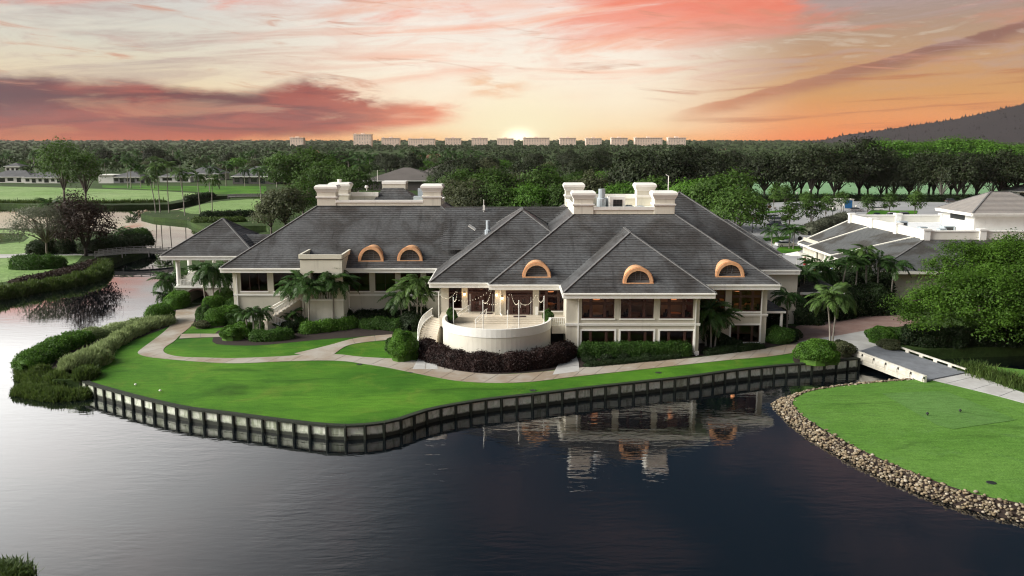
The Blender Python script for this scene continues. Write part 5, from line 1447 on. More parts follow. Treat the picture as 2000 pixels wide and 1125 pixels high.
bush(590, 640, 2.4, 1.3, L_hedge, 'green shrub right of the garden stair foot', .18)
for i, (x, y, w, h) in enumerate([(548, 634, 2.6, 1.8), (520, 644, 2.2, 1.3), (566, 648, 2.2, 1.4), (538, 618, 2.4, 1.6), (612, 622, 2.6, 1.6), (672, 618, 2.4, 1.7)]):
    bush(x, y, w, h, L_hedge if i % 2 else L_dark, ('dark shrub under the garden stair rail', 'green shrub beside the pygmy palms', 'green shrub below the cycads', 'shrub filling the corner of the garden stair', 'dark shrub at the left foot of the balcony bay', 'green shrub at the right foot of the balcony bay')[i], .2)
# left shore
hedge([G(284, 630), G(310, 629), G(340, 626)], 3.0, 2.3, L_bright, 'big square-cut hedge block at the water by the path', .18, lump=.03, sq=7)
hedge([G(330, 606), G(345, 600), G(355, 590)], 2.6, 1.9, L_bright, 'second cut hedge block just below the pavilion', .18, lump=.04, sq=6)
def drift(pts, n): c = curve(GL(pts), .5); return [random.choice(c) for _ in range(n)]
hedge(GL([(338, 630), (296, 640), (262, 653), (232, 670), (205, 686), (185, 702)]), 2.0, 1.0, L_grass, 'pale drift of ornamental grass along the lawn edge', .2, lump=.22, sq=2.2, name='grass_drift', cat='grass', blade=True)
hedge(GL([(196, 700), (172, 714), (150, 724), (135, 732)]), 3.6, 1.5, L_grass, 'broad pale grass drift at the tip of the lawn', .2, lump=.22, sq=2.2, name='grass_drift', cat='grass', blade=True)
hedge(GL([(172, 728), (166, 740), (150, 745)]), 2.2, .9, L_reed, 'low green grass at the start of the seawall', .2, lump=.2, sq=2.2, name='grass_drift', cat='grass', blade=True)
hedge(GL([(150, 668), (190, 657), (250, 644), (300, 630)]), 2.6, 1.0, L_grass, 'loose grey-green shrubs between grass drift and water', .2, lump=.2, sq=2.4)
hedge(GL([(50, 724), (75, 706), (120, 682), (172, 662)]), 3.2, 1.3, L_bright, 'bright green shrubs spilling over the left shore', .22, lump=.16, sq=2.5)
hedge(GL([(40, 762), (80, 772), (130, 777), (178, 772)], 0.0), 2.6, .75, L_reed, 'green reeds standing in the water at the end of the seawall', .2, lump=.25, sq=2.0, name='reed_bed', cat='reeds', blade=True, z0=-.05)
hedge(GL([(44, 722), (66, 736), (104, 750), (150, 754)], 0.3), 2.4, 1.3, L_reed, 'dense green reeds covering the bank behind the reed bed', .2, lump=.25, sq=2.0, name='reed_bed', cat='reeds', blade=True, z0=.1)
hedge(GL([(120, 757), (150, 755), (172, 757)], 0.0), 2.0, .7, L_grass, 'yellowed reeds against the first seawall posts', .2, lump=.25, sq=2.0, name='reed_bed', cat='reeds', blade=True, z0=-.05)
tuft(curve(GL([(0, 1122), (18, 1118), (40, 1132)], 0.05), .4), 900, .8, L_reed, 'dark reeds at the near corner of the water', 'reed_bed', 'reeds', .35, .02)
tuft(curve(GL([(900, 776), (930, 776)], 0.1), .4), 120, .6, L_red, 'small tuft of brown weeds on the seawall foot', 'weed_clump', 'weeds', .2, .015)
# grasses by the island path
for i, (x, y) in enumerate([(1900, 728), (1930, 738), (1962, 748), (1995, 758), (2030, 768)]):
    tuft([G(x, y, IZ)], 420, 1.25, L_reed, f'{("first", "second", "third", "fourth", "fifth")[i]} fountain grass clump along the island path, counted from the bridge', spread=.7, wid=.035, group='fountain grasses by the island path')
# left bank planting
hedge(GL([(30, 522), (70, 524), (130, 520)]), 5.0, 2.2, L_hedge, 'thick green hedge on the left bank below the sparse tree', .3, lump=.1)
hedge(GL([(60, 500), (100, 494), (140, 496)]), 5.0, 2.6, L_dark, 'dark shrubs round the foot of the sparse tree', .3, lump=.2)
hedge(GL([(175, 498), (215, 488), (255, 482), (280, 476)]), 7.0, 2.5, L_dark, 'dark thicket running down to the footbridge', .35, lump=.2)
hedge(GL([(250, 478), (270, 474), (283, 470)]), 5.0, 3.0, L_hedge, 'rounded green mound at the point above the footbridge', .3, lump=.1, sq=2.2)
hedge([p + Vector((0, -1.4, 0)) for p in GL([(-80, 575), (0, 567), (60, 556), (150, 541), (195, 527), (207, 510)])], 3.6, 1.5, L_reed, 'band of reeds along the left bank', .3, lump=.2, sq=2.2, name='reed_bed', cat='reeds', blade=True, z0=-.05)
hedge(GL([(30, 556), (60, 548), (110, 538), (160, 525), (195, 512)], 1.0), 4.0, .7, L_red, 'brown mulched slope behind the left bank reeds', .3, lump=.2, sq=2.2, name='ground_cover', z0=.9)
hedge(GL([(-60, 397), (60, 398), (140, 398), (230, 398), (325, 396)], .9), 3.0, .7, L_reed, 'reeds lining the far fairway shore', .6, lump=.2, sq=2.2, name='reed_bed', cat='reeds', blade=True, z0=.8)
hedge(GL([(390, 425), (440, 424), (500, 422)]), 3.0, 1.8, L_dark, 'dark hedge below the putting green', .4, lump=.1)
hedge(GL([(375, 434), (430, 434), (480, 432)]), 3.0, 1.2, L_reed, 'marshy bank below the putting green hedge', .4, lump=.1)
hedge(GL([(365, 392), (400, 386), (418, 384)]), 4, 1.6, L_dark, 'dark bank planting beside the small distant bridge', .5)
# potted shrubs on the terrace
for i, (x, y) in enumerate(((882, 631), (1071, 634))):
    c = G(x, y, TZ); lab = ('round shrub in a dark pot beside the terrace handrail', 'round shrub in a dark pot at the passage side of the terrace')[i]
    r = empty('potted_shrub', c, lab, 'potted plant'); mb = MB(c); mb.lathe(c, [(.28, 0), (.34, .1), (.42, .5), (.45, .55)], 12); mb.build('pot', m_dark, r)
    b = bush(x, y, 1.25, 1.3, L_hedge, None, .12, z=TZ, at=c); ch = list(b.children); bpy.data.objects.remove(b)
    for k in ch: k.parent = r; k.location = Vector(k.location) + Vector((0, 0, .45))

# palms near the house: (foot px, py, height m, lean x, kind)
NEAR = [(322, 588, 3.2, .2, 'foxtail', 'small palm at the water beside the pavilion'), (336, 586, 3.8, .2, 'foxtail', 'small palm leaning on the pavilion corner'), (318, 592, 1.2, 0, 'pygmy', 'dwarf palm on the hedge below the pavilion'),
        (402, 606, 5.6, -.3, 'foxtail', 'palm in front of the cart tunnel arch'), (418, 608, 6.4, .2, 'foxtail', 'tallest palm of the cluster beside the arch'), (430, 606, 5.0, .3, 'foxtail', 'palm between the arch and the left wing'), (446, 600, 5.2, .3, 'foxtail', 'palm touching the left wing corner'),
        (582, 636, 5.2, -.6, 'foxtail', 'leaning palm left of the balcony bay'), (596, 640, 6.2, -.2, 'foxtail', 'palm over the garden stair rail'), (604, 642, 5.4, .4, 'foxtail', 'palm covering the left pier of the balcony bay'),
        (645, 634, 7.0, -.1, 'foxtail', 'tall palm before the balcony'), (652, 638, 6.2, .3, 'foxtail', 'palm over the right pier of the balcony bay'), (662, 634, 5.6, .6, 'foxtail', 'palm leaning right from the balcony bay'),
        (484, 652, 2.7, -.3, 'pygmy', 'first of three pygmy palms before the garden stair'), (496, 654, 3.0, .1, 'pygmy', 'middle of three pygmy palms before the garden stair'), (507, 652, 2.8, .5, 'pygmy', 'last of three pygmy palms before the garden stair'),
        (555, 640, 1.6, 0, 'pygmy', 'bushy cycad right of the garden stair'), (572, 640, 1.9, .1, 'pygmy', 'second bushy cycad right of the garden stair'), (480, 616, 1.2, 0, 'pygmy', 'cycad against the wall behind the stair'), (500, 618, 1.4, 0, 'pygmy', 'cycad at the head of the garden path'),
        (801, 640, 5.0, -.3, 'light', 'palm behind the tall bush, nearest the left wing'), (815, 642, 6.2, .2, 'light', 'tallest palm beside the curved stair'), (822, 640, 4.6, .3, 'light', 'palm leaning toward the curved stair'), (786, 636, 3.8, -.4, 'foxtail', 'short dark palm left of the stair palms'),
        (1388, 682, 4.6, -.2, 'foxtail', 'palm between the bays and the corner window'), (1396, 680, 3.6, .5, 'foxtail', 'lower palm before the lower corner window'), (1378, 676, 3.4, -.5, 'foxtail', 'dark palm against the wall beside the third bay'),
        (1536, 652, 4.8, -.1, 'foxtail', 'palm standing at the drive corner of the clubhouse'), (1620, 692, 6.5, -.75, 'light', 'slender twin palm leaning away from the bridge'), (1624, 692, 7.0, .35, 'light', 'slender twin palm nearer the bridge')]
for i, (x, y, H, lx, kind, lab) in enumerate(NEAR):
    palm(G(x, y), H, kind, 17 if kind != 'pygmy' else 20, (lx, random.uniform(-.2, .2)), .10 if kind != 'pygmy' else .09, lab, 'palms round the clubhouse', i, s=1.2)
# dark palms and thicket behind the drive
for i, (x, y, H) in enumerate([(1565, 622, 6.0), (1590, 618, 7.0), (1612, 612, 6.2), (1640, 608, 7.0), (1668, 606, 7.4), (1690, 604, 8.6), (1712, 604, 7.0), (1738, 606, 6.4), (1575, 604, 5.0), (1655, 590, 7.0)]):
    palm(G(x, y), H, 'light' if i == 5 else 'royal', 15, (random.uniform(-.6, .6), 0), .12, f'palm in the dark grove behind the drive, {("first from the clubhouse", "second from the clubhouse", "third from the clubhouse", "fourth from the clubhouse", "fifth from the clubhouse", "bright fronds against the low roof", "next to the great tree", "under the great tree branches", "close to the service roof", "set back below the low roof")[i]}', 'palms in the dark grove', 40 + i)
hedge(GL([(1545, 632), (1600, 622), (1660, 612), (1740, 608)]), 5.0, 3.4, L_dark, 'dark thicket behind the pink paved drive', .28, lump=.2)
hedge(GL([(1530, 612), (1590, 600), (1660, 592), (1740, 590)]), 5.0, 4.2, L_dark, 'dark screen of trees in front of the low building', .3, lump=.25)
bush(1515, 640, 3.0, 2.6, L_dark, 'dark shrub at the clubhouse service corner', .22)

# great tree at the right
def big_tree():
    c = G(1922, 672)
    root = empty('shade_tree', c, 'great spreading feathery green tree overhanging the canal', 'tree')
    VV, QQ, cl, n0 = [], [], [], 0
    for k, (ox, oy, oz, rx, rz, nc) in enumerate([(-6.0, -.5, 4.6, 4.6, 3.4, 150), (-2.5, -2.5, 6.2, 5.2, 4.0, 190), (2.5, -1.0, 7.6, 6.0, 4.6, 230), (7.5, -1.5, 7.0, 5.6, 4.6, 200), (4.5, 2.0, 10.2, 5.2, 3.4, 150), (-1.0, 2.5, 8.8, 5.0, 3.4, 140), (11.5, 0, 5.6, 5.0, 4.2, 140), (1.5, -3.0, 3.4, 5.0, 2.4, 110)]):
        V, Q, c_ = crown_cards(rx, rx, rz, 0, nc, 74, .27, 77 + k, lump=.36, shell=.5, up=.8, cr=.13)
        oz = oz * .92; V = V + np.array([ox, oy, oz]); cl += [tuple(p) for p in (c_ + np.array([ox, oy, oz]))]; VV.append(V); QQ.append(Q + n0); n0 += len(V)
    link('crown', np_mesh('crown', np.concatenate(VV), np.concatenate(QQ), L_big), root)
    rr = random.Random(3); mb = MB(); limbs(mb, (1, 0, 0), (1.2, 0, 3.0), rr.sample(cl, 18), .5, .06, 9, rr)
    mb.build('trunk', m_bark, root, True)
    hedge(GL([(1750, 668), (1830, 672), (1920, 668), (2040, 664)]), 4.5, 1.6, L_dark, 'dark undergrowth at the canal edge under the great tree', .24, lump=.3)
big_tree()
P_side = tree_proto('broadleaf_tree', 9, 5.5, 4.0, 5.5, 2.2, L_big, m_bark, 81, 240, 70, .28, 8, .32, up=.7, cr=.12)
plant(P_side, G(1960, 640), 1.25, 'second feathery tree behind the great canal tree', None)
plant(P_side, G(2080, 690), 1.15, 'feathery tree at the edge of the canal, cut by the picture edge', None)
# ================================================================== low building at the right
m_whiteroof = plain('white_flat_roof', (0.78, 0.80, 0.80), (0.70, 0.72, 0.73), 0.4, 0.7)
m_pale = plain('pale_parapet', (0.78, 0.76, 0.68), (0.72, 0.70, 0.61), 0.5, 0.7, streak=.1)
def _tile2():
    p = wpos()
    tile = noise(scalev(p, 3.0, 3.0, 4.0), 1.0, 2, 0.5)
    patch = smooth(noise(scalev(p, 0.20, 0.13, 0.16), 1.0, 4, 0.55, 0.4), 0.42, 0.58)
    col = mix(patch, (0.120, 0.126, 0.126, 1), (0.072, 0.069, 0.062, 1))
    col = mix(smooth(tile, 0.35, 0.65) * 0.5, col, mix(1.0, col, (0.62, 0.62, 0.62, 1), 'MULTIPLY'))
    return pbr(col, 0.8, tile, 0.35, 0.03, spec=.3)
m_tile2 = material('mottled_roof_tile', _tile2)
m_pinkroof = plain('pale_roof_tile', (0.30, 0.275, 0.25), (0.25, 0.235, 0.22), 0.8, .8, 12, .3)  # pale warm-grey tile in two close tones
JO = Vector((70, 150, GZ))
low = empty('low_building', JO, 'low building with mottled grey roof slopes and white parapet beside the car park', 'building')
def jm(): return MB(JO)
PX, PZ, JE = 70.0, 9.0, 4.9
for x0, ya, yb in ((55.5, 128.0, 146.0), (58.0, 146.0, 164.5), (60.0, 164.5, 176.0)):
    JE = {128.0: 5.7, 146.0: 5.1, 164.5: 4.5}[ya]; mb = jm(); run = PX - x0; sl = (PZ - JE) / run
    tiled(mb, (x0, yb, JE), (x0, ya, JE), (1, 0, 0), 0, 1.0 if ya == 128 else 0, run if ya != 128 else 14.4, sl)
    o = mb.build('roof_slope', m_tile2, low)
    mb = jm(); mb.bar((x0 - .02, ya, JE - .2), (x0 - .02, yb, JE - .2), .12, .42); mb.bar((x0 - .15, ya, JE - .08), (x0 - .15, yb, JE - .08), .16, .16); mb.build('fascia', m_pale, o)
    mb = jm(); mb.bar((x0, yb, JE + .02), (PX, yb, PZ + .02), .5, .3); mb.build('rake_trim', m_pale, o)
    mb = jm(); mb.face([(x0, yb + .02, JE - .3), (PX, yb + .02, JE - .3), (PX, yb + .02, PZ)]); mb.build('gable_wall', m_pale, o)
JE = 5.7; mb = jm(); sl = (PZ - JE) / 14.4
tiled(mb, (55.5, 128, JE), (110, 128, JE), (0, 1, 0), 1.0, 0, 14.4, sl); o = mb.build('roof_slope', m_tile2, low)
mb = jm(); mb.bar((55.5, 128, JE + .05), (69.9, 142.4, PZ + .05), .3, .14); mb.build('hip_cap', m_ridge, o)
mb = jm(); mb.bar((55.5, 127.98, JE - .2), (110, 127.98, JE - .2), .12, .42); mb.build('fascia', m_pale, o)
mb = jm(); mb.face([(57.0, 129.5, GZ), (57.0, 146, GZ), (57.0, 146, JE), (57.0, 129.5, JE)]); mb.face([(57, 129.5, GZ), (110, 129.5, GZ), (110, 129.5, JE), (57, 129.5, JE)]); mb.face([(61, 146, GZ), (61, 176, GZ), (61, 176, JE), (61, 146, JE)]); mb.face([(57, 146, GZ), (61, 146, GZ), (61, 146, JE), (57, 146, JE)]); mb.build('wall', m_stucco, low)
for y_ in (147.5, 152, 157, 162):
    mb = jm(); mb.lathe((58.8, y_, GZ), [(.45, 0), (.45, .3), (.36, .35), (.34, 3.3), (.42, 3.5)], 12); mb.build('column', m_stucco2, low)
mb = jm(); mb.box(PX, 110, 142.4, 176, PZ - .4, PZ - .02); mb.build('flat_roof', m_whiteroof, low)
def jpar(a, b, posts, skip=0):
    a, b = Vector(a), Vector(b); d = (b - a).normalized(); n = max(1, round((b - a).length / posts))
    mb = jm(); mb.bar(a + Vector((0, 0, .65)), b + Vector((0, 0, .65)), .35, 1.4); o = mb.build('parapet', m_pale, low)
    mb = jm(); mb.bar(a + Vector((0, 0, 1.42)), b + Vector((0, 0, 1.42)), .6, .22); mb.build('coping', m_trim, o)
    for k in range(skip, n + 1):
        p = a.lerp(b, k / n); mb = jm(); mb.box(p.x - .55, p.x + .55, p.y - .55, p.y + .55, PZ - .5, PZ + 1.55); mb.box(p.x - .7, p.x + .7, p.y - .7, p.y + .7, PZ + 1.55, PZ + 1.8); mb.build('pier', m_trim, o)
jpar((PX, 142.4, PZ), (PX, 174, PZ), 10.5); jpar((PX + .2, 142.4, PZ), (98, 142.4, PZ), 9.3, 1); jpar((PX + .2, 174, PZ), (98, 174, PZ), 9.3, 1)
for i, (x, y, w, d, h) in enumerate([(74, 160, 1.6, 1.4, 1.5), (77, 151, 1.2, 1.2, 1.0), (79, 153, 2.0, 1.6, 1.3), (81, 149.5, 1.4, 1.4, 1.4), (83, 149, 2.8, 1.8, 1.9), (79.5, 148, 1.3, 1.3, .9), (76, 156, 1.4, 1.2, .8)]):
    mb = jm(); mb.box(x - w / 2, x + w / 2, y - d / 2, y + d / 2, PZ, PZ + h); o = mb.build('air_conditioner', m_duct, low)
    mb = jm(); mb.box(x - w * .36, x + w * .36, y - d / 2 - .03, y - d / 2 - .005, PZ + h * .2, PZ + h * .85); mb.build('grille', m_dark, o)
# raised hip-roofed pavilion on the flat roof
KZ = 13.2
mb = jm(); mb.box(80.2, 93, 146.4, 157.3, PZ - .1, KZ - .3); k = mb.build('penthouse_wall', m_white, low)
o = hip_roof('penthouse_roof', 79.0, 95.0, 145.0, 157.7, KZ, .52, None, .5, JO, low, tile=m_pinkroof, trim=m_trim)
for x0_, x1_ in ((80.16, 80.17),):
    mb = jm(); mb.box(80.14, 80.18, 149.5, 154.5, KZ - 1.6, KZ - .75); mb.build('louvre', m_dark, k)
# small service roofs beside the clubhouse
mb = MB(CL); tiled(mb, (39, 112.6, 5.2), (45, 112.6, 5.2), (0, 1, 0), .3, .9, 3.6, .5); tiled(mb, (45, 112.6, 5.2), (45, 120, 5.2), (-1, 0, 0), 1, 1, 3.2, .5); o = mb.build('service_roof', m_tile, club)
mb = MB(CL); mb.bar((39, 112.58, 5.05), (45, 112.58, 5.05), .12, .35); mb.bar((45.02, 112.6, 5.05), (45.02, 120, 5.05), .12, .35); mb.build('fascia', m_trim, o); mb = MB(CL); mb.box(38.6, 44.2, 113.4, 121, GZ, 5.0); mb.build('service_wall', m_stucco, o)
mb = MB(CL); tiled(mb, (xd1 + .05, 100.6, 5.0), (xd1 + 2.6, 100.6, 5.0), (0, 1, 0), 0, .8, 2.2, .5); o = mb.build('porch_roof', m_tile, club)
mb = MB(CL); mb.bar((xd1, 100.58, 4.88), (xd1 + 2.6, 100.58, 4.88), .1, .25); mb.lathe((xd1 + 2.2, 100.9, GZ), [(.2, 0), (.18, .1), (.17, 3.5)], 10); mb.build('porch_post', m_trim, o)
mb = MB(CL); mb.box(xd1 + .02, 38.0, 110.9, 111.0, GZ, ZT); mb.box(37.0, 37.1, 111, 130, GZ, ZT); mb.build('wall', m_stucco, club)

# patio things between the two buildings
def thing1(name, loc, label, cat): return empty(name, loc, label, cat)
m_red = plain('red_canvas', (0.28, 0.03, 0.025), (0.2, 0.02, 0.018), 2, .7); m_blue = plain('blue_plastic', (0.03, 0.14, 0.42), (0.025, 0.11, 0.34), 2, .5); m_greenb = plain('green_box_paint', (0.16, 0.22, 0.10), (0.12, 0.17, 0.08), 2, .6)
def umbrella(px, py, label, mat, closed=False, r=1.7):
    c = G(px, py); o = thing1('patio_umbrella', c, label, 'umbrella'); mb = MB(c); mb.tube([c, c + Vector((0, 0, 2.8))], .04, 6); mb.build('pole', m_white, o)
    mb = MB(c); mb.lathe(c, [(.3, 0), (.3, .1), (.08, .14)], 10); mb.build('base', m_dark, o)
    mb = MB(c)
    if closed: mb.lathe(c + Vector((0, 0, 1.0)), [(.28, 0), (.24, .6), (.14, 1.3), (.05, 1.9)], 8)
    else:
        for k in range(8):
            a0, a1 = k * .7854, (k + 1) * .7854; mb.face([c + Vector((0, 0, 2.85)), c + Vector((r * math.cos(a0), r * math.sin(a0), 2.2)), c + Vector((r * math.cos(a1), r * math.sin(a1), 2.2))])
    mb.build('canopy', mat, o)
umbrella(1556, 519, 'pale open umbrella in the yard behind the clubhouse', m_pale, r=2.4); umbrella(1571, 528, 'closed dark red umbrella in the yard', m_red, True); umbrella(1620, 533, 'pale umbrella under the eave of the low building', m_pale, r=1.8)
for px, py, w, h, m, nm, lab, ct in ((1629, 538, .8, 1.2, m_blue, 'waste_bin', 'blue bin by the low building', 'bin'), (1577, 549, 1.8, 1.6, m_greenb, 'utility_box', 'green utility box beside the service roof', 'box'), (1597, 548, 1.0, 1.5, m_duct, 'utility_cabinet', 'grey cabinet right of the green utility box', 'cabinet'), (1589, 543, .3, 1.4, plain('orange_paint', (.6, .25, .05)), 'bollard', 'orange bollard between green box and grey cabinet', 'bollard')):
    c = G(px, py); o = thing1(nm, c, lab, ct); mb = MB(c); mb.box(c.x - w / 2, c.x + w / 2, c.y - w / 2, c.y + w / 2, GZ, GZ + h); mb.build('body', m, o)
    mb = MB(c); mb.box(c.x - w * .54, c.x + w * .54, c.y - w * .54, c.y + w * .54, GZ + h, GZ + h + .1); mb.build('lid', m, o)
for i, (px, py) in enumerate(((1583, 524), (1592, 530), (1604, 532))):
    c = G(px, py); o = thing1('patio_table', c, ('patio table nearest the red umbrella', 'middle patio table in the yard', 'patio table under the columns of the low building')[i], 'table'); mb = MB(c); mb.lathe(c, [(.3, 0), (.05, .05), (.05, .7), (.6, .72), (.6, .76)], 12); mb.build('top', m_pale, o)
    mb = MB(c)
    for k in range(4): x_, y_ = c.x + math.cos(k * 1.57 + .4) * .95, c.y + math.sin(k * 1.57 + .4) * .95; mb.box(x_ - .2, x_ + .2, y_ - .2, y_ + .2, GZ + .05, GZ + .48); mb.box(x_ - .2, x_ + .2, y_ + .14, y_ + .2, GZ + .48, GZ + .95)
    mb.build('chairs', m_dark, o)

# ================================================================== car park
CARM = {}
def carpaint(c):
    if c not in CARM:
        def b():
            p = node('ShaderNodeBsdfPrincipled'); put(p.inputs['Base Color'], mix(noise(wpos(), 6, 3) * .3, c4(c), c4(tuple(x * .7 for x in c)))); p.inputs['Roughness'].default_value = .3; p.inputs['Coat Weight'].default_value = .6; p.inputs['Metallic'].default_value = .2
            return p.outputs[0]
        CARM[c] = material('car_paint', b)
    return CARM[c]
m_tyre = plain('tyre_rubber', (.02, .02, .02), (.015, .015, .015)); m_hub = plain('wheel_rim', (.5, .5, .5), (.4, .4, .4), rough=.4); m_cglass = plain('car_glass', (.02, .025, .03), (.015, .018, .022), rough=.12, bstr=0.0, spec=.8); m_headl = plain('headlight_lens', (.75, .75, .72)); m_taill = plain('tail_light_lens', (.3, .02, .015))
def car(px, py, ang, col, label, suv=False, z=GZ + .04):
    c = G(px, py, z); r = empty('parked_car', c, label, 'car', 'cars in the car park', math.radians(ang))
    L, Wd = 4.6, 1.84; hh = 1.72 if suv else 1.45
    def prof(pts, w, inset, nm, mat, parent):
        mb = MB(); a = [Vector((x, -w / 2, zz)) for x, zz in pts]; top = max(p[1] for p in pts); bot = min(p[1] for p in pts)
        a = [Vector((x, -(w / 2 - inset * (zz - bot) / (top - bot)), zz)) for x, zz in pts]; b = [Vector((p.x, -p.y, p.z)) for p in a]
        mb.face(a); mb.face(b[::-1])
        for i in range(len(a)): j = (i + 1) % len(a); mb.face([a[j], a[i], b[i], b[j]])
        return mb.build(nm, mat, parent)
    prof([(-2.3, .35), (2.3, .35), (2.32, .62), (2.2, .78), (1.2, .92), (-1.9 if not suv else -2.2, 1.0), (-2.25, .92), (-2.32, .6)], Wd, .05, 'body', carpaint(col), r)
    g = prof([(1.15, .90), (.45, hh - .06), (-1.2 if not suv else -1.8, hh - .06), (-1.95 if not suv else -2.2, .98)], Wd - .14, .22, 'windows', m_cglass, r)
    prof([(.5, hh - .10), (.35, hh), (-1.15 if not suv else -1.75, hh), (-1.3 if not suv else -1.9, hh - .10)], Wd - .5, .08, 'roof', carpaint(col), r)
    for x in (1.42, -1.42):
        for s in (-1, 1):
            mb = MB(); mb.tube([(x, s * .72, .33), (x, s * .93, .33)], .33, 14); w = mb.build('wheel', m_tyre, r); mb = MB(); mb.tube([(x, s * .925, .33), (x, s * .94, .33)], .2, 10); mb.build('rim', m_hub, w)
    for s in (-1, 1):
        mb = MB(); mb.box(2.24, 2.335, s * .78 - .16, s * .78 + .1, .60, .74); mb.build('headlight', m_headl, r); mb = MB(); mb.box(-2.335, -2.22, s * .76 - .12, s * .76 + .12, .72, .88); mb.build('tail_light', m_taill, r)
    return r
for a in [(1462, 431, 5, (.30, .03, .025), 'red car at the edge of the clubhouse roof line'), (1506, 430, 185, (.16, .17, .17), 'grey estate car in the middle row, first of three', True), (1512, 434, 185, (.36, .37, .37), 'silver suv parked next to the grey estate car', True), (1510, 443, 182, (.05, .05, .055), 'black suv in front of the silver one', True), (1526, 449, 184, (.62, .63, .63), 'white car half hidden by the young tree', False), (1562, 454, 8, (.17, .025, .022), 'dark red car beside the young trees', False), (1534, 482, 10, (.70, .72, .72), 'white car at the round grass island', False),
          (1560, 406, 12, (.45, .45, .45), 'silver car in the far row under the oaks', True), (1600, 405, 8, (.05, .05, .05), 'black car in the far row under the oaks', False), (1712, 411, 170, (.65, .65, .64), 'white car behind the young trees near the low roof', False), (1712, 424, 80, (.03, .06, .10), 'dark blue buggy by the parapet', False), (1672, 413, 5, (.35, .35, .36), 'grey car near the kiosk', False), (1858, 396, 5, (.1, .1, .1), 'dark car on the avenue behind the raised pavilion', True), (1745, 425, 10, (.62, .62, .62), 'white van top showing above the white parapet', True), (1768, 424, 10, (.60, .61, .6), 'pale car between the young trees behind the parapet', True)]:
    car(*a)
def lamp_post(px, py, pytop, label):
    c = G(px, py); h = W(px, pytop, c.y).z - GZ; r = empty('lamp_post', c, label, 'lamp post', 'lamp posts in the car park')
    mb = MB(c); mb.lathe(c, [(.22, 0), (.2, .5), (.09, .6), (.07, h - .5)], 8); mb.build('post', m_dark, r)
    mb = MB(c); mb.lathe(c + Vector((0, 0, h - .5)), [(.1, 0), (.2, .1), (.26, .45), (.28, .5), (.05, .7)], 8); mb.build('lantern', m_pale, r)
for a in [(1469, 455, 412, 'lamp post before the red car'), (1512, 450, 404, 'lamp post beside the black suv'), (1625, 435, 406, 'lamp post next to the small grass islet'), (1646, 428, 399, 'lamp post in front of the kiosk'), (1671, 420, 402, 'lamp post by the grey car'), (1555, 408, 376, 'lamp post under the oaks'), (1580, 400, 370, 'lamp post at the range field edge')]: lamp_post(*a)
c = G(1648, 409); o = empty('kiosk', c, 'white kiosk with a blue panel at the back of the car park', 'kiosk'); mb = MB(c); mb.box(c.x - 4.2, c.x + 3.4, c.y, c.y + 3, GZ, GZ + 3.6); mb.build('wall', m_white, o); mb = MB(c); mb.box(c.x + .3, c.x + 2.9, c.y - .08, c.y - .01, GZ + .4, GZ + 3.3); mb.build('panel', plain('blue_panel', (.02, .14, .33), (.016, .11, .28)), o); mb = MB(c); mb.box(c.x - 4.4, c.x + 3.6, c.y - .2, c.y + 3.2, GZ + 3.6, GZ + 3.75); mb.build('roof', m_pale, o)
c = G(1502, 418); o = empty('stop_sign', c, 'red octagonal road sign in the car park', 'sign'); mb = MB(c); mb.tube([c, c + Vector((0, 0, 2.4))], .04, 6); mb.build('post', m_dark, o); mb = MB(c); mb.tube([c + Vector((0, -.06, 2.5)), c + Vector((0, -.03, 2.5))], .55, 8); mb.build('plate', m_red, o)
c = G(1561, 485); o = empty('round_sign', c, 'black disc sign on a post by the grass island', 'sign'); mb = MB(c); mb.tube([c, c + Vector((0, 0, 2.0))], .05, 6); mb.build('post', m_dark, o); mb = MB(c); mb.tube([c + Vector((0, -.05, 2.3)), c + Vector((0, 0, 2.3))], .5, 14); mb.build('plate', m_dark, o)

# ================================================================== trees: prototypes
P_young = [tree_proto('young_tree', 5, 1.9, 2.6, 3.5, 1.2, L_round, m_bark, 100 + i, 60, 26, .38, 5, .1, cr=.2, shell=.35, lump=.22) for i in range(3)]
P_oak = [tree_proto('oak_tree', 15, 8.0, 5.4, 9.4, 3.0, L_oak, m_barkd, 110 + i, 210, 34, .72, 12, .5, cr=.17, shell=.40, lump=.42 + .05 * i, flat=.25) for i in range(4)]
P_round = [tree_proto('round_tree', 12, 6.2, 4.6, 6.6, 2.4, L_round, m_bark, 120 + i, 170, 30, .62, 8, .4, cr=.16, shell=.55, lump=.36) for i in range(3)]
P_olive = [tree_proto('olive_tree', 11, 5.6, 4.2, 6.4, 2.4, L_olive, m_bark, 130 + i, 130, 26, .62, 9, .35, cr=.18, shell=.4, lump=.4) for i in range(3)]
P_green = [tree_proto('spreading_tree', 12, 6.6, 3.6, 7.4, 2.6, L_bright, m_bark, 140 + i, 170, 30, .6, 9, .4, cr=.16, shell=.5, lump=.36, flat=.3) for i in range(2)]
for i, (x, y, s_) in enumerate([(1488, 430, 1.15), (1541, 455, 1.35), (1582, 447, 1.5), (1573, 412, 1.15), (1614, 430, 1.25), (1643, 413, 1.2), (1694, 424, 1.25), (1736, 424, 1.25), (1786, 423, 1.4), (1532, 409, 1.5), (1512, 408, 1.4)]):
    plant(P_young[i % 3], G(x, y), s_, ('young tree beside the red sign', 'young tree in front of the dark red car', 'broad young tree in the middle of the car park', 'slim young tree behind the broad one', 'slim young tree on the small islet', 'young tree before the kiosk', 'young tree behind the white parapet, first from the kiosk', 'young tree behind the white parapet, second from the kiosk', 'bushy young tree behind the parapet, nearest the raised pavilion', 'dark tree at the back of the car park', 'tree against the oaks at the back of the car park')[i], 'young trees in the car park')
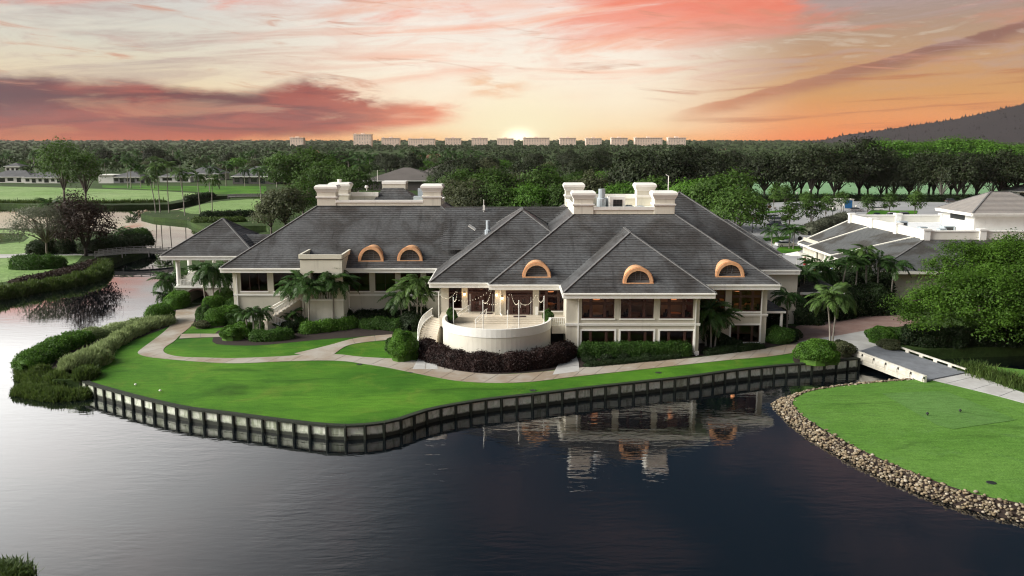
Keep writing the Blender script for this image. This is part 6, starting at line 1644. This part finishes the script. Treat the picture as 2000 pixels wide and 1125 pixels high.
for i, (x, y, H) in enumerate([(1507, 486, 4.0), (1541, 486, 4.4), (1549, 487, 4.2)]):
    palm(G(x, y), H, 'royal', 14, (0.2 * (i - 1), 0), .12, ('palm at the clubhouse roof edge in the car park', 'first of two palms on the round grass island', 'second of two palms on the round grass island')[i], 'palms in the car park', 70 + i, joined=True)
hedge(GL([(1580, 460), (1610, 450), (1650, 434)]), 4, 2.6, L_grey, 'grey-green hedge bordering the low building roof', .4, lump=.2)
hedge(GL([(1440, 396), (1600, 392), (1760, 393), (1960, 394)]), 3, 2.2, L_dark, 'long dark hedge between car park and range field', .7, lump=.1)
bush(1520, 478, 3, 1.6, L_bright, 'bright low shrub beside the white car', .3)

# oak avenue along the range field
for i, (x, y, s_) in enumerate([(1418, 388, 1.0), (1460, 388, 1.0), (1498, 389, 1.05), (1543, 390, 1.1), (1587, 390, 1.15), (1632, 391, 1.0), (1676, 391, 1.25), (1720, 391, .7), (1738, 390, .8), (1770, 391, 1.05), (1820, 392, 1.1), (1862, 392, 1.0), (1905, 390, 1.1), (1958, 389, 1.15), (2010, 390, 1.15), (1378, 386, 1.1), (1340, 384, 1.1)]):
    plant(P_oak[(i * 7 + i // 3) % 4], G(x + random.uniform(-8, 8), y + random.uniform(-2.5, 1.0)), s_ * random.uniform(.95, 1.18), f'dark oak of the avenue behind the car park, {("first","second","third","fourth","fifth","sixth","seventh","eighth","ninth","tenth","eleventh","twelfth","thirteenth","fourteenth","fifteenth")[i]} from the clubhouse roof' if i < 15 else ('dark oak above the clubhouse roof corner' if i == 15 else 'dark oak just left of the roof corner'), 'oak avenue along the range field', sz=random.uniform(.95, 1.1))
for i in range(16):
    plant(P_oak[(i * 3) % 4], G(1330 + i * 44 + random.uniform(-14, 14), 384 + random.uniform(-2, 1)), random.uniform(.95, 1.25), 'dark oak in the second row of the avenue', 'second row of the oak avenue', sz=random.uniform(.85, 1.1))
P_bare = tree_proto('pale_tree', 12, 5.0, 4.4, 8.0, 2.0, L_olive, plain('pale_bark', (.34, .32, .28), (.24, .22, .19)), 150, 70, 22, .5, 16, .35, cr=.2, shell=.4, lump=.4)
for i, (x, y, s_) in enumerate([(1790, 390, .9), (1838, 392, 1.15), (1882, 391, 1.05), (1935, 388, 1.0)]): plant(P_bare, G(x, y), s_, ('thin pale-limbed tree in the oak avenue', 'pale forked tree left of the raised pavilion roof', 'pale tree above the raised pavilion roof', 'pale leafy tree behind the raised pavilion')[i], 'pale trees in the avenue')
# bright canopy behind the avenue
k = 0
for i in range(34):
    x = 1645 + 380 * random.random(); y = 351 + 6 * random.random()
    plant(P_green[i % 2], G(x, y), random.uniform(1.75, 2.35) * (.8 + .2 * math.sin((x - 1600) / 130)), 'bright green tree in the wood beyond the range field', 'bright wood beyond the range field')
# trees hard behind the clubhouse
for i, (x, y, s_, pr, lab) in enumerate([(1400, 452, 1.4, P_round[0], 'bright layered tree at the right end of the clubhouse roof'), (1350, 446, 1.2, P_green[0], 'green tree behind the chimney towers, toward the car park'), (1436, 470, 1.1, P_round[1], 'dark green tree beside the car park entrance'), (1215, 440, 1.05, P_green[1], 'green tree seen between the right chimney towers'), (1100, 440, 1.0, P_round[2], 'bright tree behind the link roof, beside the towers'), (1035, 440, 1.05, P_green[0], 'bright tree behind the middle of the link roof'), (985, 440, 1.0, P_round[0], 'dark round tree behind the link roof'), (925, 440, 1.1, P_olive[0], 'olive tree behind the left end of the link roof'), (1275, 440, 1.15, P_round[1], 'tree behind the right rear chimney tower'),
        (560, 455, 1.15, P_olive[1], 'olive bushy tree left of the big tiled roof'), (530, 458, .85, P_olive[2], 'smaller olive tree at the pond behind the pavilion'), (592, 425, .95, P_round[2], 'dark tree behind the left chimney towers'), (885, 425, 1.0, P_olive[0], 'brown-green tree beside the right-hand tower of the left wing')]):
    plant(pr, G(x, y), s_, lab)
for i, (x, y, s_, pr, lab) in enumerate([(960, 425, 1.3, P_round[1], 'deep green tree in the second rank behind the link roof'), (1010, 422, 1.35, P_olive[1], 'olive tree in the second rank behind the link roof'), (1065, 424, 1.3, P_round[0], 'round tree in the second rank beside the rear tower'), (1160, 424, 1.3, P_olive[2], 'olive tree seen over the air duct'), (1240, 422, 1.3, P_oak[1], 'dark tree over the right parapet'), (1310, 424, 1.35, P_oak[2], 'dark tree beyond the right front tower'), (900, 418, 1.25, P_round[2], 'green tree right of the left wing tower')]): plant(pr, G(x, y), s_, lab)
for i, (x, y, s_) in enumerate([(560, 384, 1.6), (605, 384, 1.75), (645, 388, 1.4), (690, 392, 1.2)]): plant(P_round[i % 3], G(x, y), s_, ('great round green tree beyond the small bridge', 'widest round tree behind the left wing', 'round tree behind the chimney towers of the left wing', 'round tree in front of the brown roofs')[i], 'great round trees behind the left wing')
# left bank trees
P_sp = tree_proto('sparse_tree', 11, 6.8, 4.2, 7.2, 3.2, L_grey, m_bark, 160, 190, 34, .36, 26, .3, cr=.15, shell=.4, lump=.4)
plant(P_sp, G(93, 502), 1.0, 'sparse grey-green tree with an open crown on the left bank')
P_rd = tree_proto('red_brown_tree', 12, 5.4, 5.6, 7.0, 1.8, L_red, m_barkd, 161, 210, 40, .42, 10, .4, cr=.17, shell=.45, lump=.3)
plant(P_rd, G(168, 500), 1.0, 'dense dark reddish-brown tree on the left bank'); plant(P_rd, G(138, 490), .7, 'lower dark tree between the sparse tree and the reddish tree')
P_tall = tree_proto('airy_tree', 16, 6.2, 5.8, 11.5, 4.5, L_round, m_bark, 162, 120, 30, .6, 14, .35, cr=.2, shell=.4, lump=.45)
plant(P_tall, G(127, 402), 1.35, 'tall airy bright green tree above the red-brown one'); plant(P_tall, G(168, 404), 1.15, 'second airy green tree beside the white houses', rz=2.0)
palm(G(103, 474), 9.0, 'royal', 16, (.2, 0), .2, 'single large dark palm above the sparse tree', None, 90, s=1.35, joined=True)
for i, (x, y) in enumerate([(234, 482), (243, 483), (249, 481)]): palm(G(x, y), 3.6, 'royal', 12, (.2 * (i - 1), 0), .12, ('first small palm on the mound above the footbridge', 'middle small palm on the mound above the footbridge', 'last small palm on the mound above the footbridge')[i], None, 91 + i, s=.75, joined=True)
# the tall palms by the pond: foot, crown centre in the photo
TALL = [(304, 416, 290, 345), (313, 415, 305, 325), (330, 415, 326, 322), (361, 421, 350, 338), (391, 417, 384, 342), (415, 417, 415, 350), (250, 367, 247, 312), (256, 367, 256, 325), (275, 367, 273, 328), (301, 368, 303, 335), (410, 380, 409, 328), (442, 364, 443, 320), (478, 364, 477, 332), (510, 392, 505, 332), (541, 366, 541, 300), (428, 368, 428, 340), (356, 368, 356, 344), (648, 372, 648, 306), (682, 374, 680, 312), (700, 376, 702, 322)]
for i, (x, y, cx, cy) in enumerate(TALL):
    f = G(x, y); t = W(cx, cy, f.y); H = t.z - GZ
    palm(f, H, 'coco' if i < 6 else 'royal', 14, (t.x - f.x, 0), .15 if i < 6 else .2, f'tall slender palm by the pond, {("leaning hard from the rocky point", "second on the rocky point", "third on the rocky point, tallest crown", "fourth, bowed over the water", "at the edge of the putting green", "alone on the putting green edge", "first of a pair on the far lawn", "second of the pair on the far lawn", "beside the far lawn pair", "before the long grey house", "behind the putting green palm", "before the dark porch house", "at the end of the dark house", "beside the small distant bridge", "rising over the great round tree", "short, near the small bridge", "short, on the far lawn", "over the chimney towers", "right of the palm over the chimney towers", "against the brown roofs")[i]}', 'tall palms by the pond', 100 + i, s=1.2 if i < 6 else 1.5, joined=True)

# ================================================================== houses
m_hroof = plain('grey_house_roof', (.115, .118, .122), (.085, .087, .09), .3, .85, 3, .3); m_broof = plain('brown_roof', (.13, .115, .105), (.10, .09, .082), .1, .85, 2, .3); m_oroof = plain('orange_tile_roof', (.42, .20, .13), (.34, .16, .105), .3, .85, 3, .3)
def house(px0, px1, pyb, h, rise, depth, wall, roof, label, windows=5, doorx=None, name='house', ov=.8, cat='house'):
    """hip-roofed house whose front stands along the photo line pyb"""
    a, b = G(px0, pyb), G(px1, pyb); x0, x1, y0 = a.x, b.x, a.y; o = Vector(((x0 + x1) / 2, y0, GZ)); r = empty(name, o, label, cat)
    mb = MB(o); mb.box(x0, x1, y0, y0 + depth, GZ - .3, GZ + h); mb.build('wall', wall, r)
    ez = GZ + h; X0, X1, Y0, Y1 = x0 - ov, x1 + ov, y0 - ov, y0 + depth + ov; d = min(X1 - X0, Y1 - Y0) / 2
    p = [Vector(q) for q in ((X0, Y0, ez), (X1, Y0, ez), (X1, Y1, ez), (X0, Y1, ez))]; e, f = (Vector((X0 + d, (Y0 + Y1) / 2, ez + rise)), Vector((X1 - d, (Y0 + Y1) / 2, ez + rise))) if X1 - X0 > Y1 - Y0 else (Vector(((X0 + X1) / 2, Y0 + d, ez + rise)), Vector(((X0 + X1) / 2, Y1 - d, ez + rise)))
    mb = MB(o)
    if X1 - X0 > Y1 - Y0: mb.face([p[0], p[1], f, e]); mb.face([p[1], p[2], f]); mb.face([p[2], p[3], e, f]); mb.face([p[3], p[0], e])
    else: mb.face([p[0], p[1], e]); mb.face([p[1], p[2], f, e]); mb.face([p[2], p[3], f]); mb.face([p[3], p[0], e, f])
    rf = mb.build('roof', roof, r); mb = MB(o)
    for u, v in zip(p, p[1:] + p[:1]): mb.bar(u - Vector((0, 0, .15)), v - Vector((0, 0, .15)), .2, .35)
    mb.build('fascia', m_trim, rf)
    for k in range(windows):
        w = (x1 - x0) / windows; cx = x0 + w * (k + .5); mb = MB(o); ww = w * random.uniform(.25, .36); mb.box(cx - ww, cx + ww, y0 - .06, y0 - .01, GZ + h * (.12 if k % 2 else .3), GZ + h * .82); g = mb.build('window', m_cglass, r)
        mb = MB(o); mb.box(cx - ww - .15, cx + ww + .15, y0 - .1, y0 - .005, GZ + h * .82, GZ + h * .88); mb.build('lintel', m_trim, g)
    return r
house(-20, 62, 357, 3.6, 3.6, 14, m_white, m_hroof, 'white house with grey hip roof at the picture edge', 5); house(48, 122, 358, 3.4, 2.8, 12, m_white, m_hroof, 'lower white house wing beside the airy trees', 6)
house(12, 40, 344, 7.0, 2.5, 10, m_white, m_hroof, 'taller pale house rising behind the white house', 3); house(193, 222, 358, 5.0, .4, 10, m_white, m_white, 'plain white flat-roofed block behind the palms', 0)
house(222, 276, 358, 3.8, 3.0, 14, plain('grey_house_wall', (.25, .25, .25)), m_hroof, 'grey house with dark glazing behind the palm pair', 5); house(312, 372, 356, 3.4, 3.0, 14, m_white, m_hroof, 'pale house with a deep dark porch', 2)
house(368, 430, 352, 4.2, 5.2, 18, m_stucco2, m_hroof, 'house with a tall slate roof behind the pond palms', 4); house(455, 538, 360, 4.6, 5.6, 22, plain('dark_house_wall', (.10, .095, .09)), m_hroof, 'dark slate-roofed house behind the small bridge', 5)  # the second house has dark grey walls
house(715, 860, 372, 5.0, 6.0, 34, m_broof, m_broof, 'wide brown-grey roof behind the left wing', 0, name='hall', cat='building', ov=1.5); house(818, 930, 366, 7.0, 7.0, 44, m_broof, m_broof, 'higher brown-grey roof right of the wide one', 0, name='hall', cat='building', ov=1.5)
for i, (x0, x1, y) in enumerate([(806, 835, 318), (828, 866, 317), (800, 812, 312), (690, 702, 314), (612, 624, 305), (268, 282, 310), (38, 60, 290), (1405, 1420, 297), (1548, 1560, 289), (160, 172, 291), (455, 464, 294)]):
    house(x0, x1, y, 5, 4 + (i % 3), 14, m_stucco2, m_oroof, ('orange-roofed villa, first of the pair beyond the brown roofs', 'largest orange-roofed villa beyond the brown roofs', 'narrow orange roof left of the villa pair', 'small orange roof over the left wing towers', 'tiny orange roof above the great round trees', 'orange roof showing between the far palms', 'tiny orange roof near the horizon over the white house', 'tiny orange roof in the wood behind the car park', 'orange roof on the far plain before the hill', 'tiny orange roof over the airy trees', 'tiny orange roof above the slate house')[i], 4)
house(1414, 1456, 326, 5, .5, 20, m_white, m_whiteroof, 'flat white roof half hidden in the wood', 5, name='hall', cat='building'); house(1985, 2040, 392, 4, 2.5, 12, m_white, m_hroof, 'small grey-roofed lodge behind the raised pavilion', 2, name='lodge')

# ================================================================== high-rises on the skyline
m_tower = plain('sky_tinted_tower', (.90, .72, .60), (.85, .66, .54), .02, .8); m_twin = plain('tower_glass', (.42, .34, .31), (.36, .29, .27), .1, .4)  # peach tint of the sky is painted into the tower walls
TW = [(566, 592, 268.5, 3), (690, 725, 261.5, 9), (745, 780, 270, 5), (797, 849, 270, 5), (869, 900, 269.5, 6), (921, 952, 270, 6), (971, 1003, 269.5, 6), (1022, 1073, 269, 6), (1093, 1125, 269.5, 6), (1144, 1175, 269, 6), (1194, 1226, 269.5, 6), (1240, 1294, 268.5, 6), (1305, 1340, 268, 6)]
NTH = ("shortest, at the far end under the dark cloud", "tallest of the row", "third in the row", "wide block left of the clubhouse ridge", "fifth in the row", "sixth in the row", "just left of the setting sun", "wide block at the setting sun", "first right of the sun", "second right of the sun", "third right of the sun", "wide block right of the sun", "last of the row toward the hill")
for i, (x0, x1, yt, nf) in enumerate(TW):
    Y = 2500.0; yt += 1.0 + .8 * math.sin(i * 2.3); a, b = W(x0, yt, Y), W(x1, yt, Y); o = Vector(((a.x + b.x) / 2, Y, GZ)); H = a.z - GZ
    r = empty('apartment_tower', o, f'apartment block with a peach sky tint on the horizon, {NTH[i]}', 'building', 'apartment blocks on the skyline')
    mb = MB(o); mb.box(a.x, b.x, Y, Y + 24, GZ - 2, a.z); mb.build('wall', m_tower, r)
    mb = MB(o); mb.box(a.x - 1.2, b.x + 1.2, Y - 1.2, Y + 25, a.z, a.z + 1.4); m_ = (a.x + b.x) / 2; mb.box(m_ - 5, m_ + 5, Y + 6, Y + 16, a.z + 1.4, a.z + 4.4); mb.box(a.x + 2, a.x + 7, Y + 4, Y + 12, a.z + 1.4, a.z + 3.4); mb.build('roof', m_tower, r)
    mb = MB(o); n = max(4, int((b.x - a.x) / 7)); fl = int(H / 4)
    for k in range(n):
        for j in range(fl):
            if (k * 7 + j * 3) % 11 == 0: continue
            x = a.x + (b.x - a.x) * (k + .5) / n; z = a.z - 4 * (j + .6) ; mb.box(x - 1.2, x + 1.2, Y - .4, Y - .02, z - .8, z + .8)
    tag(mb.build('window_grid', m_twin, r), kind='stuff')

# ================================================================== hill
m_hill = plain('wooded_hill', (.014, .010, .013), (.009, .007, .009), .01, .95)
prof = [(1560, 278), (1610, 274), (1650, 264), (1690, 259), (1740, 252), (1800, 243), (1850, 236), (1900, 226), (1950, 215), (2000, 204), (2100, 188), (2300, 165), (2700, 150)]
top = []
for x, y in prof: top.append(W(x, y, 4600))
top = curve(top, 25)
V, Q = [], []; nr = 7
for i, p in enumerate(top):
    for j in range(nr):
        f = j / (nr - 1); h = (p.z - 0) * (1 - f) ** 1.3 * (1 + .05 * math.sin(i * .35 + j * 2)) if j else p.z
        V.append((p.x * (1 - .12 * f) + 0, 4600 - 900 * f, max(h, 0)))
for i in range(len(top) - 1):
    for j in range(nr - 1): a = i * nr + j; Q.append((a, a + 1, a + nr + 1, a + nr))
o = link('hill', np_mesh('hill', V, Q, m_hill, smooth_=True)); o['kind'] = 'structure'
# conifers on its crest and flank
g = np.random.default_rng(5); n = 2600
ii = g.integers(0, len(top) - 1, n); ff = np.where(np.arange(n) < 900, 0.0, g.random(n) ** 1.5 * .8)
Va = np.array(V).reshape(len(top), nr, 3); j = np.minimum((ff * (nr - 1)).astype(int), nr - 2); fr = (ff * (nr - 1) - j)[:, None]
B = Va[ii, j] * (1 - fr) + Va[ii, j + 1] * fr + np.concatenate([g.uniform(-12, 12, (n, 1)), g.uniform(-10, 10, (n, 1)), np.zeros((n, 1))], 1); B[:, 2] -= 2
hh = g.uniform(5, 15, (n, 1)) * (.6 + .8 * g.random((n, 1)) ** 3); w = hh * .36; z1 = np.array([[0, 0, 1.0]])
T = B + hh * z1; q = [B + w * np.array([[math.cos(t), math.sin(t), .1]]) for t in (0, 2.09, 4.19)]
Vc = np.stack([T, q[0], q[1], q[2]], 1).reshape(-1, 3); Qc = (np.arange(n)[:, None, None] * 4 + np.array([[0, 1, 2], [0, 2, 3], [0, 3, 1]])).reshape(-1, 3)
o = link('hill_forest', np_mesh('hill_forest', Vc, Qc, m_hill)); tag(o, 'dark conifers covering the distant hill', 'forest', kind='stuff')

# ================================================================== woods out to the horizon
def inside(px, py, poly):
    c = False; n = len(poly)
    for i in range(n):
        (x1, y1), (x2, y2) = poly[i], poly[i - 1]
        if (y1 > py) != (y2 > py) and px < (x2 - x1) * (py - y1) / (y2 - y1) + x1: c = not c
    return c
KEEP = [[(-400, 410), (-400, 356), (200, 356), (540, 362), (540, 420), (700, 500), (100, 500)], [(1320, 353), (2300, 353), (2300, 600), (1320, 600)], [(700, 380), (940, 380), (940, 350), (700, 350)], [(540, 310), (800, 310), (800, 303), (540, 303)],
        [(-60, 365), (130, 365), (130, 348), (-60, 348)], [(180, 365), (545, 365), (545, 349), (180, 349)]]
rr = random.Random(21)
GEO = [('oak', P_oak, 'dark tree'), ('round', P_round, 'green tree'), ('olive', P_olive, 'olive-brown tree'), ('green', P_green, 'bright tree')]
singles = []; tries = 0
while len(singles) < 190 and tries < 6000:
    tries += 1
    az = rr.uniform(-.60, .62); Y = 215 * (760 / 215) ** (rr.random() ** .8); x = Y * math.tan(az)
    px = 1000 + FPX * x / (Y * CP + (HC - GZ) * SP); py = 562.5 - FPX * ((-(HC - GZ)) * CP + Y * SP) / (Y * CP + (HC - GZ) * SP)
    if any(inside(px, py, k) for k in KEEP) or py > 418 or (px < 560 and py > 345) or px < 860 and py > 376: continue
    if any((x - a) ** 2 + (Y - b) ** 2 < (6.5 + Y * .004) ** 2 for a, b in singles): continue
    singles.append((x, Y))
    left = px < 700
    w = [.30, .25, .25, .20] if not left else [.35, .3, .2, .15]
    t = rr.choices(range(4), w)[0]; nm, pr, desc = GEO[t]
    where = 'among the far palms and houses' if px < 560 else ('in the wood behind the left wing' if px < 900 else ('in the wood behind the link roof and towers' if px < 1330 else 'in the wood beyond the range field'))
    plant(rr.choice(pr), (x, Y, GZ), rr.uniform(.75, 1.15), f'{desc} {where}', f'{desc}s {where}', sz=rr.uniform(.85, 1.15))
PALMP = [palm((0, 0, -500), 10 + i, 'royal', 16, (.4 * i - .4, 0), .22, None, None, 200 + i, s=1.5, joined=True) for i in range(3)]
n_p = 0; tries = 0
while n_p < 150 and tries < 4000:
    tries += 1
    px = rr.uniform(-20, 980); py = rr.uniform(306, 347)
    if any(inside(px, py, k) for k in KEEP): continue
    src = rr.choice(PALMP); c = copy_tree(src); c.location = G(px, py); s_ = rr.uniform(.8, 1.2); c.scale = (s_, s_, s_ * rr.uniform(.9, 1.25)); c.rotation_euler.z = rr.uniform(0, 6.28); n_p += 1
    where = 'among the white and grey houses' if px < 560 else 'in the wood behind the left wing'
    tag(c, f'distant palm standing {where}', 'palm', f'distant palms {where}')
for p in PALMP:
    for ch in list(p.children): bpy.data.objects.remove(ch)
    bpy.data.objects.remove(p)
# the rest reads as one mass
g = np.random.default_rng(9); VV = []; n = 6200
az = g.uniform(-.64, .66, n); Y = 520 * (6500 / 520) ** (g.random(n) ** .75); x = Y * np.tan(az)
px = 1000 + FPX * x / (Y * CP + 24 * SP); py = 562.5 - FPX * (-24 * CP + Y * SP) / (Y * CP + 24 * SP)
az2 = g.uniform(-.30, .24, 700); n2 = 700; Y2 = g.uniform(1900, 2440, n2); x = np.concatenate([x, Y2 * np.tan(az2)]); Y = np.concatenate([Y, Y2])
px = 1000 + FPX * x / (Y * CP + 24 * SP); py = 562.5 - FPX * (-24 * CP + Y * SP) / (Y * CP + 24 * SP)
ok = np.array([not any(inside(a, b, k) for k in KEEP) for a, b in zip(px, py)]) & (py < 345); x, Y = x[ok], Y[ok]; n = len(x)
per = 46; s_ = g.uniform(3.2, 6.2, n) * (1 + Y / 9000); hgt = g.uniform(7, 13, n)
d = unit(g.normal(size=(n, per, 3))); d[..., 2] = np.abs(d[..., 2]) * 1.0 - .25
r = g.uniform(.55, 1.1, (n, per, 1)); P = d * r * np.stack([s_, s_, hgt * .42], 1)[:, None]; P += np.stack([x, Y, GZ + np.maximum(0, Y - 1250) * .0066 + hgt * .58], 1)[:, None]
N_ = unit(d * .8 + g.normal(size=d.shape) * .4 + [0, 0, .35]).reshape(-1, 3)
Vf, Qf = cards(P.reshape(-1, 3), N_, np.repeat(1.9 + Y / 1500, per) * g.uniform(.7, 1.3, n * per), .75, g)
o = link('far_woods', np_mesh('far_woods', Vf, Qf, L_far)); tag(o, 'unbroken woods stretching to the horizon', 'forest', kind='stuff')

# small things on the grass
def marker(px, py, label, mat, r_=.11, z=GZ, h=.2):
    c = G(px, py, z); o = empty('tee_marker', c, label, 'marker'); mb = MB(c); mb.lathe(c, [(.02, -.02), (.02, h * .4), (r_, h * .7), (r_, h), (r_ * .5, h * 1.3)], 10); mb.build('cap', mat, o, True)
marker(265, 754, 'white marker on the lawn, nearer the reeds', m_white, .13); marker(313, 766, 'white marker on the lawn beside the seawall', m_white, .13)
marker(1811, 813, 'dark tee marker on the tee, nearer the bridge path', m_dark, .12, IZ, .3); marker(1875, 807, 'dark tee marker on the tee, farther along', m_dark, .12, IZ, .3)
for i, (x, y, z) in enumerate(((702, 712, GZ), (805, 727, GZ), (1286, 728, GZ), (1041, 763, GZ), (1936, 943, IZ))):
    c = G(x, y, z); o = empty('drain_cover', c, ('dark drain cover in the lawn below the path fork', 'dark drain cover in the lawn by the purple hedge', 'dark mark in the narrow lawn before the bays', 'small dark cover in the narrow lawn by the seawall', 'dark cover in the grass near the island rocks')[i], 'drain cover'); mb = MB(c); mb.lathe(c, [(.34, 0), (.34, .03), (.28, .045)], 12); mb.build('plate', m_dark, o)
# ================================================================== haze
mh = bpy.data.materials.new('haze'); mh.use_nodes = True; S.nt = mh.node_tree; S.nt.nodes.clear()
out = node('ShaderNodeOutputMaterial'); pv = node('ShaderNodeVolumePrincipled')
pv.inputs['Color'].default_value = (0.96, 0.88, 0.84, 1); pv.inputs['Density'].default_value = 0.000022; pv.inputs['Anisotropy'].default_value = 0.2
S.nt.links.new(pv.outputs[0], out.inputs['Volume'])
mb = MB(); mb.box(-7100, 7100, -60, 7060, -2.0, 260); o = mb.build('haze', mh); o['kind'] = 'stuff'; o['label'] = 'thin haze lying over the whole landscape'
